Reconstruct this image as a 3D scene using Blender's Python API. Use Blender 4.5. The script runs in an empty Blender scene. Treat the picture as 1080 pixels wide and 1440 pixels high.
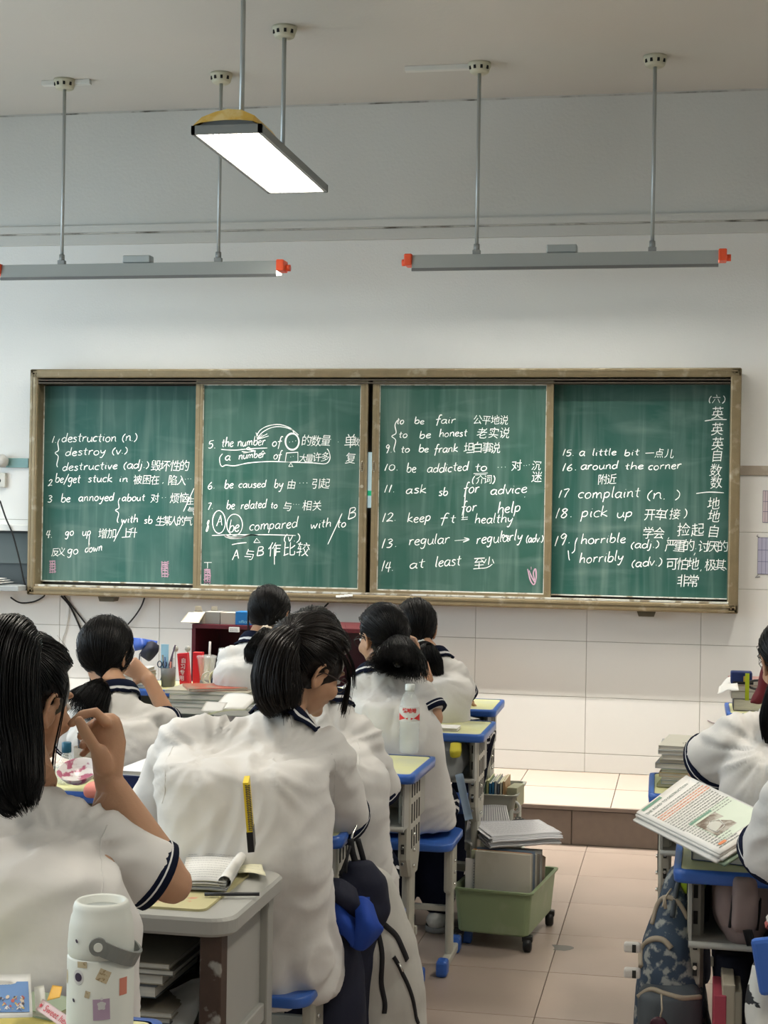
import bpy, bmesh, math, random
import numpy as np
from mathutils import Vector, Matrix, noise
random.seed(7)
R = math.radians
PI = math.pi
scn = bpy.context.scene
col = scn.collection

# ---------------------------------------------------------------- camera
FPX, YAW, PIT, ROL = 2193.4, -0.1923, 0.0018, 0.0161
CAM = Vector((3.6657, -8.4267, 1.5458))
FW = Vector((math.sin(YAW)*math.cos(PIT), math.cos(YAW)*math.cos(PIT), math.sin(PIT)))
_r = Vector((math.cos(YAW), -math.sin(YAW), 0)); _u = _r.cross(FW)
RT = _r*math.cos(ROL) + _u*math.sin(ROL); UP = -_r*math.sin(ROL) + _u*math.cos(ROL)
cd = bpy.data.cameras.new('camera'); cam = bpy.data.objects.new('camera', cd); col.objects.link(cam)
cd.sensor_fit = 'VERTICAL'; cd.sensor_height = 36.0; cd.lens = FPX*36/1440
cd.clip_start = 0.05; cd.clip_end = 100
M = Matrix((RT, UP, -FW)).transposed().to_4x4(); M.translation = CAM
cam.matrix_world = M
scn.camera = cam

# ---------------------------------------------------------------- world, lights, exposure
w = bpy.data.worlds.new('World'); scn.world = w; w.use_nodes = True
w.node_tree.nodes['Background'].inputs[0].default_value = (0.75, 0.86, 1.0, 1)
w.node_tree.nodes['Background'].inputs[1].default_value = 1.0
scn.view_settings.view_transform = 'Standard'; scn.view_settings.look = 'None'
scn.view_settings.gamma = 1.0; scn.view_settings.use_curve_mapping = False
scn.view_settings.exposure = 0.0
PANEL_POWER = 5.0        # radiance of a ceiling panel's diffuser
PANEL_WATTS = 33.0      # light each louvred panel throws down
BOARD_WATTS = 72.0      # light each board lamp's reflector throws down
TUBE_POWER = 40.0       # radiance of a board lamp's tube
DAY = 60.0              # daylight through each side window (watts)
def area(name, loc, rot, sx, sy, power, color, spread=PI):
    l = bpy.data.lights.new(name, 'AREA'); l.shape = 'RECTANGLE'; l.size = sx; l.size_y = sy
    l.energy = power; l.color = color; l.spread = spread
    o = bpy.data.objects.new(name, l); o.location = loc; o.rotation_euler = rot; col.objects.link(o); return o
for i, wy in enumerate((-1.9, -4.6, -7.3)):      # just outside the three side windows
    area('window_daylight', (-1.75, wy, 2.0), (0, R(-90), 0), 1.7, 1.9, DAY, (0.70, 0.88, 1.0))
scn.cycles.max_bounces = 8; scn.cycles.diffuse_bounces = 4; scn.cycles.glossy_bounces = 3
scn.cycles.transmission_bounces = 8; scn.cycles.transparent_max_bounces = 12
scn.cycles.caustics_reflective = False; scn.cycles.caustics_refractive = False
scn.cycles.sample_clamp_indirect = 4.0
scn.cycles.use_denoising = True

# ---------------------------------------------------------------- helpers
def at(px, py, Y):          # point of the plane y = Y seen at a photo pixel
    d = FW*FPX + RT*(px-540) - UP*(py-720); t = (Y-CAM.y)/d.y; return CAM + d*t
def atz(px, py, Z):
    d = FW*FPX + RT*(px-540) - UP*(py-720); t = (Z-CAM.z)/d.z; return CAM + d*t
def P(px, py, D):           # point at depth D in front of the camera position
    return CAM + (FW*FPX + RT*(px-540) - UP*(py-720))*(D/FPX)

def nodes(m):
    m.use_nodes = True; return m.node_tree.nodes, m.node_tree.links
MATS = {}
def mat(name, color, rough=0.6, metal=0.0, spec=0.4, var=0.0, vscale=8.0, bump=0.0, bscale=60.0, stretch=(1,1,1), emit=None, trans=0.0, alpha=1.0, coat=0.0, sheen=0.0, color2=None, c2scale=5.0, c2lo=0.45, c2hi=0.6, ior=1.45, sss=0.0):
    if name in MATS: return MATS[name]
    m = bpy.data.materials.new(name); N, L = nodes(m); b = N['Principled BSDF']
    c = tuple(color)+(1,)
    b.inputs['Base Color'].default_value = c; b.inputs['Roughness'].default_value = rough
    b.inputs['Metallic'].default_value = metal; b.inputs['Specular IOR Level'].default_value = spec
    b.inputs['Transmission Weight'].default_value = trans; b.inputs['Alpha'].default_value = alpha
    b.inputs['Coat Weight'].default_value = coat; b.inputs['IOR'].default_value = ior
    b.inputs['Sheen Weight'].default_value = sheen
    if sss: b.inputs['Subsurface Weight'].default_value = sss; b.inputs['Subsurface Radius'].default_value = (.012,.005,.003); b.inputs['Subsurface Scale'].default_value = 1
    tc = None
    if var or bump or color2:
        tc = N.new('ShaderNodeTexCoord'); mp = N.new('ShaderNodeMapping'); mp.inputs['Scale'].default_value = stretch
        L.new(tc.outputs['Object'], mp.inputs[0])
    last = None
    if var:
        n = N.new('ShaderNodeTexNoise'); n.inputs['Scale'].default_value = vscale; n.inputs['Detail'].default_value = 4
        L.new(mp.outputs[0], n.inputs[0])
        mx = N.new('ShaderNodeMix'); mx.data_type = 'RGBA'
        mx.inputs[6].default_value = tuple(max(0, x*(1-var)) for x in color)+(1,)
        mx.inputs[7].default_value = tuple(min(1, x*(1+var)) for x in color)+(1,)
        L.new(n.outputs[0], mx.inputs[0]); last = mx.outputs[2]
    if color2:
        n = N.new('ShaderNodeTexNoise'); n.inputs['Scale'].default_value = c2scale; n.inputs['Detail'].default_value = 5
        L.new(mp.outputs[0], n.inputs[0])
        rp = N.new('ShaderNodeMapRange'); rp.inputs[1].default_value = c2lo; rp.inputs[2].default_value = c2hi
        L.new(n.outputs[0], rp.inputs[0])
        mx = N.new('ShaderNodeMix'); mx.data_type = 'RGBA'; mx.inputs[6].default_value = c; mx.inputs[7].default_value = tuple(color2)+(1,)
        L.new(rp.outputs[0], mx.inputs[0])
        if last: L.new(last, mx.inputs[6])
        last = mx.outputs[2]
    if last: L.new(last, b.inputs['Base Color'])
    if bump:
        n = N.new('ShaderNodeTexNoise'); n.inputs['Scale'].default_value = bscale; n.inputs['Detail'].default_value = 3
        L.new(mp.outputs[0], n.inputs[0]); bp = N.new('ShaderNodeBump'); bp.inputs['Strength'].default_value = bump; bp.inputs['Distance'].default_value = .01
        L.new(n.outputs[0], bp.inputs['Height']); L.new(bp.outputs[0], b.inputs['Normal'])
    if emit:
        b.inputs['Emission Color'].default_value = tuple(emit[:3])+(1,); b.inputs['Emission Strength'].default_value = emit[3]
    MATS[name] = m; return m

def V(*a): return Vector(a)
class MB:
    def __init__(s): s.v = []; s.f = []; s.m = []; s.sm = []
    def add(s, vs, fs, mi=0, smooth=False):
        k = len(s.v); s.v += [tuple(x) for x in vs]
        for f in fs: s.f.append([i+k for i in f]); s.m.append(mi); s.sm.append(smooth)
        return s
    def box(s, a, b, mi=0, rot=None, piv=None):       # min corner, max corner
        x0,y0,z0 = a; x1,y1,z1 = b
        vs = [V(x,y,z) for z in (z0,z1) for y in (y0,y1) for x in (x0,x1)]
        if rot is not None:
            pv = V(*piv) if piv is not None else V((x0+x1)/2,(y0+y1)/2,(z0+z1)/2)
            vs = [rot @ (v-pv)+pv for v in vs]
        return s.add(vs, [(0,2,3,1),(4,5,7,6),(0,1,5,4),(2,6,7,3),(0,4,6,2),(1,3,7,5)], mi)
    def bbox(s, a, b, r=.004, mi=0, rot=None, piv=None):   # box with chamfered vertical and top edges
        bm = bmesh.new(); x0,y0,z0 = a; x1,y1,z1 = b
        bmesh.ops.create_cube(bm, size=1)
        for v in bm.verts: v.co = V(x0+(v.co.x+.5)*(x1-x0), y0+(v.co.y+.5)*(y1-y0), z0+(v.co.z+.5)*(z1-z0))
        bmesh.ops.bevel(bm, geom=list(bm.edges), offset=r, segments=2, affect='EDGES', profile=.5)
        pv = V(*piv) if piv is not None else V((x0+x1)/2,(y0+y1)/2,(z0+z1)/2)
        vs = [(rot @ (v.co-pv)+pv) if rot is not None else v.co.copy() for v in bm.verts]
        bm.verts.index_update(); fs = [[v.index for v in f.verts] for f in bm.faces]; bm.free()
        return s.add(vs, fs, mi, False)
    def tube(s, pts, r, n=8, mi=0, caps=True, smooth=True):
        pts = [V(*p) for p in pts]; k = len(pts); rs = r if hasattr(r, '__len__') else [r]*k
        vs = []; prev = None
        for i, p in enumerate(pts):
            t = (pts[min(i+1,k-1)]-pts[max(i-1,0)]); t = t.normalized() if t.length > 1e-9 else V(0,0,1)
            if prev is None: a = t.orthogonal().normalized()
            else:
                a = prev-t*prev.dot(t); a = a.normalized() if a.length > 1e-6 else t.orthogonal().normalized()
            prev = a; b = t.cross(a)
            for j in range(n):
                an = 2*PI*j/n; vs.append(p+(a*math.cos(an)+b*math.sin(an))*rs[i])
        fs = [(i*n+j, i*n+(j+1)%n, (i+1)*n+(j+1)%n, (i+1)*n+j) for i in range(k-1) for j in range(n)]
        s.add(vs, fs, mi, smooth)
        if caps:
            q = len(s.v)-k*n
            s.f.append([q+j for j in range(n)][::-1]); s.m.append(mi); s.sm.append(False)
            s.f.append([q+(k-1)*n+j for j in range(n)]); s.m.append(mi); s.sm.append(False)
        return s
    def lathe(s, prof, c=(0,0,0), n=32, mi=0, rot=None, smooth=True, mis=None):   # prof = [(r, z)]
        c = V(*c); vs = []
        for r, z in prof:
            for j in range(n):
                v = V(r*math.cos(2*PI*j/n), r*math.sin(2*PI*j/n), z)
                vs.append(((rot @ v) if rot is not None else v)+c)
        k0 = len(s.v); s.v += [tuple(x) for x in vs]
        for i in range(len(prof)-1):
            for j in range(n):
                s.f.append([k0+i*n+j, k0+i*n+(j+1)%n, k0+(i+1)*n+(j+1)%n, k0+(i+1)*n+j]); s.m.append(mis[i] if mis else mi); s.sm.append(smooth)
        return s
    def prism(s, poly, d, mi=0):       # closed 3D polygon extruded by vector d
        n = len(poly); poly = [V(*p) for p in poly]; d = V(*d)
        return s.add(poly+[p+d for p in poly], [tuple(range(n))[::-1], tuple(range(n, 2*n))]+[(i,(i+1)%n,n+(i+1)%n,n+i) for i in range(n)], mi)
    def grid(s, pts, nu, nv, mi=0, smooth=True):   # pts row-major nu*nv
        return s.add(pts, [(i*nv+j, i*nv+j+1, (i+1)*nv+j+1, (i+1)*nv+j) for i in range(nu-1) for j in range(nv-1)], mi, smooth)
    def mesh(s, name, mats):
        me = bpy.data.meshes.new(name); me.from_pydata(s.v, [], s.f)
        for m in (mats if isinstance(mats, (list, tuple)) else [mats]): me.materials.append(m)
        me.polygons.foreach_set('material_index', s.m); me.polygons.foreach_set('use_smooth', s.sm); me.update(); return me
    def build(s, name, mats, parent=None, fix=False):
        me = s.mesh(name, mats)
        if fix:
            bm = bmesh.new(); bm.from_mesh(me); bmesh.ops.recalc_face_normals(bm, faces=bm.faces); bm.to_mesh(me); bm.free()
        return link(name, me, parent)
def link(name, me, parent=None):
    o = bpy.data.objects.new(name, me); col.objects.link(o)
    if parent is not None:
        o.parent = parent; o.matrix_parent_inverse = world_of(parent).inverted()
    return o
def world_of(o):
    m = Matrix.LocRotScale(o.location, o.rotation_euler, o.scale)
    return (world_of(o.parent) @ o.matrix_parent_inverse @ m) if o.parent else m
def tag(o, label=None, cat=None, group=None, kind=None):
    if label: o['label'] = label
    if cat: o['category'] = cat
    if group: o['group'] = group
    if kind: o['kind'] = kind
    return o
def empty(name, loc, label=None, cat=None, group=None, kind=None):
    o = bpy.data.objects.new(name, None); o.location = loc; o.empty_display_size = .05; col.objects.link(o)
    return tag(o, label, cat, group, kind)
def copy_tree(o, parent=None):
    c = o.copy(); col.objects.link(c); c.parent = parent
    for ch in list(o.children): copy_tree(ch, c)
    return c
def rotz(a): return Matrix.Rotation(a, 3, 'Z')
def smooth_path(pts, n=6):          # Catmull-Rom
    pts = [V(*p) for p in pts]; out = []
    for i in range(len(pts)-1):
        p0 = pts[max(i-1,0)]; p1 = pts[i]; p2 = pts[i+1]; p3 = pts[min(i+2,len(pts)-1)]
        for k in range(n):
            t = k/n; out.append(.5*((2*p1)+(p2-p0)*t+(2*p0-5*p1+4*p2-p3)*t*t+(3*p1-p0-3*p2+p3)*t**3))
    out.append(pts[-1]); return out
def text_mesh(body, size, offset=0.0, shear=0.0, align='LEFT'):
    c = bpy.data.curves.new('t', 'FONT'); c.body = body; c.size = size; c.offset = offset; c.shear = shear; c.align_x = align; c.resolution_u = 3
    o = bpy.data.objects.new('t', c); col.objects.link(o)
    dg = bpy.context.evaluated_depsgraph_get(); me = bpy.data.meshes.new_from_object(o.evaluated_get(dg))
    vs = [v.co.copy() for v in me.vertices]; fs = [list(p.vertices) for p in me.polygons]
    bpy.data.objects.remove(o); bpy.data.curves.remove(c); bpy.data.meshes.remove(me); return vs, fs

# ---------------------------------------------------------------- structure
wall_white = mat('wall paint', (.78,.78,.75), .75, spec=.2, var=.035, vscale=1.5, bump=.15, bscale=90)
def wall_tile_mat():
    m = mat('glazed wall tile', (.75,.745,.715), .38, spec=.4, var=.03, vscale=3)
    return m
tile_w = wall_tile_mat()
grout = mat('grout', (.40,.38,.34), .9)
ceil_m = mat('ceiling paint', (.58,.56,.51), .85, spec=.1, var=.05, vscale=1.1, bump=.1, bscale=40)
X0, X1, YB, ZC = -1.7, 6.3, -10.3, 3.814
def struct(name, mb, m, parent=None):
    o = mb.build(name, m, parent)
    if parent is None: o['kind'] = 'structure'
    return o
PZ, PD = .184, 1.0065
wf = struct('wall_front', MB().box((X0-.1, 0, 0), (X1+.1, .12, ZC)), wall_white)
# beam band under the ceiling with the ledge line; shade put into its grey
struct('trim_1', MB().box((X0, -.03, 3.126), (X1, 0, ZC)).box((X0, -.042, 3.126), (X1, -.03, 3.165)).box((X0, -.02, 3.06), (X1, 0, 3.118)), mat('beam paint toned for shade', (.60,.60,.565), .8, spec=.1, var=.05, vscale=1.2, bump=.15, bscale=60))
grime = mat('dark grime line', (.12,.11,.09), .9, color2=(.52,.51,.47), c2scale=7, c2lo=.34, c2hi=.52)
struct('trim_2', MB().box((X0, -.033, 3.1185), (X1, -.0, 3.1255)).box((X0, -.0315, ZC-.012), (X1, -.03, ZC-.004)), grime)
# dado cap strip at the top of the tiling
cap_m = mat('dado border strip', (.36,.31,.25), .35, var=.15, vscale=20, color2=(.50,.45,.38), c2scale=9)
struct('trim_3', MB().box((X0, -.016, 1.785), (X1, 0, 1.835)), cap_m)
# wall tiles, each its own piece
tm = []
for k, (a, b) in enumerate(((.6,.3), (.6,.100))):
    tm.append(MB().bbox((-a/2+.0012, -.009, 0.0012), (a/2-.0012, 0.004, b-.0012), .0015).mesh('tile', tile_w))
struct('grout_bed', MB().box((X0, -.0045, 0), (X1, 0.001, 1.785)), grout)['kind'] = 'structure'
sx0 = at(985, 930, 0).x
zt = [1.785-.3*i for i in range(1, 6)]+[PZ+.002]
i0 = int((X0-sx0)/.6)
for r, z in enumerate(zt):
    for i in range(i0, 5):
        if z < .25 and not (-9 < i < 9): continue
        o = link('tile', tm[1 if z < .25 else 0], wf)
        xc = sx0+.3+.6*i
        if xc-.3 < X0-.01 or xc+.3 > X1+.2: continue
        o.location = (xc, 0, z if z > .25 else PZ+.0005)
        o.rotation_euler = (random.uniform(-.0015,.0015), 0, random.uniform(-.0012,.0012))
for o in [o for o in bpy.data.objects if o.name.startswith('tile') and o.location.length == 0]: bpy.data.objects.remove(o)
# side and rear walls, ceiling
def wall_left():
    mb = MB(); y0, z0, z1 = YB, .9, 2.95
    mb.box((X0-.15, YB, 0), (X0, 0, z0)).box((X0-.15, YB, z1), (X0, 0, ZC))
    ed = [YB]
    for c in (-7.3, -4.6, -1.9): ed += [c-1.0, c+1.0]
    ed.append(0)
    for a, b in zip(ed[0::2], ed[1::2]): mb.box((X0-.15, a, z0), (X0, b, z1))
    return struct('wall_left', mb, wall_white)
wl = wall_left()
alu = mat('window aluminium', (.7,.72,.72), .4, .6)
glass = mat('window glass', (1,1,1), .02, trans=1.0, ior=1.02)
for n, c in enumerate((-7.3, -4.6, -1.9)):
    mb = MB(); x = X0-.07
    for yy in (c-1.0, c-.34, c+.30, c+.955): mb.box((x-.03, yy, .9), (x+.03, yy+.045, 2.95))
    mb.box((x-.03, c-1, .9), (x+.03, c+1, .95)).box((x-.03, c-1, 2.90), (x+.03, c+1, 2.95))
    wn = struct('window_%d' % (n+1), mb, alu)
    MB().box((x-.003, c-.99, .94), (x+.003, c+.99, 2.91)).build('pane', glass, wn)
struct('wall_right', MB().box((X1, YB, 0), (X1+.12, 0, ZC)), wall_white)
struct('wall_back', MB().box((X0-.1, YB-.12, 0), (X1+.1, YB, ZC)), wall_white)
struct('ceiling', MB().box((X0-.1, YB-.1, ZC), (X1+.1, .1, ZC+.12)), ceil_m)

# floor of square tiles, podium
T = .4903; TS = -1.1439; SX = 3.225
ft_m = []
for k, c in enumerate(((.375,.30,.25), (.355,.284,.237), (.395,.318,.266))):
    ft_m.append(mat('floor tile %d' % k, c, .33, spec=.45, var=.07, vscale=5, color2=tuple(x*.9 for x in c), c2scale=2.3, c2lo=.42, c2hi=.62))
floor = struct('floor', MB().box((X0-.1, YB-.1, -.12), (X1+.1, 0, -.006)), mat('floor grout', (.17,.135,.11), .9))
def tile_mesh(a, b, h, m): return MB().bbox((-a/2+.0016, -b/2+.0016, -h), (a/2-.0016, b/2-.0016, 0), .0012).mesh('tile', m)
fm = [tile_mesh(T, T, .008, m) for m in ft_m]
for i in range(-8, 5):
    for j in range(0, 13):
        o = link('tile', random.choice(fm), floor)
        o.location = (SX+T*(i+.5), TS-T*(j+.5), random.uniform(-.0006, .0002)); o.rotation_euler = (0,0,0)
cut = tile_mesh(T, .137, .008, ft_m[0])
for i in range(-8, 5):
    o = link('tile', cut, floor); o.location = (SX+T*(i+.5), TS+.068, -.0002)
podium = struct('podium', MB().box((X0, -PD, 0), (X1, 0, PZ-.02)), mat('podium body', (.16,.125,.10), .8)); podium['label'] = 'low tiled teaching podium under the chalkboard'
top_m = mat('podium tile', (.50,.41,.345), .3, spec=.45, var=.06, vscale=4)
PT = .49
pm = tile_mesh(PT, .497, .018, top_m)
px0 = atz(865, 1112, PZ).x
for i in range(-9, 6):
    for j in range(2):
        xc = px0+PT*(i+.5)
        if xc-PT/2 < X0-.3 or xc+PT/2 > X1+.3: continue
        o = link('tile', pm, podium); o.location = (xc, -PD+.2485+.505*j, PZ)
rz = mat('podium riser stone', (.185,.145,.118), .35, var=.12, vscale=30)
rmesh = MB().bbox((-.598, -.010, .002), (.598, .003, PZ-.021), .002).mesh('riser_panel', rz)
for i in range(7):
    o = link('riser_panel', rmesh, podium); o.location = (X0+.6+1.2*i+.05, -PD, 0)
MB().box((X0, -PD-.016, PZ-.018), (X1, -PD+.0, PZ-.001)).build('nosing', mat('podium nosing', (.22,.17,.14), .4), podium)
st = at(794, 1341, 0); st = atz(789, 1333, .0004)
pts = [(st.x+.035*math.cos(a)*(1+.35*math.sin(3*a+1)), st.y+.05*math.sin(a)*(1+.3*math.cos(2*a)), .0009) for a in [2*PI*k/20 for k in range(20)]]
s_ = MB().add(pts, [tuple(range(20))]).build('floor_stain', mat('grey stain', (.17,.165,.15), .5)); tag(s_, kind='structure'); s_.parent = floor

# ---------------------------------------------------------------- chalkboard
bronze = mat('bronze aluminium', (.21,.165,.095), .38, .35, var=.18, vscale=22, stretch=(1,1,1), color2=(.33,.29,.21), c2scale=16, c2lo=.58, c2hi=.72)
bronze_d = mat('dark bronze track', (.055,.045,.032), .5, .3)
chalkdust = mat('chalk dusted rim', (.62,.62,.56), .9, color2=(.28,.24,.17), c2scale=24, c2lo=.5, c2hi=.64)
def board_mat(name, base, seed):
    m = bpy.data.materials.new(name); N, L = nodes(m); b = N['Principled BSDF']; b.inputs['Roughness'].default_value = .6; b.inputs['Specular IOR Level'].default_value = .25
    tc = N.new('ShaderNodeTexCoord')
    def ns(sc, det, off, rot=0):
        mp = N.new('ShaderNodeMapping'); mp.inputs['Scale'].default_value = sc; mp.inputs['Location'].default_value = (off, seed, off*2); mp.inputs['Rotation'].default_value = (0, rot, 0)
        n = N.new('ShaderNodeTexNoise'); n.inputs['Scale'].default_value = 1; n.inputs['Detail'].default_value = det; n.inputs['Distortion'].default_value = .6
        L.new(tc.outputs['Object'], mp.inputs[0]); L.new(mp.outputs[0], n.inputs[0]); return n.outputs[0]
    def rng(o, a, b_, hi):
        r = N.new('ShaderNodeMapRange'); r.inputs[1].default_value = a; r.inputs[2].default_value = b_; r.inputs[4].default_value = hi; L.new(o, r.inputs[0]); return r.outputs[0]
    def mth(op, x, y):
        q = N.new('ShaderNodeMath'); q.operation = op; q.use_clamp = True; L.new(x, q.inputs[0]); L.new(y, q.inputs[1]); return q.outputs[0]
    wipe = rng(ns((18, 1, 1.1), 3, 1.3, R(4)), .48, .75, .16)       # vertical wiping streaks
    arc = rng(ns((2.2, 1, 9), 4, 4.1, R(24)), .55, .8, .15)
    fog = rng(ns((2.5, 1, 2.5), 3, 7.7), .4, .75, .11)
    a = mth('ADD', mth('ADD', wipe, arc), fog)
    mx = N.new('ShaderNodeMix'); mx.data_type = 'RGBA'; mx.inputs[6].default_value = tuple(base)+(1,); mx.inputs[7].default_value = (.34,.42,.38,1)
    L.new(a, mx.inputs[0]); L.new(mx.outputs[2], b.inputs['Base Color']); return m
BD = .15; BW, BZ0, BZ1 = 3.9297, 1.062, 2.338
board = empty('chalkboard', (BW/2, 0, BZ0), 'wide green sliding chalkboard in bronze frame, covered with chalk notes', 'chalkboard')
fb = MB(); t = .05
for a, b in (((0,-BD,BZ0),(t,0,BZ1)), ((BW-t-.005,-BD,BZ0),(BW,0,BZ1)), ((0,-BD,BZ1-t),(BW,0,BZ1)), ((0,-BD,BZ0),(BW,0,BZ0+t))):
    fb.bbox(a, b, .008)
for z in (BZ0+.012, BZ0+.034, BZ1-.016, BZ1-.034): fb.box((.02, -BD-.003, z-.0035), (BW-.02, -BD, z+.0035))
for x in (.014, .034, BW-.016, BW-.036): fb.box((x-.003, -BD-.003, BZ0+.02), (x+.003, -BD, BZ1-.02))
fb.build('frame', bronze, board)
MB().box((t, -.03, BZ0+t), (BW-t, -.002, BZ1-t)).build('back_sheet', bronze_d, board)
tk = MB()
for z in (BZ1-t-.012, BZ1-t-.028): tk.box((t, -BD+.004, z-.004), (BW-t, -.03, z+.004))
tk.build('top_track', bronze_d, board)
tk = MB().box((t, -BD+.002, BZ0+t), (BW-t, -.03, BZ0+t+.006)).box((t, -BD+.001, BZ0+t+.006), (BW-t, -BD+.012, BZ0+t+.010)); tk.build('chalk_ledge', chalkdust, board)
rngs = {}
greens = [(.018,.080,.068), (.019,.080,.062), (.019,.076,.057), (.014,.068,.054)]
def panel(k, xa, xb, za, zb, ysurf, fr, framed):
    root = MB().box((xa, ysurf, za), (xb, ysurf+.02, zb)).build('writing_panel', board_mat('board green %d' % k, greens[k], k*3.1), board)
    r = MB(); g = .006 
    r.box((xa, ysurf-.004, za), (xb, ysurf, za+g)).box((xa, ysurf-.004, za), (xa+g*.7, ysurf, zb)).box((xb-g*.7, ysurf-.004, za), (xb, ysurf, zb))
    if framed: r.box((xa, ysurf-.004, zb-g*.7), (xb, ysurf, zb))
    r.build('chalky_rim', chalkdust, root)
    if framed:
        f = MB(); fw = fr
        f.box((xa-fw, ysurf-.012, za-.035), (xa, ysurf+.022, zb+.03)).box((xb, ysurf-.012, za-.035), (xb+fw, ysurf+.022, zb+.03))
        f.box((xa, ysurf-.012, zb), (xb, ysurf+.022, zb+.03)).box((xa, ysurf-.012, za-.035), (xb, ysurf+.022, za))
        f.box((xb+fw*.42, ysurf-.0145, za), (xb+fw*.58, ysurf-.012, zb)).box((xa-fw*.58, ysurf-.0145, za), (xa-fw*.42, ysurf-.012, zb))
        f.build('panel_frame', bronze, root)
    return root
YS, YFIX = -.118, -.062
def bx(px, Y=YS, py=690): return at(px, py, Y).x
zt2 = at(400, 541, YS).z; zb2 = at(400, 826, YS).z
p1 = panel(0, bx(60, YFIX), bx(290, YFIX), at(170, 820, YFIX).z, at(170, 543, YFIX).z, YFIX, .03, False)
p4 = panel(3, bx(770, YFIX), bx(1028, YFIX), at(900, 840, YFIX).z, at(900, 541, YFIX).z+.01, YFIX, .03, False)
p2 = panel(1, bx(284), bx(506), zb2, zt2, YS, .040, True)
p3 = panel(2, bx(532), bx(767), at(650, 833, YS).z, at(650, 541, YS).z, YS, .036, True)
for p in (p1, p4):
    pass
dark = mat('black gap', (.008,.008,.008), .8)
sc_ = MB().box((bx(512,-.045), -.050, at(518,714,-.045).z), (bx(526,-.045), -.032, at(518,636,-.045).z)).build('display_strip', mat('pale display with added glow', (.62,.80,.82), .4, emit=(.62,.85,.88,.55)), board)  # mild glow added so strip and band stay bright in the dark gap
tag(sc_, 'pale glowing strip showing through the gap between sliding panels')
MB().box((bx(512,-.055), -.053, at(518,697,-.055).z), (bx(526,-.055), -.050, at(518,690,-.055).z)).build('green_band', mat('green band with added glow', (.05,.62,.32), .4, emit=(.03,.6,.28,.5)), sc_)
lock_m = mat('worn brass lock', (.42,.38,.28), .35, .6)
for px, pn in ((509.5, p2), (526, p3)):
    mb = MB(); c = at(px, 656, YS-.013)
    mb.lathe([(.0001,-.004),(.009,-.004),(.011,0),(.009,.002),(.008,-.001),(.0001,-.001)], (0,0,0), 20)
    vs = []; mb2 = MB()
    for (x,y,z) in mb.v: vs.append((c.x+x, c.y-z, c.z+y*2.9))
    mb.v = vs
    mb.build('pull_handle', lock_m, pn)
    mb = MB()
    for k in range(5): mb.tube([(c.x-.005, c.y-.006, c.z+(k-2)*.011), (c.x+.005, c.y-.006, c.z+(k-2)*.011+.003)], .0016, 5)
    mb.build('grip_ridge', mat('dark ridge', (.06,.05,.04), .5), pn)
c = at(509, 684, YS-.013)
MB().tube([(c.x, c.y, c.z), (c.x, c.y-.006, c.z)], .009, 16).build('key_lock', lock_m, p2)
for px, py in ((152, 843), (909, 866)):
    c = at(px, py, -.07); 
    MB().prism([(c.x-.05, -.10, BZ0-.001), (c.x+.05, -.10, BZ0-.001), (c.x+.04, -.10, BZ0-.03), (c.x-.04, -.10, BZ0-.03)], (0,.08,0)).build('bracket', mat('bracket bronze', (.10,.085,.055), .5, .3), board)
c = at(485, 838, -BD)
mb = MB()
for dx in (-.035, -.012, .01, .03): mb.bbox((c.x+dx-.014, -BD-.006, c.z-.006+dx*.12), (c.x+dx+.014, -BD-.001, c.z+.006+dx*.12), .002)
mb.build('chalk_smudge', mat('smudge white', (.8,.8,.75), .9), board)

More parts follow.
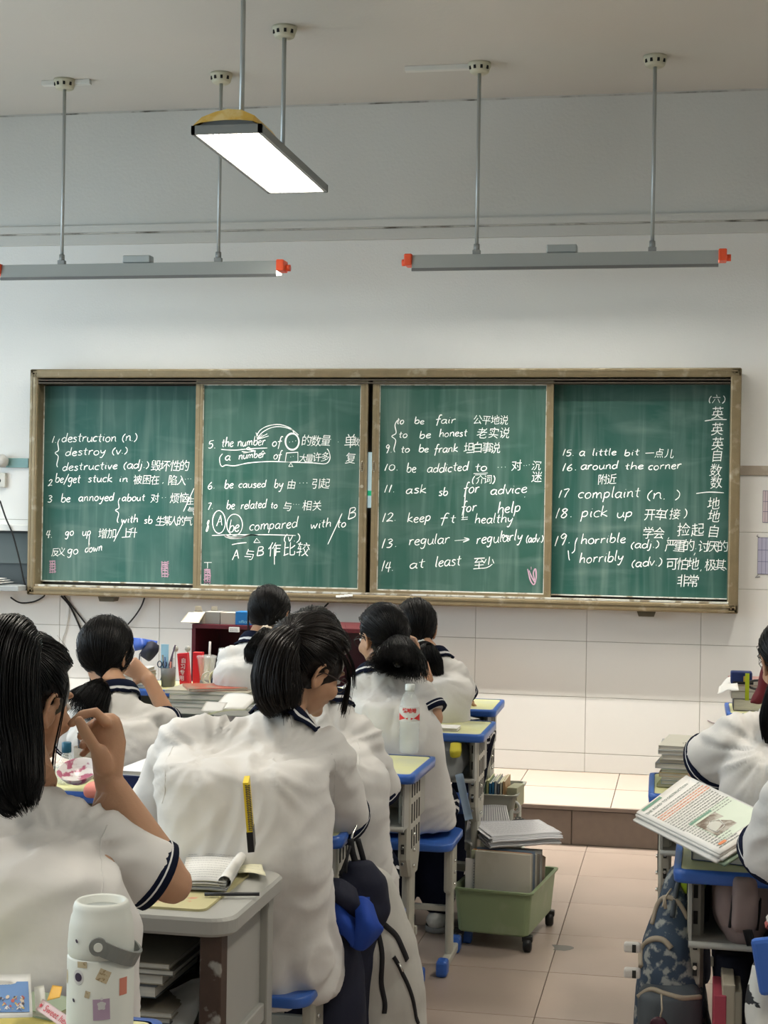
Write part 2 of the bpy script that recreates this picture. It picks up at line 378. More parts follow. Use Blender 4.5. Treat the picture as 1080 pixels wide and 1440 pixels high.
# chalk handwriting: single stroke letters
G = {
'a':(5,[[(4.2,4.2),(2.5,5),(.8,3.6),(.6,1.5),(1.6,.2),(3,.8),(4.2,3.4)],[(4.3,5),(4,1.5),(4.4,.2),(5,.4)]]),
'b':(5,[[(1.2,9.5),(.9,5),(.8,.5)],[(.9,2.6),(2,4.6),(3.8,4.6),(4.4,2.6),(3.3,.3),(1.2,.3)]]),
'c':(4.2,[[(4,4.2),(2.8,5),(1,3.9),(.6,1.8),(1.7,.2),(3.6,.6)]]),
'd':(5,[[(4,3.9),(2.4,4.8),(.8,3.3),(.8,1.2),(2,.2),(3.6,1.2),(4.2,4)],[(4.7,9.6),(4.3,5),(4.3,.3)]]),
'e':(4.4,[[(.7,2.5),(2.6,2.8),(3.8,3.8),(3,4.9),(1.5,4.4),(.6,2.4),(1.4,.4),(2.9,.1),(4.1,1)]]),
'f':(4,[[(4.3,9.2),(3.2,9.8),(2.4,8),(1.9,3),(1.3,-2.8)],[(.3,4.6),(2,4.9),(3.8,5.1)]]),
'g':(5,[[(4,4.3),(2.3,5),(.8,3.5),(1.2,1.2),(2.8,1),(4.1,3.8)],[(4.3,5),(4,1),(3.4,-2.8),(1.8,-3.8),(.9,-2.6)]]),
'h':(5,[[(1.2,9.8),(.9,5),(.7,.2)],[(.9,2.8),(2.4,4.8),(3.8,4.4),(3.9,2),(4.2,.2)]]),
'i':(2.4,[[(1.3,5),(1,2),(1.5,.2)],[(1.5,7),(1.6,7.3)]]),
'j':(3,[[(1.9,5),(1.7,1),(1,-2.6),(-.4,-3)],[(2.1,7),(2.2,7.3)]]),
'k':(4.8,[[(1.2,9.6),(.9,5),(.7,.2)],[(4,5.2),(1,2.6),(2.4,1.6),(4.6,.1)]]),
'l':(2.5,[[(1.4,9.6),(1.1,5),(1,1.2),(1.7,.2)]]),
'm':(7,[[(.7,4.8),(.9,2.5),(.7,.2)],[(.9,3),(2,4.8),(3,4.4),(3.3,.3)],[(3.4,3),(4.8,4.9),(5.8,4.2),(6.1,1.2),(6.6,.2)]]),
'n':(5,[[(.8,4.9),(1,2.5),(.8,.2)],[(1,3),(2.4,4.9),(3.7,4.4),(3.9,1.2),(4.6,.2)]]),
'o':(4.8,[[(2.6,5),(1,4),(.6,1.8),(1.8,.1),(3.5,.7),(4.2,2.9),(3.2,4.8),(2.2,4.8)]]),
'p':(5,[[(1,5),(.9,0),(.5,-3.6)],[(1,3.5),(2.4,5),(4,4.2),(4,1.8),(2.6,.4),(1,1)]]),
'q':(5,[[(4,4.3),(2.3,5),(.8,3.5),(1.2,1.2),(2.8,1),(4.1,3.8)],[(4.3,5),(4,1),(3.8,-3.6)]]),
'r':(4,[[(.9,4.9),(1,2.5),(.8,.2)],[(1,2.9),(2.1,4.6),(3.6,4.7)]]),
's':(4,[[(3.5,4.5),(2,5),(1,4),(2.2,2.8),(3.3,1.6),(2.4,.2),(.6,.5)]]),
't':(3.8,[[(2.1,8.2),(1.8,4),(1.9,1),(3,.2)],[(.4,5.3),(3.6,5.6)]]),
'u':(5,[[(.8,5),(.8,1.8),(1.9,.2),(3.4,1.2),(4,3.4)],[(4.1,5),(4,1.5),(4.8,.2)]]),
'v':(4.2,[[(.5,4.8),(1.9,.2),(2.8,2),(3.9,5)]]),
'w':(6.4,[[(.5,4.9),(1.5,.2),(3,3.6),(4.2,.2),(5.9,5.2)]]),
'x':(4.4,[[(.6,4.9),(2.4,2.2),(4.2,.2)],[(4,5),(.5,.2)]]),
'y':(4.8,[[(.7,5),(1.1,2.4),(2.3,1.8),(3.8,3.6)],[(4.2,5),(3.4,.5),(2,-3.2),(.6,-3)]]),
'z':(4.4,[[(.6,4.8),(3.9,4.9),(.6,.3),(4.2,.4)]]),
'A':(6,[[(.4,0),(1.8,5),(3,9.4)],[(3,9.4),(4.2,4.5),(5.4,.2)],[(1.4,3.4),(4.6,3.8)]]),
'B':(5.6,[[(1.2,9.2),(1,4),(.8,0)],[(1.2,9.2),(4,9.2),(4.4,6.8),(1.4,5)],[(1.4,5),(4.6,4.6),(4.8,1.2),(.8,0)]]),
'V':(4.4,[[(.5,4.8),(1.9,.2),(2.8,2),(3.9,5.6)]]),
'0':(5,[[(2.6,7.2),(1,5.6),(.8,2),(2.2,.2),(3.9,1.6),(4.2,5),(2.8,7.2)]]),
'1':(3,[[(2.2,8),(1.5,4),(1,.1)]]),
'2':(5,[[(.8,6),(2.4,7.6),(4,6.2),(2.6,3),(.5,.4),(2.6,.9),(4.6,.3)]]),
'3':(5,[[(.9,7),(2.8,7.6),(3.8,6),(1.9,4.2),(4,2.8),(2.8,.4),(.6,.6)]]),
'4':(5,[[(2,7.6),(.7,3.2),(4.6,3.4)],[(3.6,7.8),(3.2,3),(3,-.4)]]),
'5':(5,[[(1.4,7.2),(.9,4.4),(3,4.6),(3.9,2.4),(2.4,.2),(.6,.6)],[(1.4,7.2),(4.2,7.6)]]),
'6':(5,[[(3.4,7.8),(1.4,5),(.8,2),(2.2,.2),(3.9,1.6),(3,3.8),(1,2.6)]]),
'7':(4.8,[[(.7,7.2),(4.1,7.6),(2.8,3.6),(1.8,-.4)]]),
'8':(5,[[(3.8,6.6),(2.4,7.7),(1.1,6.2),(3.6,2.6),(2.2,.1),(.8,1.8),(3.8,6.6)]]),
'9':(5,[[(3.9,6.2),(2.4,7.8),(.9,6),(2.2,4.2),(3.9,6.2),(3.2,2.4),(2.2,-.8)]]),
'.':(2.2,[[(.8,.2),(1.2,.5)]]), ',':(2.4,[[(1.2,.8),(.6,-1)]]), ';':(2.6,[[(1.2,4),(1.5,4.2)],[(1.3,.8),(.6,-1.2)]]),
'(':(3,[[(2.6,7.5),(1,4.6),(.9,1.4),(2.2,-1)]]), ')':(3,[[(.6,7.6),(2.2,4.8),(2.1,1.4),(.5,-1)]]),
'/':(4,[[(4.2,8.8),(2.2,3),(.3,-2.4)]]), '=':(5,[[(.6,3.8),(4.4,4)],[(.6,1.8),(4.4,2)]]),
'>':(8,[[(.6,2.6),(7,2.9)],[(4.8,5),(7.2,2.9),(4.6,.6)]]), '-':(4,[[(.6,2.8),(3.8,3)]]), '*':(2.2,[[(.8,2.6),(1.2,2.9)]]),
' ':(4,[]),
}
chalk = mat('white chalk', (.86,.89,.86), .95, spec=.05, var=.12, vscale=150)
pinkc = mat('pink chalk', (.50,.33,.42), .95, var=.3, vscale=90)
def ribbon(mb, pts, wd, Y):
    n = len(pts); L_, R_ = [], []
    for i in range(n):
        a = pts[max(i-1,0)]; b = pts[min(i+1,n-1)]; dx, dz = b[0]-a[0], b[1]-a[1]; l = math.hypot(dx, dz) or 1e-6
        ww = wd*.5*(.72+.36*noise.noise(V(pts[i][0]*30, pts[i][1]*30, 3)))*(1 if 0 < i < n-1 else .6)
        L_.append((pts[i][0]-dz/l*ww, Y, pts[i][1]+dx/l*ww)); R_.append((pts[i][0]+dz/l*ww, Y, pts[i][1]-dx/l*ww))
    mb.add(L_+R_, [(i, i+1, n+i+1, n+i) for i in range(n-1)])
LW = .0068
def sm2(pts):
    if len(pts) < 3: return pts
    return [(q.x, q.y) for q in smooth_path([(a, b, 0) for a, b in pts], 5)]
def write(mb, s, x0, y0, x1, y1, Y, h=None, slant=.12):
    """s between photo pixels (x0,y0) and (x1,y1) along the baseline; h = height of a tall letter in photo pixels"""
    A = at(x0, y0, Y); B = at(x1, y1, Y); tot = sum(G[c][0] for c in s); k = (B.x-A.x)/tot; kz = (h*(A-CAM).dot(FW)/FPX)/9.5 if h else k
    cx = 0
    for c in s:
        wd, st_ = G[c]; jy = random.uniform(-.35,.35)*kz; jr = random.uniform(-.05,.05); sc2 = random.uniform(.93,1.06)
        for p in st_:
            q = sm2([((cx+x*sc2)*k+(y*slant)*kz, (y*sc2)*kz+jy+x*jr*k) for x, y in p])
            f = lambda u: (A.x+u[0], A.z+(B.z-A.z)*(u[0]/(B.x-A.x))+u[1])
            ribbon(mb, [f(u) for u in q], LW, Y-.0012)
        cx += wd
def free(mb, pts, Y, wd=LW, sm=True):
    q = [(a.x, a.z) for a in (at(x, y, Y) for x, y in pts)]
    ribbon(mb, sm2(q) if sm else q, wd, Y-.0012)
def hanzi(mb, s, x, y, size, Y, adv=None, slant=.12, jit=.5):
    """characters one by one, lower left corner at photo pixel (x,y), size in pixels"""
    for i, c in enumerate(s):
        if c == ' ': x += (adv or size)*.5; continue
        vs, fs = text_mesh(c, 1.0, offset=-.005)
        if not vs: continue
        A = at(x+random.uniform(-jit,jit), y+random.uniform(-jit,jit), Y); k = size*(A-CAM).dot(FW)/FPX*1.12; r = random.uniform(-.08,.08)
        n0 = noise
        out = []
        for v in vs:
            vx, vy = v.x-.45, v.y-.35
            wx = vx+.035*noise.noise(V(v.x*3+i*7, v.y*3, len(mb.v)*.01)); wy = vy+.035*noise.noise(V(v.x*3, v.y*3+9, i*5.0))
            xx = wx*math.cos(r)-wy*math.sin(r)+.45; yy = wx*math.sin(r)+wy*math.cos(r)+.35
            out.append((A.x+(xx+yy*slant)*k*.92, Y-.0012, A.z+yy*k))
        mb.add(out, fs); x += (adv or size)
def curly(mb, x, y0, y1, Y, w_=4):
    m_ = (y0+y1)/2
    free(mb, [(x+w_, y0), (x+1.5, y0+(m_-y0)*.3), (x+w_*.6, m_-(m_-y0)*.2), (x-w_*.6, m_), (x+w_*.5, m_+(y1-m_)*.25), (x, y1-(y1-m_)*.2), (x+w_*.3, y1)], Y)
def note(parent, label=None):
    mb = MB(); return mb
Y1 = YFIX; Y2 = YS
# panel 1
mb = MB(); write(mb, '1.', 72, 623, 80, 623, Y1, 11); curly(mb, 80, 617, 657, Y1); write(mb, 'destruction (n.)', 86, 622, 193, 620, Y1, 13); mb.build('chalk_writing', chalk, p1)
mb = MB(); write(mb, 'destroy (v.)', 91, 641, 180, 638, Y1, 12); mb.build('chalk_writing', chalk, p1)
mb = MB(); write(mb, 'destructive (adj.)', 87, 662, 210, 658, Y1, 12); hanzi(mb, '毁坏性的', 211, 661, 15, Y1, 13.5); mb.build('chalk_writing', chalk, p1)
mb = MB(); write(mb, '2', 67, 684, 74, 683, Y1, 11); write(mb, 'be/get', 77, 678, 113, 679, Y1, 13); write(mb, 'stuck', 123, 678, 158, 678, Y1, 12); write(mb, 'in', 167, 678, 180, 678, Y1, 10); hanzi(mb, '被困在', 187, 680, 13, Y1, 12); write(mb, ',', 228, 679, 231, 679, Y1, 10); hanzi(mb, '陷入', 235, 681, 14, Y1, 13); write(mb, '***', 259, 676, 270, 676, Y1, 8); mb.build('chalk_writing', chalk, p1)
mb = MB(); write(mb, '3', 66, 706, 74, 706, Y1, 12); write(mb, 'be', 85, 706, 99, 706, Y1, 12); write(mb, 'annoyed', 110, 705, 160, 704, Y1, 12); curly(mb, 165, 700, 735, Y1)
write(mb, 'about', 171, 705, 204, 704, Y1, 11); hanzi(mb, '对', 211, 706, 13, Y1); write(mb, '**', 226, 702, 235, 702, Y1, 8); hanzi(mb, '烦恼', 238, 706, 14, Y1, 13); write(mb, '/', 258, 714, 270, 710, Y1, 26); hanzi(mb, '生', 262, 709, 11, Y1); hanzi(mb, '气', 263, 724, 12, Y1)
mb.build('chalk_writing', chalk, p1)
mb = MB(); write(mb, 'with', 170, 735, 194, 735, Y1, 11); write(mb, 'sb', 202, 736, 214, 736, Y1, 11); hanzi(mb, '生某人的气', 218, 738, 13.5, Y1, 9.8); mb.build('chalk_writing', chalk, p1)
mb = MB(); write(mb, '4.', 64, 756, 74, 756, Y1, 13); write(mb, 'go', 91, 753, 104, 753, Y1, 12); write(mb, 'up', 115, 754, 128, 753, Y1, 12); hanzi(mb, '增加', 137, 756, 14, Y1, 12.5); write(mb, '/', 160, 756, 170, 754, Y1, 20); hanzi(mb, '上升', 170, 755, 14, Y1, 9); free(mb, [(126,752),(125,768),(126,776)], Y1); mb.build('chalk_writing', chalk, p1)
mb = MB(); hanzi(mb, '反义', 72, 781, 12, Y1, 8); write(mb, '.', 86, 780, 90, 780, Y1, 9); write(mb, 'go', 94, 779, 110, 779, Y1, 13); write(mb, 'down', 119, 777, 144, 775, Y1, 13); mb.build('chalk_writing', chalk, p1)
def pinkpatch(parent, x0, y0, x1, y1, Y, dens=7):
    mb = MB()
    for k in range(dens):
        yy = y0+(y1-y0)*(k+.5)/dens
        free(mb, [(x0+random.uniform(0,2), yy), ((x0+x1)/2, yy+random.uniform(-1.5,1.5)), (x1-random.uniform(0,2), yy+random.uniform(-1,1))], Y, LW*1.2)
    for k in range(3):
        xx = x0+(x1-x0)*(k+.5)/3; free(mb, [(xx, y0), (xx+random.uniform(-1,1), (y0+y1)/2), (xx, y1)], Y, LW)
    o = mb.build('pink_chalk_mark', pinkc, parent); tag(o, 'faint pink chalk scribble near the lower edge')
pinkpatch(p1, 69, 788, 79, 806, Y1); pinkpatch(p1, 226, 789, 238, 812, Y1, 9); pinkpatch(p2, 286, 800, 297, 821, Y2, 9)
mb = MB(); free(mb, [(287,791),(298,791)], Y2, sm=False); free(mb, [(292,791),(292,799)], Y2, sm=False); mb.build('chalk_writing', chalk, p2)
# panel 2
mb = MB(); write(mb, '5.', 292, 631, 304, 630, Y2, 13); write(mb, 'the number', 311, 629, 373, 626, Y2, 13); free(mb, [(311,632),(330,633),(352,631),(376,630)], Y2); free(mb, [(340,635),(350,636),(342,637),(358,634),(347,632),(350,629),(354,634)], Y2)
write(mb, 'of', 382, 628, 396, 627, Y2, 13)
for k in range(2): free(mb, [(411+(10-k)*math.cos(a), 621+(12-k*1.2)*math.sin(a)) for a in [2*PI*j/14-.6 for j in range(15)]], Y2)
write(mb, '***', 405, 624, 418, 622, Y2, 7)
free(mb, [(414,609),(408,602),(393,597),(377,599),(366,605),(361,613)], Y2); free(mb, [(420,612),(410,604),(394,600),(380,602),(368,609),(362,617)], Y2)
for q in ([(360,608),(362,618),(378,613)], [(361,609),(365,617),(371,612)], [(362,618),(369,611)], [(363,617),(376,610)]): free(mb, q, Y2, sm=False)
hanzi(mb, '的数量', 423, 626, 15, Y2, 13.5); write(mb, '*', 474, 624, 477, 624, Y2, 8); hanzi(mb, '单', 483, 628, 19, Y2); hanzi(mb, '数', 494, 626, 12, Y2)
mb.build('chalk_writing', chalk, p2)
mb = MB(); write(mb, 'a', 316, 647, 324, 647, Y2, 12); write(mb, 'number', 335, 646, 373, 643, Y2, 11); write(mb, 'of', 384, 646, 396, 645, Y2, 12); free(mb, [(401,650),(403,637),(419,636),(419,649),(402,650)], Y2, sm=False); write(mb, '**', 407, 645, 414, 643, Y2, 7); hanzi(mb, '大量', 420, 649, 12, Y2, 8); write(mb, ',', 436, 648, 439, 648, Y2, 10); hanzi(mb, '许多', 439, 648, 13, Y2, 11)
free(mb, [(313,638),(309,644),(310,653),(313,656),(318,654),(330,655),(350,651),(380,649),(410,650),(440,651),(458,652),(464,645),(463,636),(460,631)], Y2)
free(mb, [(367,638),(370,634),(373,638),(367,638)], Y2, sm=False); free(mb, [(406,656),(409,651),(412,656),(406,656)], Y2, sm=False); hanzi(mb, '复', 485, 651, 15, Y2)
mb.build('chalk_writing', chalk, p2)
mb = MB(); write(mb, '6.', 291, 688, 303, 687, Y2, 12); write(mb, 'be', 315, 687, 328, 687, Y2, 12); write(mb, 'caused', 335, 686, 374, 685, Y2, 11); write(mb, 'by', 385, 686, 398, 686, Y2, 13); hanzi(mb, '由', 403, 687, 13, Y2); write(mb, '***', 419, 682, 434, 682, Y2, 9); hanzi(mb, '引起', 437, 686, 14, Y2, 13); mb.build('chalk_writing', chalk, p2)
mb = MB(); write(mb, '7.', 291, 716, 300, 716, Y2, 12); write(mb, 'be', 318, 716, 330, 716, Y2, 13); write(mb, 'related', 338, 716, 374, 714, Y2, 12); write(mb, 'to', 380, 715, 390, 715, Y2, 10); hanzi(mb, '与', 397, 717, 13, Y2); write(mb, '***', 411, 712, 422, 712, Y2, 9); hanzi(mb, '相关', 424, 717, 14, Y2, 14); mb.build('chalk_writing', chalk, p2)
mb = MB(); write(mb, '8', 289, 750, 294, 745, Y2, 16); write(mb, 'A', 304, 740, 313, 739, Y2, 15); free(mb, [(308+9*math.cos(a), 734+16*math.sin(a)) for a in [2*PI*j/14-1 for j in range(15)]], Y2)
write(mb, 'be', 321, 748, 336, 747, Y2, 17); free(mb, [(330+11*math.cos(a), 738+15*math.sin(a)) for a in [2*PI*j/14-1.4 for j in range(15)]], Y2)
write(mb, 'compared', 350, 746, 418, 742, Y2, 15); write(mb, 'with', 436, 744, 466, 741, Y2, 13); write(mb, '/', 461, 756, 476, 754, Y2, 34); write(mb, 'to', 473, 742, 487, 741, Y2, 13); write(mb, 'B', 488, 731, 500, 729, Y2, 15)
free(mb, [(298,753),(325,752),(350,752),(380,752),(416,753)], Y2)
for k in range(4): free(mb, [(316,752+k*.7),(325,755+k*.8),(340,755+k*.4),(352,752),(364,753)], Y2)
mb.build('chalk_writing', chalk, p2)
mb = MB(); write(mb, '(V.)', 398, 762, 422, 761, Y2, 14); free(mb, [(326,766),(336,764),(347,763)], Y2); free(mb, [(357,763),(361,757),(366,763),(357,763)], Y2, sm=False)
write(mb, 'A', 326, 788, 337, 786, Y2, 14); hanzi(mb, '与', 343, 786, 15, Y2); write(mb, 'B', 360, 782, 371, 781, Y2, 13); hanzi(mb, '作比较', 376, 780, 19, Y2, 20); free(mb, [(386,770),(386,785),(386,794)], Y2); mb.build('chalk_writing', chalk, p2)
# panel 3
mb = MB(); curly(mb, 554, 591, 636, Y2, 5); write(mb, 'to', 557, 597, 568, 596, Y2, 10); write(mb, 'be', 582, 596, 597, 596, Y2, 10); write(mb, 'fair', 612, 596, 641, 595, Y2, 11); hanzi(mb, '公平地说', 664, 596, 13, Y2, 12.5); mb.build('chalk_writing', chalk, p3)
mb = MB(); write(mb, 'to', 560, 616, 573, 615, Y2, 10); write(mb, 'be', 589, 617, 606, 616, Y2, 11); write(mb, 'honest', 617, 615, 657, 613, Y2, 11); hanzi(mb, '老实说', 670, 615, 15, Y2, 15.5); mb.build('chalk_writing', chalk, p3)
mb = MB(); write(mb, '9.', 541, 637, 552, 636, Y2, 14); write(mb, 'to', 563, 637, 576, 636, Y2, 10); write(mb, 'be', 588, 636, 603, 636, Y2, 11); write(mb, 'frank', 610, 637, 644, 635, Y2, 12); hanzi(mb, '坦白事说', 651, 636, 15, Y2, 12.5); mb.build('chalk_writing', chalk, p3)
mb = MB(); write(mb, '10.', 539, 662, 561, 661, Y2, 11); write(mb, 'be', 571, 664, 585, 665, Y2, 14); write(mb, 'addicted', 600, 665, 658, 662, Y2, 13); write(mb, 'to', 667, 663, 685, 662, Y2, 12); free(mb, [(666,666),(686,665)], Y2, sm=False); free(mb, [(668,668),(684,667)], Y2, sm=False); write(mb, '(', 663, 680, 667, 680, Y2, 13); hanzi(mb, '介词', 668, 679, 12, Y2, 11); write(mb, ')', 692, 679, 696, 679, Y2, 13); write(mb, '***', 698, 660, 713, 659, Y2, 8); hanzi(mb, '对', 718, 661, 15, Y2); write(mb, '***', 735, 657, 746, 656, Y2, 8); hanzi(mb, '沉', 747, 660, 13, Y2); hanzi(mb, '迷', 747, 677, 15, Y2); mb.build('chalk_writing', chalk, p3)
mb = MB(); write(mb, '11.', 539, 693, 556, 692, Y2, 13); write(mb, 'ask', 570, 695, 600, 693, Y2, 13); write(mb, 'sb', 616, 697, 630, 696, Y2, 12); write(mb, 'for', 651, 695, 674, 692, Y2, 15); write(mb, 'advice', 689, 696, 741, 693, Y2, 14); write(mb, '.', 736, 699, 740, 699, Y2, 8); mb.build('chalk_writing', chalk, p3)
mb = MB(); write(mb, '12.', 536, 734, 558, 732, Y2, 15); write(mb, 'keep', 572, 735, 606, 733, Y2, 14); write(mb, 'f', 618, 735, 630, 735, Y2, 14); write(mb, 't', 632, 735, 641, 735, Y2, 13); write(mb, '=', 647, 734, 658, 733, Y2, 13); write(mb, 'healthy', 667, 736, 721, 735, Y2, 14); write(mb, 'for', 648, 721, 670, 719, Y2, 15); write(mb, 'help', 699, 722, 732, 720, Y2, 16); free(mb, [(655,690),(653,710),(651,730)], Y2); mb.build('chalk_writing', chalk, p3)
mb = MB(); write(mb, '13.', 535, 772, 559, 769, Y2, 16); write(mb, 'regular', 574, 767, 632, 764, Y2, 15); write(mb, '>', 637, 764, 661, 763, Y2, 13); write(mb, 'regularly', 669, 765, 735, 760, Y2, 16); write(mb, '(adv.)', 739, 763, 764, 762, Y2, 12); free(mb, [(718,760),(708,752),(706,757)], Y2); mb.build('chalk_writing', chalk, p3)
mb = MB(); write(mb, '14.', 535, 804, 554, 803, Y2, 17); write(mb, 'at', 575, 800, 597, 798, Y2, 14); write(mb, 'least', 611, 798, 648, 795, Y2, 16); hanzi(mb, '至少', 664, 799, 17, Y2, 14); mb.build('chalk_writing', chalk, p3)
mb = MB(); free(mb, [(742,800),(746,816),(751,822),(754,812),(753,800),(750,806),(752,816)], Y2, LW*1.3); free(mb, [(744,802),(748,812),(753,820)], Y2, LW*1.3); free(mb, [(747,797),(747,801)], Y2, LW); tag(mb.build('pink_chalk_mark', pinkc, p3), 'pink chalk heart scribble near the lower edge')
# panel 4
mb = MB(); write(mb, '15.', 790, 641, 808, 641, Y1, 11); write(mb, 'a', 814, 641, 823, 641, Y1, 13); write(mb, 'little', 832, 641, 867, 640, Y1, 10); write(mb, 'bit', 877, 641, 899, 640, Y1, 10); hanzi(mb, '一点儿', 906, 643, 13, Y1, 14); mb.build('chalk_writing', chalk, p4)
mb = MB(); write(mb, '16.', 789, 663, 812, 661, Y1, 12); write(mb, 'around', 816, 661, 869, 659, Y1, 12); write(mb, 'the', 878, 661, 905, 659, Y1, 10); write(mb, 'corner', 911, 661, 958, 659, Y1, 12); mb.build('chalk_writing', chalk, p4)
mb = MB(); hanzi(mb, '附近', 839, 680, 14, Y1, 13); mb.build('chalk_writing', chalk, p4)
mb = MB(); write(mb, '17', 784, 700, 800, 699, Y1, 13); write(mb, 'complaint', 812, 701, 900, 699, Y1, 16); write(mb, '(n. )', 908, 703, 957, 701, Y1, 16); mb.build('chalk_writing', chalk, p4)
mb = MB(); write(mb, '18.', 779, 729, 806, 727, Y1, 16); write(mb, 'pick', 816, 728, 855, 726, Y1, 16); write(mb, 'up', 866, 729, 890, 727, Y1, 14); hanzi(mb, '开车', 905, 730, 16, Y1, 15); write(mb, '(', 934, 728, 938, 728, Y1, 14); hanzi(mb, '接', 940, 729, 15, Y1); write(mb, ')', 961, 727, 966, 727, Y1, 14); mb.build('chalk_writing', chalk, p4)
mb = MB(); hanzi(mb, '学会', 903, 756, 16, Y1, 15); write(mb, ',', 938, 757, 944, 757, Y1, 12); hanzi(mb, '捡起', 951, 752, 18, Y1, 20); mb.build('chalk_writing', chalk, p4)
mb = MB(); write(mb, '19.', 778, 768, 803, 764, Y1, 17); free(mb, [(812,756),(809,764),(808,774),(804,778)], Y1); free(mb, [(799,774),(800,784),(801,788)], Y1); write(mb, 'horrible', 816, 765, 880, 763, Y1, 14); write(mb, '(adj.)', 886, 771, 927, 770, Y1, 12); hanzi(mb, '严重的', 934, 774, 17, Y1, 12.5); write(mb, ';', 975, 779, 980, 779, Y1, 16); hanzi(mb, '讨厌的', 980, 775, 16, Y1, 13.5); mb.build('chalk_writing', chalk, p4)
mb = MB(); write(mb, 'horribly', 814, 792, 877, 789, Y1, 15); write(mb, '(adv.)', 887, 797, 931, 795, Y1, 13); hanzi(mb, '可怕地', 935, 800, 17, Y1, 15); write(mb, ',', 984, 802, 988, 802, Y1, 12); hanzi(mb, '极其', 990, 801, 16, Y1, 14); hanzi(mb, '、', 1017, 800, 14, Y1); mb.build('chalk_writing', chalk, p4)
mb = MB(); hanzi(mb, '非常', 950, 824, 17, Y1, 15); mb.build('chalk_writing', chalk, p4)
mb = MB(); write(mb, '(', 996, 566, 1000, 566, Y1, 12); hanzi(mb, '六', 1001, 566, 12, Y1); write(mb, ')', 1015, 566, 1020, 566, Y1, 12)
for k, (c, y) in enumerate((('英',588),('英',610),('英',631),('自',648),('数',668),('数',685),('地',715),('地',733),('自',754))): hanzi(mb, c, 999+(-2 if k > 3 else 0)-(3 if k > 5 else 0), y, 17, Y1)
free(mb, [(991,592),(1006,590),(1022,590)], Y1); free(mb, [(979,694),(997,692),(1018,693)], Y1)
o = mb.build('chalk_writing', chalk, p4); tag(o, 'column of chalk characters listing the day\'s lessons')
for o in list(bpy.data.objects):
    if o.name.startswith(('chalk_writing', 'pink_chalk_mark')): o['kind'] = 'stuff'

# ---------------------------------------------------------------- lamps
greymet = mat('lamp grey metal', (.34,.35,.34), .45, .3)
shade_m = mat('lamp shade satin', (.42,.45,.44), .38, .35)
lip_m = mat('lamp lip', (.16,.16,.155), .5, .3)
red_m = mat('red lamp end cap', (.75,.09,.03), .4)
cream = mat('cream plastic', (.52,.50,.38), .5)
tube_m = mat('fluorescent tube', (1,1,1), .5, emit=(1,.96,.88,TUBE_POWER))
def rose(parent, c):
    mb = MB(); mb.lathe([(.0001,0),(.058,0),(.058,-.012),(.048,-.045),(.040,-.052),(.0001,-.052)], c, 20)
    o = mb.build('ceiling_rose', cream, parent)
    mb = MB()
    for a in (-1.9, -1.25, -.6, -2.5): 
        x, y = c[0]+.053*math.cos(a), c[1]+.053*math.sin(a)
        mb.box((x-.006, y-.003, c[2]-.037), (x+.006, y+.003, c[2]-.020), rot=rotz(a+PI/2))
    mb.build('slot', dark, o)['kind'] = 'stuff'
def board_lamp(a, b, rods, boxx, label, conduit):
    Yl = -.68
    A = at(a[0], a[1], Yl); B = at(b[0], b[1], Yl); zt = (A.z+B.z)/2
    root = empty('board_lamp', ((A.x+B.x)/2, Yl, zt), label, 'lamp', 'pair of board lamps hanging before the front wall')
    x0, x1 = A.x+.04, B.x-.04
    # section (y away from the camera is +): top plate, camera-side shield, inner reflector
    sec = [(-.045, .030), (.020, .042), (.060, .026), (.062, -.028), (.058, -.028), (.055, .022), (.020, .036), (-.038, .024), (-.056, -.044), (-.062, -.042)]
    mb = MB(); mb.prism([(x0, Yl+y, zt+z) for y, z in sec], (x1-x0,0,0)); mb.build('shade', shade_m, root, fix=True)
    MB().box((x0, Yl-.066, zt-.052), (x1, Yl-.053, zt-.038)).build('lower_lip', lip_m, root)
    MB().tube([(x0+.01, Yl, zt-.0), (x1-.01, Yl, zt-.0)], .014, 10).build('tube_light', tube_m, root)
    for s_, x in ((-1, x0), (1, x1)):
        m2 = MB(); m2.bbox((min(x,x+s_*.04), Yl-.066, zt-.022), (max(x,x+s_*.04), Yl+.03, zt+.036), .006); m2.tube([(x+s_*.035, Yl, zt), (x+s_*.06, Yl, zt)], .017, 12); m2.build('end_cap', red_m, root)
    lo = area('reflector_light', ((x0+x1)/2, Yl, zt+.012), (0,0,0), x1-x0-.1, .05, BOARD_WATTS, (1,.96,.88), R(84)); lo.parent = root; lo.matrix_parent_inverse = world_of(root).inverted()
    bxx = at(boxx, 372, Yl).x
    MB().bbox((bxx-.075, Yl-.03, zt+.034), (bxx+.075, Yl+.035, zt+.075), .006).build('ballast_box', shade_m, root)
    for px in rods:
        x = at(px, 366, Yl).x; z0 = zt+.038
        r = MB().tube([(x, Yl, z0), (x, Yl, ZC-.045)], .0095, 8).build('hanging_rod', mat('rod grey', (.45,.47,.46), .4, .4), root)
        MB().bbox((x-.02, Yl-.014, z0-.004), (x+.02, Yl+.014, z0+.02), .003).tube([(x,Yl,z0+.015),(x,Yl,z0+.05)], .015, 10).build('rod_clamp', greymet, root)
        rose(root, (x, Yl, ZC))
    x = at(rods[0], 366, Yl).x
    c0, c1 = conduit
    MB().bbox((x+c0, Yl-.005, ZC-.026), (x+c1, Yl+.03, ZC), .003).build('cable_trunking', mat('white trunking', (.66,.65,.60), .5), root)
    return root
board_lamp((-2, 384), (403, 376), (87, 307), 194, 'grey strip lamp with red ends hanging above the two left chalkboard panels', (-.13, .14))
board_lamp((571, 371), (1022, 361), (670, 917), 790, 'grey strip lamp with red ends hanging above the two right chalkboard panels', (-.38, .04))

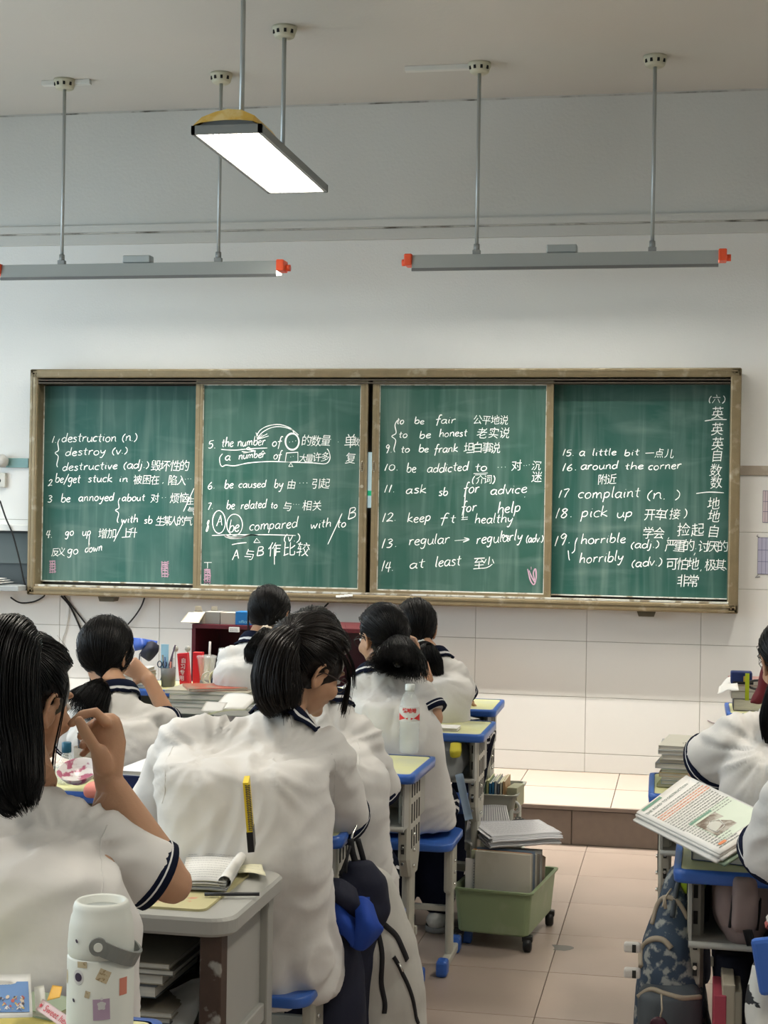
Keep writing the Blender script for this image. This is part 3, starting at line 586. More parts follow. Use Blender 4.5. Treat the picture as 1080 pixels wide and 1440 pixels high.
LW_, LL, LZ = .30, 1.2, 3.10
diff_m = mat('lit louvre panel', (1,1,1), .5, emit=(1,.94,.83,PANEL_POWER))
lframe = mat('lamp frame grey', (.27,.28,.27), .45, .3)
yel = mat('yellow translucent cover', (.85,.56,.12), .45)
def ceiling_lamp(x, y0, label, yellow=False, grp=None):
    root = empty('ceiling_lamp', (x, y0+LL/2, LZ), label, 'lamp', grp)
    fr = MB(); a, b, c, d = x-LW_/2, x+LW_/2, y0, y0+LL; t = .016; h = .035
    fr.box((a,c,LZ), (a+t,d,LZ+h)).box((b-t,c,LZ), (b,d,LZ+h)).box((a,c,LZ), (b,c+t,LZ+h)).box((a,d-t,LZ), (b,d,LZ+h))
    fr.box((a+.001,c+.001,LZ+h-.004), (b-.001,d-.001,LZ+h))
    fr.prism([(a+.02,c+.02,LZ+h),(b-.02,c+.02,LZ+h),(b-.07,c+.02,LZ+h+.03),(a+.07,c+.02,LZ+h+.03)], (0,LL-.04,0))
    fr.build('frame', lframe, root)
    MB().add([(a+t,c+t,LZ+.012),(a+t,d-t,LZ+.012),(b-t,d-t,LZ+.012),(b-t,c+t,LZ+.012)], [(0,1,2,3)]).build('diffuser', diff_m, root)
    lo = area('panel_light', (x, y0+LL/2, LZ+.0095), (0,0,0), LW_-.04, LL-.05, PANEL_WATTS, (1,.93,.82), R(135)); lo.parent = root; lo.matrix_parent_inverse = world_of(root).inverted()
    gr = MB(); n1, n2 = 11, 46
    for i in range(1, n1): xx = a+t+(LW_-2*t)*i/n1; gr.box((xx-.0012,c+t,LZ), (xx+.0012,d-t,LZ+.008))
    for j in range(1, n2): yy = c+t+(LL-2*t)*j/n2; gr.box((a+t,yy-.0012,LZ), (b-t,yy+.0012,LZ+.008))
    o = gr.build('louvre_grid', mat('bright louvre', (.93,.93,.90), .25, .3), root); o['kind'] = 'stuff'
    for yy in (c+.22, d-.30):
        MB().tube([(x, yy, LZ+h), (x, yy, ZC)], .011, 8).build('hanging_rod', mat('rod grey', (.45,.47,.46), .4, .4), root)
        rose(root, (x, yy, ZC))
    if yellow:
        cv = MB(); n = 10
        pr = [(-.14,0),(-.11,.040),(-.05,.062),(.0,.072),(.06,.066),(.115,.040),(.14,0)]
        for k, (yo, sc) in enumerate(((0,.55),(.05,1.0),(.30,1.0),(.36,.5))): pass
        rows = [[(x+px_, c-.005+yo, LZ+h+pz*sc) for px_, pz in pr] for yo, sc in ((0,.25),(.02,.95),(.30,1.0),(.36,.3))]
        pts = [p for r_ in rows for p in r_]
        cv.grid(pts, 4, len(pr), smooth=False)
        cv.build('yellow_cover', mat('yellow plastic cover', (.80,.50,.10), .5, color2=(.88,.66,.28), c2scale=14), root)
    return root
A = P(308, 180, 6.40); y_near = A.y; xl = A.x
B = P(426, 281, 7.55)
LX = (A.x+B.x)/2
ceiling_lamp(LX, y_near, 'bright suspended louvred lamp with yellow cover on its end', True)
C_ = P(118, 18, 4.72)
ceiling_lamp(C_.x, C_.y-LL, 'suspended louvred lamp cut off by the top edge of the picture')
for dx, dy in ((2.6, 0), (2.6, -2.8), (2.6, -5.6), (0, -5.6), (-2.6, 0), (-2.6, -2.8), (-2.6, -5.6)):
    ceiling_lamp(LX+dx, y_near+dy, 'louvred lamp outside the picture frame', grp='louvred lamps outside the frame')

# ---------------------------------------------------------------- desks and stools
blue = mat('blue plastic', (.035,.115,.42), .32, spec=.5)
lime = mat('lime desk laminate', (.62,.62,.33), .38, spec=.45, var=.05, vscale=6, color2=(.55,.56,.36), c2scale=11, c2lo=.5, c2hi=.7)
legm = mat('beige painted steel', (.42,.41,.35), .42, spec=.45, var=.06, vscale=12)
drawm = mat('drawer steel', (.36,.36,.33), .5)
boltm = mat('bolt steel', (.7,.7,.66), .25, .9)
holem = mat('dark slot', (.03,.03,.028), .8)
def rrect(hx, hy, r, n=5):
    out = []
    for cx, cy, a0 in ((hx-r,hy-r,0),(-hx+r,hy-r,PI/2),(-hx+r,-hy+r,PI),(hx-r,-hy+r,1.5*PI)):
        for k in range(n+1): a = a0+PI/2*k/n; out.append((cx+r*math.cos(a), cy+r*math.sin(a)))
    return out
def slab(mb, poly, z0, z1, mi=0, rnd=.004):
    n = len(poly); vs = []
    for s_, z in ((1-rnd*3, z0), (1, z0+rnd), (1, z1-rnd), (1-rnd*3, z1)): vs += [(x*s_, y*s_, z) for x, y in poly]
    fs = [(k*n+i, k*n+(i+1)%n, (k+1)*n+(i+1)%n, (k+1)*n+i) for k in range(3) for i in range(n)]
    mb.add(vs, fs, mi, True); k0 = len(mb.v)-4*n
    mb.f.append([k0+i for i in range(n)][::-1]); mb.m.append(mi); mb.sm.append(False)
    mb.f.append([k0+3*n+i for i in range(n)]); mb.m.append(mi); mb.sm.append(False)
def make_desk():
    root = empty('school_desk', (0,0,0))
    hx, hy = .30, .20
    mb = MB(); slab(mb, rrect(hx-.014, hy-.014, .02), .729, .7515); top = mb.build('desk_top', lime, root)
    mb = MB(); o_ = rrect(hx, hy, .028); i_ = rrect(hx-.016, hy-.016, .014); n = len(o_)
    vs = [(x,y,.733) for x,y in o_]+[(x*1.004,y*1.004,.743) for x,y in o_]+[(x*.997,y*.997,.7525) for x,y in o_]+[(x,y,.7530) for x,y in i_]+[(x,y,.722) for x,y in i_]+[(x*.997,y*.997,.724) for x,y in o_]
    fs = []
    for a, b in ((5,0),(0,1),(1,2),(2,3),(4,5)): fs += [(a*n+i, a*n+(i+1)%n, b*n+(i+1)%n, b*n+i) for i in range(n)]
    mb.add(vs, fs, 0, True); mb.build('blue_edging', blue, root)
    mb = MB(); mb.box((-.265,-.165,.575), (.265,.18,.583)).box((-.265,-.165,.583), (-.258,.18,.722)).box((.258,-.165,.583), (.265,.18,.722)).box((-.265,.173,.583), (.265,.18,.722))
    mb.tube([(-.265,-.168,.579), (.265,-.168,.579)], .008, 8); mb.build('book_tray', drawm, root)
    for s_ in (-1, 1):
        x = s_*.250
        mb = MB(); sec = [(x-.019,-.085),(x-.011,-.105),(x+.011,-.105),(x+.019,-.085),(x+.019,.085),(x+.011,.105),(x-.011,.105),(x-.019,.085)]
        k = len(sec); lv = [(.41,.55),(.47,.95),(.73,1.0)]
        vs = [(px, py*sc, z) for z, sc in lv for px, py in sec]
        mb.add(vs, [(a*k+i, a*k+(i+1)%k, (a+1)*k+(i+1)%k, (a+1)*k+i) for a in range(2) for i in range(k)]+[tuple(range(k))[::-1], tuple(range(2*k,3*k))])
        lg = mb.build('leg_sleeve', legm, root, fix=True)
        mb = MB()
        for yy in (-.06, -.02, .02, .06):
            for zz in ((.50,.56),(.58,.64),(.66,.71)): mb.bbox((x+s_*.0175, yy-.007, zz[0]), (x+s_*.0205, yy+.007, zz[1]), .001)
        for zz in (.49,.55,.61,.67): mb.box((x-.005,-.1062,zz), (x+.005,-.1045,zz+.03))
        o = mb.build('slot', holem, lg); o['kind'] = 'stuff'
        mb = MB()
        for zz in (.44,.49,.54): mb.tube([(x+s_*.017,-.03,zz),(x+s_*.026,-.03,zz)], .006, 8); mb.tube([(x,-.10,zz+.02),(x,-.112,zz+.02)], .005, 8)
        o = mb.build('bolt', boltm, lg); o['kind'] = 'stuff'
        MB().bbox((x-.014,-.045,.04), (x+.014,.045,.45), .010).build('leg', legm, root)
        MB().bbox((x-.016,-.19,.012), (x+.016,.19,.045), .008).build('foot_bar', legm, root)
        for yy in (-.2,.2): MB().bbox((x-.020,yy-.022,0), (x+.020,yy+.022,.052), .008).build('foot_cap', blue, root)
    MB().bbox((-.27,.04,.20),(.27,.06,.23),.004).build('crossbar', legm, root)
    return root
def make_stool():
    root = empty('stool', (0,0,0)); hx, hy = .18, .16
    mb = MB(); slab(mb, rrect(hx, hy, .045), .415, .440); mb.build('seat', blue, root)
    for s_ in (-1,1):
        x = s_*.155
        MB().bbox((x-.016,-.05,.25),(x+.016,.05,.415),.010).build('leg_sleeve', legm, root)
        MB().bbox((x-.011,-.032,.03),(x+.011,.032,.27),.008).build('leg', legm, root)
        mb = MB()
        for zz in (.28,.32,.36): mb.tube([(x+s_*.014,-.02,zz),(x+s_*.022,-.02,zz)], .005, 8)
        o = mb.build('bolt', boltm, root); o['kind'] = 'stuff'
        MB().bbox((x-.014,-.14,.010),(x+.014,.14,.04),.006).build('foot_bar', legm, root)
        for yy in (-.15,.15): MB().bbox((x-.019,yy-.030,0),(x+.019,yy+.030,.055),.010).build('foot_cap', blue, root)
    MB().bbox((-.15,-.012,.18),(.15,.012,.20),.004).build('crossbar', legm, root)
    return root
used = {}
def place(proto, x, y, rz, label, cat, group):
    o = proto if proto.name not in used else copy_tree(proto)
    used[proto.name] = 1
    o.location = (x, y, 0); o.rotation_euler = (0, 0, rz); return tag(o, label, cat, group)
dproto = make_desk(); sproto = make_stool()
GD = 'blue edged school desks'
def desk_nr(px, py, rz, label):      # by the near corner on the aisle side (right)
    c = atz(px, py, .75); m = rotz(rz) @ V(.30,-.20,0); return place(dproto, c.x-m.x, c.y-m.y, rz, label, 'desk', GD)
def desk_nl(px, py, rz, label):
    c = atz(px, py, .75); m = rotz(rz) @ V(-.30,-.20,0); return place(dproto, c.x-m.x, c.y-m.y, rz, label, 'desk', GD)
dA = desk_nr(697, 1000, R(1), 'lime topped desk with blue edge, front row beside the podium step')
dB = desk_nr(680, 1035, R(0), 'lime topped blue edged desk holding a small white card')
dC = desk_nr(582, 1092, R(-1), 'lime topped blue edged desk carrying the clear water bottle')
dD = desk_nr(480, 1180, R(1), 'blue edged desk with the pale backpack hung on its side hook')
c = atz(236, 1436, .75); dE = place(dproto, c.x-.30, c.y-.20, 0, 'blue edged desk carrying the white flask, cut by the lower frame edge', 'desk', GD)
dR1 = desk_nl(947, 1225, R(-1), 'blue edged desk under the big open textbook, pink backpack in its tray')
dR2 = desk_nl(912, 1118, R(1), 'blue edged desk with a tall pile of exercise books near the step')
dR3 = desk_nl(1022, 1004, R(0), 'blue edged desk behind the striped book pile at the podium wall')
cA = atz(240, 971.5, .75)
dA2 = place(dproto, 1.98, cA.y+.2, 0, 'lime topped blue edged desk used by the student with the cream scrunchie', 'desk', GD)
dA3 = place(dproto, 1.36, cA.y+.2, R(.5), 'lime topped desk crowded with cups before the red lectern', 'desk', GD)
cB = atz(300, 1040, .75)
dB2 = place(dproto, 1.93, cB.y+.2, R(-.5), 'desk under the magazine pile in the second row', 'desk', GD)
cC = atz(150, 1118, .75)
dC2 = place(dproto, 1.93, cC.y+.2, R(.5), 'desk holding the blue box, bowl and small bottle', 'desk', GD)
GS = 'blue topped stools'
def stool(x, y, rz, label): return place(sproto, x, y, rz, label, 'stool', GS)

# grey painted wooden desk
gp = mat('chipped grey desk paint', (.34,.34,.31), .42, var=.08, vscale=9, color2=(.075,.045,.032), c2scale=5.5, c2lo=.62, c2hi=.66)
gpl = mat('grey desk paint', (.36,.36,.335), .4, var=.07, vscale=8)
gdark = mat('bare brown wood', (.06,.036,.026), .55, var=.3, vscale=25, color2=(.30,.29,.26), c2scale=9, c2lo=.56, c2hi=.6)
g0 = atz(312, 1288, .745); GW, GH = .60, .40
g = empty('wooden_desk', (g0.x-GW/2, g0.y+GH/2, 0), 'old grey painted wooden desk with chipped corner leg, books in its open shelf', 'desk')
gx0, gx1, gy0, gy1 = g0.x-GW, g0.x, g0.y, g0.y+GH
def at_slab(mb, cx, cy, poly, z0, z1, mi=0):
    m2 = MB(); slab(m2, poly, z0, z1, rnd=.006); mb.add([(x+cx, y+cy, z) for x, y, z in m2.v], m2.f, mi, False)
mb = MB(); at_slab(mb, (gx0+gx1)/2, (gy0+gy1)/2, rrect(GW/2+.025, GH/2+.02, .05, 7), .705, .742); mb.build('desk_top', gpl, g)
mb = MB(); at_slab(mb, (gx0+gx1)/2-.01, (gy0+gy1)/2, rrect(GW/2-.035, GH/2-.03, .02, 4), .741, .7445); mb.build('desk_mat', mat('floral yellow mat', (.55,.50,.27), .5, color2=(.60,.25,.16), c2scale=22, c2lo=.58, c2hi=.64), g)
for x, y, m in ((gx1-.045, gy0, gdark), (gx1-.045, gy1-.045, gp), (gx0, gy0, gpl), (gx0, gy1-.045, gpl)):
    o = MB().bbox((x,y,0),(x+.045,y+.045,.706),.003).build('leg', m, g)
    if m is gdark: tag(o, 'corner leg with grey paint chipped off to brown wood')
MB().box((gx1-.032,gy0+.045,.46),(gx1-.018,gy1-.045,.705)).build('side_panel', gpl, g)
MB().bbox((gx1-.04,gy0+.045,.425),(gx1-.006,gy1-.045,.465),.003).build('side_rail', gpl, g)
MB().box((gx0+.01,gy0+.045,.46),(gx0+.024,gy1-.045,.705)).build('side_panel', gpl, g)
MB().bbox((gx0+.045,gy0+.005,.425),(gx1-.045,gy0+.03,.462),.003).build('front_rail', gp, g)
MB().box((gx0+.02,gy0+.02,.445),(gx1-.02,gy1-.03,.458)).build('shelf', gpl, g)
MB().box((gx0+.02,gy1-.03,.458),(gx1-.02,gy1-.018,.705)).build('rear_panel', gdark, g)

# red lectern on the podium with the small boxes
maroon = mat('maroon lectern board', (.085,.008,.014), .3, spec=.5, var=.1, vscale=5)
la = P(197, 905, 7.15); lb = P(508, 905, 7.05); ly = -.86; lt = P(300, 893, 7.2).z
lec = empty('lectern', ((la.x+lb.x)/2, ly+.2, PZ), 'wide dark red lectern with open shelf, behind the crowded front desk', 'lectern')
x0, x1 = la.x, lb.x
MB().bbox((x0,ly,lt-.022),(x1,ly+.45,lt),.003).build('lectern_top', maroon, lec)
MB().box((x0,ly,PZ),(x0+.02,ly+.44,lt-.022)).build('side_panel', maroon, lec)
MB().box((x1-.02,ly,PZ),(x1,ly+.44,lt-.022)).build('side_panel', maroon, lec)
MB().box((x0+.02,ly+.42,PZ),(x1-.02,ly+.44,lt-.022)).build('rear_panel', maroon, lec)
MB().box((x0+.02,ly+.01,lt-.34),(x1-.02,ly+.42,lt-.32)).build('shelf', maroon, lec)
MB().box((x0+.02,ly+.02,PZ),(x1-.02,ly+.035,lt-.34)).build('front_panel', maroon, lec)

# ---------------------------------------------------------------- people
from mathutils.bvhtree import BVHTree
skin = mat('skin', (.50,.285,.175), .5, spec=.35, var=.05, vscale=14, sss=.12, bump=.08, bscale=300)
shirt_m = mat('white school shirt', (.66,.645,.62), .85, spec=.15, var=.02, vscale=5, bump=.35, bscale=13, sheen=.15)
navy = mat('navy knit', (.006,.009,.024), .85, spec=.12)
trouser = mat('navy track trousers', (.005,.0065,.016), .85, spec=.12, bump=.3, bscale=15)
stripe_w = mat('white stripe', (.68,.68,.68), .7)
hair_m = mat('black hair', (.0035,.003,.003), .36, spec=.26, var=.3, vscale=30)
hair_b = mat('dark brown hair', (.009,.0062,.005), .36, spec=.30, var=.3, vscale=30)
shoe_m = mat('white shoe', (.55,.55,.52), .5)
def loft(mb, rings, n=20, mi=0, sup=2.0):
    """rings = (centre, half a, half b, axis a, axis b); closed"""
    vs = []
    for c, a, b, A, B in rings:
        for j in range(n):
            t = 2*PI*j/n; ct, st = math.cos(t), math.sin(t)
            x = math.copysign(abs(ct)**(2/sup), ct); y = math.copysign(abs(st)**(2/sup), st)
            vs.append(c+A*(a*x)+B*(b*y))
    k = len(rings); fs = [(i*n+j, i*n+(j+1)%n, (i+1)*n+(j+1)%n, (i+1)*n+j) for i in range(k-1) for j in range(n)]
    vs.append(rings[0][0]); vs.append(rings[-1][0]); p, q = len(vs)-2, len(vs)-1
    fs += [((j+1)%n, j, p) for j in range(n)]+[((k-1)*n+j, (k-1)*n+(j+1)%n, q) for j in range(n)]
    mb.add(vs, fs, mi, True)
def chain(mb, pts, rs, flat=None, n=14):
    """tapered limb with domed ends; flat = (axis, factor) squashes across that axis"""
    pts = [V(*p) for p in pts]; 
    t0 = (pts[1]-pts[0]).normalized(); t1 = (pts[-1]-pts[-2]).normalized()
    P_ = [pts[0]-t0*rs[0]*.85, pts[0]-t0*rs[0]*.5]+pts+[pts[-1]+t1*rs[-1]*.5, pts[-1]+t1*rs[-1]*.85]
    Rr = [rs[0]*.45, rs[0]*.84]+list(rs)+[rs[-1]*.84, rs[-1]*.45]
    rings = []; prev = None
    for i, p in enumerate(P_):
        t = (P_[min(i+1,len(P_)-1)]-P_[max(i-1,0)]).normalized()
        if flat is not None: a = flat[0]-t*t.dot(flat[0]); a = a.normalized() if a.length > 1e-4 else t.orthogonal().normalized()
        elif prev is None: a = t.orthogonal().normalized()
        else: a = (prev-t*prev.dot(t)).normalized()
        prev = a; b = t.cross(a).normalized(); rings.append((p, Rr[i]*(flat[1] if flat else 1), Rr[i], a, b))
    loft(mb, rings, n)
def ell(mb, c, rad, A, B, C, n=14):
    rings = [(c+C*(rad[2]*math.sin(PI*(k/8-.5))), max(.001, rad[0]*math.cos(PI*(k/8-.5))), max(.001, rad[1]*math.cos(PI*(k/8-.5))), A, B) for k in range(0, 9)]
    loft(mb, rings, n)
def remesh(mb, vox, it, name):
    me = mb.mesh('tmp', skin); o = bpy.data.objects.new('tmp', me); col.objects.link(o)
    m = o.modifiers.new('r', 'REMESH'); m.mode = 'VOXEL'; m.voxel_size = vox; m.use_smooth_shade = True
    s_ = o.modifiers.new('s', 'SMOOTH'); s_.factor = .5; s_.iterations = it
    dg = bpy.context.evaluated_depsgraph_get(); r = bpy.data.meshes.new_from_object(o.evaluated_get(dg)); r.name = name
    bpy.data.objects.remove(o); bpy.data.meshes.remove(me); return r
def fin(me, m, name, parent):
    me.materials.clear(); me.materials.append(m)
    me.polygons.foreach_set('use_smooth', [True]*len(me.polygons)); return link(name, me, parent)
def displace(me, fn):
    nrm = [v.normal.copy() for v in me.vertices]
    for v, n_ in zip(me.vertices, nrm): v.co += n_*fn(v.co)
    me.update()
def segd(p, a, b):
    k = max(0, min(1, (p-a).dot(b-a)/max(1e-9, (b-a).length_squared))); return (p-a.lerp(b, k)).length
def segp(p, a, b): return a.lerp(b, max(0, min(1, (p-a).dot(b-a)/max(1e-9, (b-a).length_squared))))
def finger(mb, pts, r): chain(mb, pts, [r*1.05]+[r]*(len(pts)-2)+[r*.82], n=10)
def hand(mb, w_, d, nrm, side, curl=.6, sc=1.0):
    """w_ wrist, d pointing direction, nrm back-of-hand normal, side +1 thumb towards d x nrm"""
    d = d.normalized(); nrm = (nrm-d*nrm.dot(d)).normalized(); s_ = d.cross(nrm)*side
    loft(mb, [(w_+d*(t*.088*sc), (.026+.014*t)*sc, (.017-.003*t)*sc, s_, nrm) for t in (-.15,.0,.3,.6,.9,1.0)], 14)
    for k, (off, ln) in enumerate(((.030,.066),(.010,.074),(-.010,.069),(-.029,.054))):
        p = w_+d*(.085-(.006 if k in (0,3) else 0))*sc+s_*off*sc; pts = [p-d*.01]; a = curl*.5+.05*k
        for seg in (.45,.32,.26):
            pts.append(pts[-1]+(d*math.cos(a)-nrm*math.sin(a))*ln*seg*sc+s_*(off*.06)); a += curl*.75
        finger(mb, pts, .0082*sc)
    b = w_+d*.020*sc+s_*.024*sc
    finger(mb, [b, b+(d*.55+s_*.8-nrm*.25)*.036*sc, b+(d*.9+s_*.9-nrm*.45)*.052*sc, b+(d*1.3+s_*.75-nrm*.7)*.062*sc], .0098*sc)
def frame(f, u):
    f = f.normalized(); r = f.cross(u).normalized(); u = r.cross(f); return r, f, u
def head(mb, c, r, f, u, sc=1.0):
    q = lambda x, y, z: c+(r*x+f*y+u*z)*sc
    E_ = lambda p, rad: ell(mb, q(*p), [a*sc for a in rad], r, f, u)
    E_((0,-.012,.022), (.073,.090,.086)); E_((0,.028,-.022), (.062,.060,.078)); E_((0,.040,-.062), (.044,.042,.040))
    E_((0,.088,-.022), (.012,.018,.012)); E_((0,.080,-.004), (.009,.014,.026)); E_((0,.081,-.052), (.020,.011,.0085)); E_((0,.075,-.082), (.020,.014,.016))
    E_((0,.076,.022), (.046,.012,.010)); E_((.036,.062,-.030), (.022,.020,.022)); E_((-.036,.062,-.030), (.022,.020,.022))
    for s_ in (-1,1):
        rim = [q(s_*(.071+.010*k_), -.004+.018*math.cos(a), -.012+.030*math.sin(a)) for a, k_ in ((-1.6,.2),(-2.6,.9),(2.6,1.4),(1.8,1.3),(1.0,.7),(.3,.3))]
        chain(mb, rim, [.0065,.006,.0055,.0055,.0055,.005], n=8); E_((s_*.072,.0,-.022), (.007,.014,.020))
def mk_hair(root, c, r, f, u, tie, tail, tw, m, sc=1.0, seed=1, nst=900, tailst=420, spread=1.0, crown=(.084,.104,.100), part_front=.30, vol=1.0, loose=(), full=False):
    """tie, tail points in world space; tw = tail radii along tail"""
    rnd = random.Random(seed)
    rx, ry, rz_ = (x*sc*vol for x in crown); c0 = c+u*.020*sc-f*.010*sc
    def sph(d): return c0+r*(d.x*rx)+f*(d.y*ry)+u*(d.z*rz_)
    def isface(d): return d.y > part_front and d.z < .62-.25*(1-d.y) or (d.z < -.72) or (d.z < -.30 and d.y > -.05) or (abs(d.x) > .72 and d.z < -.1 and d.y > -.2)
    # scalp cap
    mb = MB(); nu, nv = 44, 64; pts = []
    for i in range(nu+1):
        ph = PI*i/nu
        for j in range(nv):
            th = 2*PI*j/nv; d = V(math.sin(ph)*math.cos(th), math.sin(ph)*math.sin(th), math.cos(ph))
            k = .86 if isface(d) else .975+.012*math.sin(th*19+ph*3)
            pts.append(sph(d*k))
    fs = [(i*nv+j, i*nv+(j+1)%nv, (i+1)*nv+(j+1)%nv, (i+1)*nv+j) for i in range(nu) for j in range(nv)]
    mb.add(pts, fs, 0, True)
    tailp = smooth_path([tie]+list(tail), 5); nt = len(tailp)
    tr = [np.interp(i/(nt-1), np.linspace(0,1,len(tw)), tw) for i in range(nt)]
    if tail:
        kb = max(4, int(nt*.84)); mb.tube(tailp[:kb], [min(x*.62, .034+x*.03)*(1 if i < kb*.6 else max(.06, 1-((i-kb*.6)/(kb*.4))**1.5)) for i, x in enumerate(tr[:kb])], 14)
    cap = mb.build('hair', m, root)
    # strands
    td = tie-c0; td = V(td.dot(r)/rx, td.dot(f)/ry, td.dot(u)/rz_).normalized()
    sv = MB()
    def strand(ps, w0, w1):
        n_ = len(ps); vs = []
        for i, p in enumerate(ps):
            t = (ps[min(i+1,n_-1)]-ps[max(i-1,0)]).normalized(); o1 = (p-c0).cross(t); o1 = o1.normalized() if o1.length > 1e-6 else t.orthogonal()
            o2 = t.cross(o1); ww = w0+(w1-w0)*(i/(n_-1))**2
            vs += [p+o1*ww, p-o1*ww*.5+o2*ww*.8, p-o1*ww*.5-o2*ww*.8]
        sv.add(vs, [(3*i+a, 3*i+(a+1)%3, 3*i+3+(a+1)%3, 3*i+3+a) for i in range(n_-1) for a in range(3)], 0, True)
    def tailpath(a0, rad, t_end, spr):
        out = []; m_ = max(3, int(nt*t_end)); ph = rnd.uniform(-.4,.4)
        for i in range(1, m_):
            t = tailp[min(i+1,nt-1)]-tailp[max(i-1,0)]; t.normalize(); A = (r-t*r.dot(t)); A = A.normalized() if A.length > .05 else f.copy(); B = t.cross(A)
            k = i/(nt-1); rr = tr[i]*rad*(1+spr*k*k*.35)
            out.append(tailp[i]+(A*math.cos(a0+ph*k)+B*math.sin(a0+ph*k))*rr)
        return out
    for _ in range(nst):
        while True:
            d = V(rnd.gauss(0,1), rnd.gauss(0,1), rnd.gauss(0,1)).normalized()
            if not isface(d) : break
        ang = d.angle(td)
        lift = rnd.uniform(.985, 1.035)+(.04 if rnd.random() < .03 else 0)
        if full:
            # long loose hair: falls down from the crown
            ps = [sph(d*lift)]
        n_ = 9; ps = []
        ax = d.cross(td)
        if ax.length < .02: continue
        ax.normalize(); wob = rnd.uniform(-.05,.05)
        start = -rnd.random()*.14
        for i in range(n_):
            k = i/(n_-1); a = ang*(start+(1-start)*k)
            q = Matrix.Rotation(a, 3, ax) @ d
            if i and k < .5 and isface(q): q = d
            w2 = 1+wob*math.sin(k*PI)*.3
            ps.append(sph(q*lift*w2) if k < .97 else tie+(sph(q)-tie)*.5)
        if isface((Matrix.Rotation(ang*start, 3, ax) @ d)): ps = ps[3:]
        if tail and rnd.random() < .5: ps += tailpath(rnd.uniform(0,2*PI), rnd.uniform(.6,1.05), rnd.uniform(.7,1.0), spread)
        strand(ps, .0011, .0006)
    for _ in range(tailst if tail else 0):
        ps = tailpath(rnd.uniform(0,2*PI), rnd.uniform(.35,1.12), rnd.uniform(.75,1.0), spread)
        if len(ps) > 2: strand([tie]+ps, .0013, .0003)
    for lp in loose:
        for _ in range(lp[2]):
            jit = V(rnd.gauss(0,1), rnd.gauss(0,1), rnd.gauss(0,1))*lp[1]; base = [p+jit*(.25+1.0*i/len(lp[0])) for i, p in enumerate(lp[0])]
            strand(smooth_path(base, 5), .0011, .0004)
    for _ in range(26):     # flyaways
        d = V(rnd.gauss(0,1), rnd.gauss(0,.8), abs(rnd.gauss(0,1))).normalized()
        if isface(d): continue
        q = [sph(d*1.0), sph((d+V(rnd.uniform(-.2,.2),-.1,.1)).normalized()*1.06), sph((d+V(rnd.uniform(-.4,.4),-.3,.1)).normalized()*rnd.uniform(1.05,1.14))]
        strand(smooth_path(q, 4), .0005, .0002)
    s_ = sv.build('strands', m, cap); s_['kind'] = 'stuff'; return cap
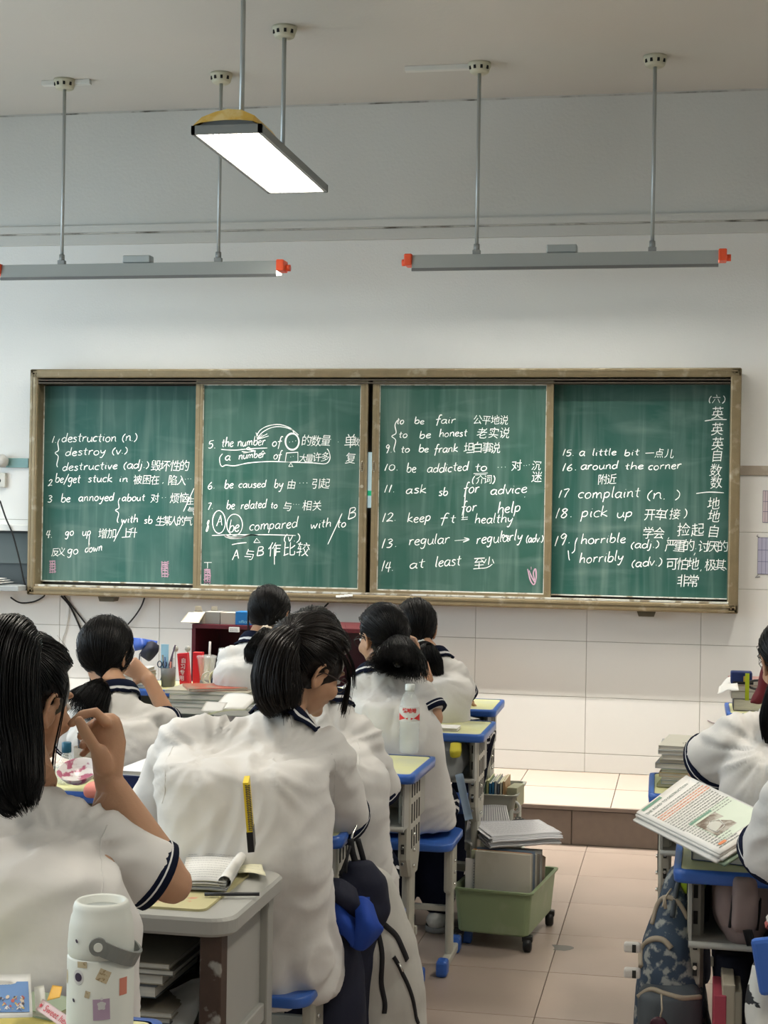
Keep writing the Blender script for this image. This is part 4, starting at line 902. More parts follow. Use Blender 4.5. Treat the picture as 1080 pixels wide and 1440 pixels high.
def person(label, S):
    """S: dict of joints in world space"""
    g_ = lambda k: S[k].copy()
    pel, mid, chest, nk, hd = g_('pel'), g_('mid'), g_('chest'), g_('nk'), g_('hd')
    sl, sr, el, er = g_('sl'), g_('sr'), g_('el'), g_('er')
    root = empty('person', (pel.x, pel.y, .44), label, 'person')
    rad = S.get('w', 1.0); seed = S.get('seed', 1)
    lat = (sr-sl).normalized(); fwd0 = V(0,1,0); lat_p = S.get('latp', V(1,0,0)).normalized()
    r, f, u = frame(S['face'], S.get('hup', V(0,0,1)))
    hs = S.get('hs', 1.0)
    wl = S.get('wl') or el+V(.13,.19,.0); wr = S.get('wr') or er+V(-.13,.19,.0)
    spine = [pel+V(0,0,-.06), pel, (pel+mid)/2, mid, (mid+chest)/2, chest, (sl+sr)/2*.75+chest*.25]
    # body: one continuous surface
    mb = MB(); head(mb, hd, r, f, u, hs)
    chain(mb, [nk-(nk-chest).normalized()*.05, nk, hd-u*.055*hs-f*.018*hs], [.060,.052,.050])
    loft(mb, [(spine[0], .14*rad, .10*rad, lat_p, fwd0), (pel, .15*rad, .105*rad, lat_p, fwd0), (mid, .125*rad, .09*rad, ((lat+lat_p)/2).normalized(), fwd0), (chest, .145*rad, .095*rad, lat, fwd0), ((sl+sr)/2, .13*rad, .06, lat, fwd0), (nk, .06, .05, lat, fwd0)])
    for s_, sh, e_, w_ in ((-1, sl, el, wl), (1, sr, er, wr)):
        chain(mb, [(sh+chest)/2, sh, sh*.5+e_*.5, e_], [.055,.050,.043,.037*S.get('arm',1)])
        chain(mb, [e_, e_*.65+w_*.35, w_], [.036,.036*S.get('arm',1),.025])
        hk = 'hand_l' if s_ < 0 else 'hand_r'
        if hk in S: S[hk](mb)
        else: hand(mb, w_, (w_-e_), V(0,0,1), -s_, .5)
    kl = S.get('kl') or pel+V(-.13,.38,.0); kr = S.get('kr') or pel+V(.13,.38,.0)
    al = S.get('al') or V(kl.x, kl.y+.02, .09); ar = S.get('ar') or V(kr.x, kr.y+.02, .09)
    for s_, k_, a_ in ((-1,kl,al),(1,kr,ar)):
        chain(mb, [pel+lat_p*s_*.08, k_, k_*.5+a_*.5, a_], [.078,.054,.050,.034])
        chain(mb, [a_, a_+V(0,.10,-.05)], [.032,.026])
    vox = S.get('vox', .0065)
    body_me = remesh(mb, vox, S.get('bsm', 2), 'body'); fin(body_me, skin, 'body', root)
    for s_ in (-1,1):
        m2 = MB(); ell(m2, hd+(r*s_*.031+f*.073+u*.0)*hs, (.0115,.009,.0075), r, f, u, 10); m2.build('eye', mat('eye white', (.6,.58,.55), .25), root)
    # shirt
    sw, sd = .185*rad, .142*rad; puff = S.get('puff', 1.0)
    latm = ((lat+lat_p)/2).normalized(); fw = lambda a: V(0,0,1).cross(a).normalized() if abs(a.z) < .9 else fwd0
    hemz = S.get('hem', .075)
    mb = MB(); dn = (pel-mid).normalized()
    shm = (sl+sr)/2
    wsh = (sr-sl).length/2
    loft(mb, [(pel+dn*hemz, sw*1.0, sd*1.08, lat_p, fw(lat_p)), (pel, sw*1.0, sd*1.05, lat_p, fw(lat_p)), ((pel+mid)/2, sw*.93*puff, sd*.98, latm, fw(latm)), (mid, sw*.92*puff, sd*.95, latm, fw(latm)), ((mid+chest)/2, sw*.98, sd*.98, lat, fw(lat)), (chest, wsh+.028, sd*.95, lat, fw(lat)), (chest*.4+shm*.6, wsh+.022, sd*.84, lat, fw(lat)), (shm+(nk-chest).normalized()*.02, wsh*.78, .088, lat, fw(lat)), (nk*.6+shm*.4, .085, .075, lat, fw(lat)), (nk+(nk-chest).normalized()*.005, .062, .060, lat, fw(lat))], 28, sup=2.25)
    fr_ = S.get('sleeve', .80); ends = []
    for s_, sh, e_ in ((-1, sl, el), (1, sr, er)):
        d = (e_-sh); L_ = d.length; d.normalize(); se = S.get('slr', .070)
        p1 = sh+d*L_*fr_
        chain(mb, [(nk*.35+sh*.65)+V(0,0,-.02), sh], [.055,.058])
        A_ = d.orthogonal().normalized(); B_ = d.cross(A_)
        loft(mb, [(sh-d*.03, .045,.045,A_,B_), (sh, .062,.062,A_,B_), (sh+d*L_*fr_*.5, se*.96, se*.96, A_, B_), (p1-d*.01, se*1.04, se*1.04, A_, B_), (p1, se*1.05, se*1.05, A_, B_)], 20)
        ends.append((p1, d, se*1.05, A_, B_))
    me = remesh(mb, S.get('svox', .0088), S.get('ssm', 18), 'shirt')
    amp = S.get('amp', 1.25); off = V(seed*3.7, seed*1.3, seed*2.1)
    ctrs = [(sl+chest)/2, (sr+chest)/2]
    def rdg(x): return 1-2.6*abs(x)
    def wr_(p):
        q = p+off; wv = noise.noise(q*4.5); w3 = noise.noise(q*9+V(5,1,2))
        k = max(0, min(1, (mid.z+.05-p.z)/.25)); top = max(0, min(1, (p.z-chest.z+.02)/.10))
        low = rdg(noise.noise(V(q.x*3.2+wv*.8, q.y*3.2, q.z*15+wv*3.5)))
        sd2 = min(ctrs, key=lambda c_: (p-c_).length); rv = p-sd2; an = math.atan2(rv.z, rv.x); dist = rv.length
        rad_ = rdg(noise.noise(V(an*3.4+off.x, dist*5+wv, off.y)))*max(0, 1-abs(dist-.10)/.14)
        dg_ = rdg(noise.noise(V((q.x-q.z*.8)*11+wv, q.y*4, (q.x+q.z)*3)))
        vert = rdg(noise.noise(V(q.x*12+wv*2, q.y*6, q.z*2.4)))
        return amp*(low*.0062*k+rad_*.0075+dg_*.0030+vert*.0028*(1-k)*(1-top*.5)+wv*.006+w3*.0015)
    displace(me, wr_)
    sh_o = fin(me, shirt_m, 'shirt', root)
    bvh = BVHTree.FromPolygons([v.co.copy() for v in me.vertices], [list(p.vertices) for p in me.polygons])
    nun = (nk-chest).normalized(); tree_cut = [(p1, d) for p1, d, *_ in ends]
    for v in body_me.vertices:
        p = v.co
        if (p-nk).dot(nun) > .012 and (p-nk).length < .30 and (p-nk).cross(nun).length < .085 or (p-hd).length < .13: continue
        if not (segd(p, nk, chest) < .115 or segd(p, sl, sr) < .085 or segd(p, chest, pel) < .13) and (min(segd(p, el, wl), segd(p, er, wr)) < .062 or (p-wl).length < .17 or (p-wr).length < .17): continue
        if any((p-p1).dot(d) > -.004 and min(segd(p, p1, e_), segd(p, e_, w_)) < .075 for (p1, d), e_, w_ in zip(tree_cut, (el, er), (wl, wr))): continue
        ax_ = min((segp(p, a, b) for a, b in ((sl,sr),(chest,pel),(nk,chest),(sl,el),(sr,er))), key=lambda q_: (q_-p).length); dv_ = p-ax_; dl_ = dv_.length
        if dl_ < 1e-4: continue
        dv_ /= dl_; h = bvh.ray_cast(ax_, dv_, .5)
        if h[0] is not None and dl_ > h[3]-.016: v.co = ax_+dv_*max(.004, h[3]-.020)
        h = bvh.find_nearest(v.co, .05)
        if h[0] is not None and (v.co-h[0]).dot(h[1]) > -.012: v.co = h[0]-h[1]*.016
    body_me.update()
    for sm in S.get('seams', ()):
        pts = []
        for x, y in sm:
            h = bvh.ray_cast(CAM, (P(x, y, 1)-CAM).normalized())
            if h[0] is not None: pts.append(h[0]-h[1]*.0002)
        if len(pts) > 1:
            sp = [bvh.find_nearest(p)[0] for p in smooth_path(pts, 6)]; MB().tube(sp, .0011, 5).build('seam', shirt_m, sh_o)
    # cuffs
    for p1, d, rr, A_, B_ in ends:
        mb = MB(); n = 28; prof = [(-.020,.95),(-.018,1.045),(-.0105,1.055),(-.0100,1.057),(-.0065,1.057),(-.006,1.055),(.006,1.05),(.008,1.0),(.006,.80)]; mis = [0,0,0,1,0,0,0,0]
        vs = []
        for t, k in prof:
            for j in range(n):
                a = 2*PI*j/n; rad_ = rr*k*(1+.03*math.sin(3*a+seed)); vs.append(p1+d*t+(A_*math.cos(a)+B_*math.sin(a))*rad_)
        k0 = len(mb.v); mb.v += [tuple(x) for x in vs]
        for i in range(len(prof)-1):
            for j in range(n): mb.f.append([i*n+j, i*n+(j+1)%n, (i+1)*n+(j+1)%n, (i+1)*n+j]); mb.m.append(mis[i]); mb.sm.append(True)
        mb.build('sleeve_cuff', [navy, stripe_w], sh_o)
    # collar
    if S.get('collar', True):
        nu_ = (nk-chest).normalized(); nu_ = (nu_+(hd-nk).normalized()).normalized(); la_ = (lat-nu_*lat.dot(nu_)).normalized(); fa_ = nu_.cross(la_)
        mb = MB(); n = 40; lv = [(.012,.050,0),(.016,.054,0),(.012,.061,0),(.005,.069,0),(.001,.074,1),(-.001,.078,0),(-.006,.083,0)]
        rows = []
        for h_, rr, mi in lv:
            row = []
            for j in range(n):
                a = 2*PI*j/n; p = nk+nu_*h_+(la_*math.cos(a)*1.12+fa_*math.sin(a)*1.0)*rr
                if rr > .062:
                    hit = bvh.find_nearest(p-nu_*.02*(rr-.062)/.03)
                    if hit[0] is not None: tgt = hit[0]+hit[1]*(.007); k = min(1, (rr-.062)/.02); p = p.lerp(tgt, k)
                row.append(p)
            rows.append(row)
        mb.v = [tuple(p) for row in rows for p in row]
        for i in range(len(lv)-1):
            for j in range(n): mb.f.append([i*n+j, i*n+(j+1)%n, (i+1)*n+(j+1)%n, (i+1)*n+j]); mb.m.append(lv[i][2]); mb.sm.append(True)
        co = mb.build('collar', [navy, stripe_w], sh_o)
        so = co.modifiers.new('t', 'SOLIDIFY'); so.thickness = .003; so.offset = 0
    # trousers
    mb = MB(); loft(mb, [(pel+V(0,0,-.085), .165*rad,.12*rad,lat_p,fw(lat_p)), (pel+V(0,0,-.03), .178*rad,.135*rad,lat_p,fw(lat_p)), (pel+V(0,0,.06), .16*rad,.12*rad,lat_p,fw(lat_p))])
    for s_, k_, a_ in ((-1,kl,al),(1,kr,ar)):
        chain(mb, [pel+lat_p*s_*.085+V(0,0,-.01), (pel+lat_p*s_*.1+k_)/2, k_, k_*.5+a_*.5, a_+V(0,0,.01)], [.098,.088,.070,.070,.066])
    me = remesh(mb, .012, 3, 'trousers'); displace(me, lambda p: (abs(noise.noise(V(p.x*9,p.y*9,p.z*7)+off))-.2)*.012)
    for v in me.vertices:
        if v.co.z < pel.z-.10 or v.co.y > pel.y+.16: continue
        h = bvh.find_nearest(v.co, .12)
        if h[0] is not None and (v.co-h[0]).dot(h[1]) > -.008: v.co = h[0]-h[1]*.010
    me.update(); S['bvh'] = bvh; S['shirt'] = sh_o
    tr_o = fin(me, trouser, 'trousers', root)
    bt = BVHTree.FromPolygons([v.co.copy() for v in me.vertices], [list(p.vertices) for p in me.polygons])
    for s_, k_, a_ in ((-1,kl,al),(1,kr,ar)):
        mb = MB()
        for o_ in (-.013, .013):
            path = [pel+lat_p*s_*.17+V(0,-.02+o_,.05), pel+lat_p*s_*.2+V(0,.06,o_), (pel+k_)/2+lat_p*s_*.14+V(0,0,o_), k_+lat_p*s_*.09+V(0,o_,o_), (k_+a_)/2+lat_p*s_*.09+V(0,o_,0), a_+lat_p*s_*.09+V(0,o_,.02)]
            sp = smooth_path(path, 8); rows = []
            for i, p in enumerate(sp):
                h = bt.find_nearest(p); q = h[0]+h[1]*.0015; t = (sp[min(i+1,len(sp)-1)]-sp[max(i-1,0)]).normalized(); b_ = t.cross(h[1]).normalized()*.0045
                rows += [q-b_, q+b_]
            mb.add(rows, [(2*i,2*i+1,2*i+3,2*i+2) for i in range(len(sp)-1)], 0, True)
        o = mb.build('side_stripe', stripe_w, tr_o); o['kind'] = 'stuff'
        m3 = MB(); b_ = a_+V(0,0,-a_.z)
        if a_.z < .2:
            chain(m3, [b_+V(0,-.035,.045), b_+V(0,.05,.042), b_+V(0,.145,.030)], [.040,.042,.036], (V(0,0,1),.85)); me3 = remesh(m3, .008, 3, 'shoe')
            for v in me3.vertices: v.co.z = max(v.co.z, .004)
            so = fin(me3, shoe_m, 'shoe', root)
            m4 = MB(); m4.add([(b_.x+x, b_.y+.055+y, z) for z in (.0,.022) for x, y in rrect(.046,.115,.04,4)], [(i,(i+1)%20,20+(i+1)%20,20+i) for i in range(20)] if False else [(i,(i+1)%20,20+(i+1)%20,20+i) for i in range(20)]+[tuple(range(20))[::-1]]) if False else None
            m5 = MB(); pr = rrect(.044,.112,.040,4); nn = len(pr)
            m5.add([(b_.x+x*k, b_.y+.055+y*k, z) for z, k in ((.001,.97),(.004,1),(.022,1),(.024,.96)) for x, y in pr], [(q*nn+i, q*nn+(i+1)%nn, (q+1)*nn+(i+1)%nn, (q+1)*nn+i) for q in range(3) for i in range(nn)]+[tuple(range(nn))[::-1]], 0, True)
            m5.build('sole', mat('grey sole', (.30,.30,.29), .6), so)
    if 'hair' in S:
        H = S['hair']; mk_hair(root, hd, r, f, u, H['tie'], H['tail'], H['tw'], H.get('m', hair_m), hs, seed, **H.get('kw', {}))
        if 'scr' in H:
            d = (H['tail'][0]-H['tie']).normalized(); A_ = d.orthogonal().normalized(); B_ = d.cross(A_); mb = MB(); n1, n2 = 26, 8; vs = []; R1 = H.get('sr', .017)
            for i in range(n1):
                a = 2*PI*i/n1; o1 = A_*math.cos(a)+B_*math.sin(a)
                for j in range(n2):
                    b = 2*PI*j/n2; rr = .0075*(1+.25*math.sin(a*9)); vs.append(H['tie']+d*.004+o1*(R1+rr*math.cos(b))+d*rr*math.sin(b)*1.2)
            mb.add(vs, [(i*n2+j, i*n2+(j+1)%n2, ((i+1)%n1)*n2+(j+1)%n2, ((i+1)%n1)*n2+j) for i in range(n1) for j in range(n2)], 0, True)
            mb.build('scrunchie', H['scr'], root)
    if S.get('glasses'):
        mb = MB(); q = lambda x, y, z: hd+(r*x+f*y+u*z)*hs
        for s_ in (-1,1):
            ring = [q(s_*.034+.024*math.cos(a), .092-.006*abs(s_*.034+.024*math.cos(a))/.05, -.004+.018*math.sin(a)) for a in [2*PI*k/20 for k in range(21)]]
            mb.tube(ring, .0013, 6, caps=False); mb.tube([q(s_*.058,.086,.002), q(s_*.076,.05,.002), q(s_*.080,.0,.0), q(s_*.080,-.016,-.018)], .0014, 6)
        mb.tube([q(-.010,.092,.0), q(0,.095,.003), q(.010,.092,.0)], .0012, 6)
        gl = mb.build('glasses', mat('dark glasses frame', (.03,.02,.02), .3), root)
    return root

cream_s = mat('cream scrunchie', (.72,.62,.50), .8); grey_s = mat('pale grey scrunchie', (.55,.57,.56), .8); blk_s = mat('black hair tie', (.01,.01,.012), .7)
# P4: broad back in the middle
def P4hand(mb): pass
person('broad-backed student in white shirt with loose brown ponytail, head bent over the desk', dict(
    seed=4, w=1.15, pel=P(352,1335,3.75), mid=P(345,1205,3.66), chest=P(342,1075,3.70), nk=P(398,1004,3.82), hd=P(432,938,3.88), hs=1.05,
    sl=P(262,1046,3.76), sr=P(458,1058,3.80), el=P(216,1158,3.96), er=P(478,1165,4.00), seams=[[(466,1060),(471,1090),(470,1130)], [(243,1050),(232,1090),(228,1130)]], face=V(.62,.62,-.42), hup=V(.22,.1,1), slr=.075, sleeve=.86, vox=.005, puff=1.02, amp=1.7, ssm=34, svox=.009, hem=.10,
    hair=dict(tie=P(408,892,3.80), tail=[P(393,915,3.75), P(388,950,3.74), P(393,980,3.73), P(402,1004,3.72)], tw=[.026,.044,.050,.046,.026], m=hair_b, kw=dict(nst=1500, tailst=1100, spread=1.0, vol=1.05, loose=[([P(470,905,3.80), P(487,930,3.86), P(491,960,3.90), P(483,1002,3.90)], .006, 60), ([P(402,890,3.78), P(372,930,3.76), P(366,975,3.76), P(372,992,3.76)], .008, 60), ([P(392,960,3.76), P(400,990,3.76), P(404,1018,3.75)], .008, 60), ([P(480,900,3.80), P(496,935,3.90), P(498,968,3.90)], .004, 16)])), glasses=True))
# P5: behind P4
person('student half hidden behind the broad back, navy-cuffed sleeve resting by the bottle desk', dict(
    seed=5, w=.90, pel=P(474,1225,4.32), mid=P(470,1125,4.25), chest=P(458,1048,4.28), nk=P(455,985,4.36), hd=P(441,914,4.42), sl=P(408,1030,4.35), sr=P(507,1038,4.34), el=P(390,1110,4.5), er=P(531,1128,4.44),
    wr=P(495,1146,4.55), face=V(0,.8,-.45), sleeve=.84, slr=.070, puff=.95, hem=.10, kr=P(518,1222,4.62), kl=P(420,1222,4.62), ar=P(528,1400,4.7), seams=[[(503,1040),(506,1075),(503,1115)]],
    hair=dict(tie=P(436,880,4.32), tail=[P(430,900,4.30), P(428,950,4.32), P(430,990,4.34)], tw=[.02,.032,.030,.014], kw=dict(nst=1000, tailst=300))))
# P6
person('student with low wide ponytail and glasses, chin turned left, one hand up at the head', dict(
    seed=6, w=.88, pel=P(572,1125,5.42), mid=P(562,1052,5.35), chest=P(547,988,5.37), nk=P(532,942,5.44), hd=P(537,896,5.50), sl=P(506,974,5.42), sr=P(586,974,5.42), el=P(490,1018,5.6), er=P(609,1010,5.38),
    wr=P(593,934,5.50), hand_r=lambda mb: hand(mb, P(592,933,5.50), V(-.09,.03,.03), V(0,-1,0), 1, .5, .95), face=V(-.72,.62,-.18), sleeve=.80, slr=.062, puff=1.0, hem=.10, amp=.85,
    kl=P(548,1140,5.8), kr=P(612,1140,5.8), al=P(560,1268,5.82), ar=P(616,1268,5.82), glasses=True,
    hair=dict(tie=P(556,903,5.40), tail=[P(560,914,5.34), P(560,930,5.30), P(557,946,5.28)], tw=[.018,.052,.080,.086], scr=blk_s, sr=.014, kw=dict(nst=1300, tailst=2200, spread=.9))))
# P7
person('student at the front row desk with long plait tied by a grey scrunchie', dict(
    seed=7, w=.85, amp=.7, puff=.95, pel=P(610,1045,6.12), mid=P(612,995,6.08), chest=P(616,952,6.10), nk=P(606,925,6.16), hd=P(584,884,6.24), sl=P(584,948,6.15), sr=P(634,946,6.15), el=P(575,985,6.35), er=P(653,982,6.22),
    face=V(-.18,.85,-.35), sleeve=.84, slr=.060, hem=.05, al=P(580,1200,6.4), ar=P(630,1235,6.4),
    hair=dict(tie=P(592,907,6.12), tail=[P(600,918,6.07), P(608,935,6.06), P(617,958,6.06)], tw=[.016,.040,.036,.014], scr=grey_s, sr=.018, kw=dict(nst=1100, tailst=600))))
# P3
person('student seated by the red lectern, short ponytail held by a cream scrunchie', dict(
    seed=3, w=.80, amp=.6, puff=.95, pel=P(352,1010,6.32), mid=P(350,965,6.28), chest=P(350,932,6.28), nk=P(362,903,6.36), hd=P(379,864,6.42), sl=P(328,926,6.34), sr=P(388,926,6.34), el=P(316,970,6.5), er=P(402,966,6.5),
    face=V(.10,.9,-.30), sleeve=.85, slr=.058, hem=.05,
    hair=dict(tie=P(376,886,6.28), tail=[P(371,900,6.24), P(364,918,6.22), P(362,935,6.22)], tw=[.018,.040,.050,.034], scr=cream_s, sr=.020, kw=dict(nst=1100, tailst=700, spread=.8, loose=[([P(353,845,6.38), P(349,865,6.36), P(350,888,6.35)], .003, 14)]))))
# P2
person('student with round dark head and low ponytail, one bare forearm raised to the cheek', dict(
    seed=2, w=.88, amp=.7, pel=P(160,1120,5.25), mid=P(162,1062,5.18), chest=P(160,1010,5.20), nk=P(163,972,5.27), hd=P(150,918,5.34), hs=1.02, sl=P(118,1012,5.25), sr=P(196,1014,5.25), el=P(92,1050,5.4), er=P(243,1020,5.44),
    wr=P(209,955,5.46), hand_r=lambda mb: hand(mb, P(208,954,5.46), V(-.06,.01,.035), V(.3,-1,.2), -1, .7, .95), face=V(.18,.9,-.25), sleeve=.80, slr=.058, puff=.98, arm=.82,
    hair=dict(tie=P(141,962,5.22), tail=[P(136,974,5.18), P(126,988,5.17), P(118,1000,5.18)], tw=[.018,.045,.060,.058], scr=blk_s, sr=.013, kw=dict(nst=1400, tailst=800, spread=1.0, vol=1.04))))
# P1: nearest on the left
def P1hand(mb):
    w_ = P(152,1098,2.900)
    chain(mb, [P(156,1118,2.905), w_, P(152,1070,2.905), P(152,1045,2.915), P(151,1022,2.915)], [.027,.027,.031,.035,.030], (V(.1,-1,0),.60), 14)
    chain(mb, [P(147,1078,2.890), P(140,1058,2.870)], [.020,.017])
    finger(mb, [P(150,1016,2.890), P(134,1001,2.895), P(116,1005,2.885), P(100,1018,2.875)], .0098)
    finger(mb, [P(154,1022,2.920), P(137,1013,2.940), P(121,1026,2.920), P(113,1036,2.905)], .0095)
    finger(mb, [P(155,1034,2.940), P(136,1030,2.960), P(122,1040,2.940), P(116,1049,2.920)], .0092)
    finger(mb, [P(154,1047,2.950), P(136,1046,2.970), P(123,1053,2.950), P(116,1061,2.935)], .0083)
    finger(mb, [P(142,1066,2.870), P(129,1044,2.855), P(118,1027,2.850), P(111,1013,2.850)], .0112)
person('student nearest the camera, long black high ponytail, right hand raised twirling hair', dict(
    seed=8, w=1.05, pel=P(48,1490,2.75), mid=P(45,1345,2.66), chest=P(42,1205,2.70), nk=P(42,1108,2.84), hd=P(34,985,2.93), hs=1.04, sl=P(-58,1150,2.80), sr=P(116,1176,2.86), el=P(-100,1270,3.0), er=P(243,1243,2.92),
    wr=P(160,1106,2.90), kr=P(40,1520,3.15), kl=P(-80,1520,3.15), hand_r=P1hand, arm=1.05, face=V(.42,.9,-.22), sleeve=.82, slr=.062, vox=.0042, bsm=2, svox=.009, amp=1.3, ssm=24, collar=False,
    seams=[[(152,1112),(151,1160),(143,1225),(136,1275)]],
    hair=dict(tie=P(20,900,2.86), tail=[P(14,905,2.76), P(8,960,2.72), P(14,1040,2.70), P(22,1110,2.66), P(34,1140,2.64)], tw=[.026,.050,.052,.050,.042,.022], kw=dict(nst=1500, tailst=1300, spread=.4, vol=1.03, part_front=.25, loose=[([P(95,960,2.92), P(86,1010,2.88), P(76,1060,2.88), P(72,1112,2.86)], .003, 10)]))))
# P8, P9 on the right
person('black-haired student cut by the right frame edge, wide white sleeve drooping over the book pile', dict(
    seed=9, pel=P(1110,1250,4.3), mid=P(1108,1150,4.22), chest=P(1105,1065,4.22), nk=P(1110,1000,4.3), hd=P(1110,930,4.34), sl=P(1038,1032,4.27), sr=P(1165,1032,4.27), el=P(985,1088,4.42), er=P(1190,1110,4.45),
    face=V(-.3,.9,-.3), sleeve=.72, slr=.078, amp=1.3, puff=1.1, collar=False,
    hair=dict(tie=P(1108,950,4.22), tail=[P(1098,965,4.18), P(1085,1010,4.17), P(1082,1050,4.17)], tw=[.02,.03,.026,.010], kw=dict(nst=700, tailst=400))))
person('student mostly outside the frame, only a white sleeve leaning by the open textbook', dict(
    seed=10, w=.9, pel=P(1215,1400,3.22), mid=P(1215,1270,3.15), chest=P(1210,1160,3.15), nk=P(1190,1075,3.25), hd=P(1190,960,3.32), sl=P(1128,1118,3.2), sr=P(1285,1120,3.2), el=P(1082,1212,3.34), er=P(1320,1230,3.4),
    wl=P(1110,1228,3.55), face=V(-.2,.9,-.35), sleeve=.90, slr=.070, amp=1.4, collar=False,
    hair=dict(tie=P(1190,940,3.2), tail=[P(1190,1000,3.15), P(1190,1050,3.12)], tw=[.02,.03,.01], kw=dict(nst=500, tailst=200))))
for px, py, D, lb in ((352,1390,3.74,'blue stool under the broad-backed student'), (470,1290,4.3,'blue stool under the student behind the pale backpack'), (572,1172,5.42,'blue stool whose blue foot stands beside the green crate'), (607,1110,6.1,'blue stool at the front row aisle desk'), (345,1080,6.3,'blue stool below the cream scrunchie student'), (160,1180,5.22,'blue stool below the student with raised forearm'), (48,1560,2.72,'blue stool of the student nearest the camera'), (1112,1320,4.28,'blue stool behind the pink backpack desk'), (1190,1480,3.2,'blue stool outside the right frame edge')):
    q = P(px, py, D); stool(q.x, q.y, 0, lb)

# ---------------------------------------------------------------- things on and around the desks
DZ = .7530
paper = mat('white paper', (.72,.71,.68), .8, spec=.1, var=.03, vscale=20)
cream_p = mat('cream paper', (.70,.68,.50), .8, spec=.1)
page = mat('page edges', (.60,.57,.50), .9, var=.18, vscale=260, stretch=(.1,.1,1))
ink = mat('grey ink', (.16,.16,.19), .8)
def cmat(n, c, r=.5, **k): return mat(n, c, r, **k)
BOOKC = [cmat('book cover %d' % i, c, .45) for i, c in enumerate([(.05,.16,.36),(.34,.07,.06),(.52,.44,.28),(.12,.25,.20),(.55,.53,.48),(.04,.20,.34),(.30,.20,.12),(.50,.50,.50),(.16,.16,.20),(.42,.20,.10),(.60,.58,.50)])]
def book(name, c, w_, d_, h_, rz, cover, label=None, cat='book', group=None, rot=None, pm=None, lines=0):
    """closed book lying flat, c = centre of its underside"""
    root = MB(); m = (rot if rot is not None else rotz(rz)); c = V(*c)
    def bx_(mb, a, b, mi=0):
        m2 = MB(); m2.box(a, b); mb.add([m @ V(*v)+c for v in m2.v], m2.f, mi)
    t = min(.0015, h_*.2)
    bx_(root, (-w_/2,-d_/2,0), (w_/2,d_/2,t)); bx_(root, (-w_/2,-d_/2,h_-t), (w_/2,d_/2,h_)); bx_(root, (-w_/2,-d_/2,t), (-w_/2+t*1.2,d_/2,h_-t))
    o = root.build(name, cover); tag(o, label, cat, group)
    p = MB(); bx_(p, (-w_/2+t,-d_/2+.003,t), (w_/2-.003,d_/2-.003,h_-t)); p.build('pages', pm or page, o)
    if lines:
        l = MB()
        for k in range(lines):
            yy = d_/2-.02-(d_-.04)*k/max(1,lines-1); x = -w_/2+.015
            while x < w_/2-.02:
                q = random.uniform(.006,.03); bx_(l, (x, yy-.0008, h_), (min(x+q, w_/2-.015), yy+.0008, h_+.0004)); x += q+.005
        lo = l.build('written_lines', ink, o); lo['kind'] = 'stuff'
    return o
def onmesh(bvh, px, py):
    d = (P(px, py, 1)-CAM).normalized(); h = bvh.ray_cast(CAM, d); return h[0], h[1]
def sheet(name, pts4, m, label=None, cat=None, parent=None, curl=.0, n=8, th=.0006, group=None, amp=0.0):
    """thin sheet spanned by four corners, gently waved"""
    a, b, c, d = [V(*p) for p in pts4]; nn = (b-a).cross(d-a).normalized(); top = []; 
    for i in range(n+1):
        for j in range(n+1):
            u_, v_ = i/n, j/n; p = (a*(1-u_)+b*u_)*(1-v_)+(d*(1-u_)+c*u_)*v_
            top.append(p+nn*(curl*math.sin(PI*u_)*.5+curl*.5*(u_**2)+amp*noise.noise(p*20)))
    mb = MB(); k = (n+1)**2; mb.v = [tuple(p) for p in top]+[tuple(p-nn*th) for p in top]
    def F(f): mb.f.append(f); mb.m.append(0); mb.sm.append(True)
    for i in range(n):
        for j in range(n):
            q = i*(n+1)+j; F([q, q+1, q+n+2, q+n+1]); F([q+k, q+k+n+1, q+k+n+2, q+k+1])
    for e in ([i*(n+1) for i in range(n+1)], [i*(n+1)+n for i in range(n+1)], list(range(n+1)), [n*(n+1)+j for j in range(n+1)]):
        for x, y in zip(e, e[1:]): F([x, y, y+k, x+k])
    o = mb.build(name, m, parent); return tag(o, label, cat, group)
def flat_lines(parent, pts4, rows, m=ink, lw=.0012, seg=.02, name='written_lines', off=.0012, fill=.85, curlf=None):
    a, b, c, d = [V(*p) for p in pts4]; nn = (b-a).cross(d-a).normalized(); mb = MB()
    for r_ in range(rows):
        v_ = (r_+.5)/rows; u_ = .04
        while u_ < .95*fill+.04:
            du = random.uniform(.25,1.2)*seg; u1 = min(u_+du, .97)
            pq = lambda u__, dv: (a*(1-u__)+b*u__)*(1-v_)+(d*(1-u__)+c*u__)*v_+nn*(off+(curlf(u__) if curlf else 0))+(d-a).normalized()*dv
            mb.add([pq(u_,-lw/2), pq(u1,-lw/2), pq(u1,lw/2), pq(u_,lw/2)], [(0,1,2,3)]); u_ = u1+seg*.25
    o = mb.build(name, m, parent); o['kind'] = 'stuff'; return o

# --- flask on the nearest desk
fc = P(141, 1400, 2.20); FX, FY = fc.x, fc.y
fl = empty('flask', (FX,FY,DZ), 'white insulated flask with grey loop handle and small stickers', 'flask')
fw_ = mat('flask white', (.66,.68,.63), .45, spec=.4); fg = mat('flask grey silicone', (.19,.20,.19), .55)
RB = .0468
mb = MB(); mb.lathe([(.0001,0),(RB-.004,0),(RB-.001,.004),(RB,.012),(RB,.166),(RB-.001,.1685),(RB-.002,.169)], (FX,FY,DZ), 48); mb.build('bottle_body', fw_, fl)
mb = MB(); z0 = .171; mb.lathe([(RB-.003,z0-.004),(RB-.0008,z0),(RB-.0002,z0+.01),(RB-.002,z0+.038),(RB-.004,z0+.050),(RB-.007,z0+.057),(RB-.007,z0+.064),(RB-.009,z0+.070),(RB-.012,z0+.073),(RB-.016,z0+.071),(RB-.017,z0+.060),(.0001,z0+.058)], (FX,FY,DZ), 48); lid = mb.build('lid', fw_, fl)
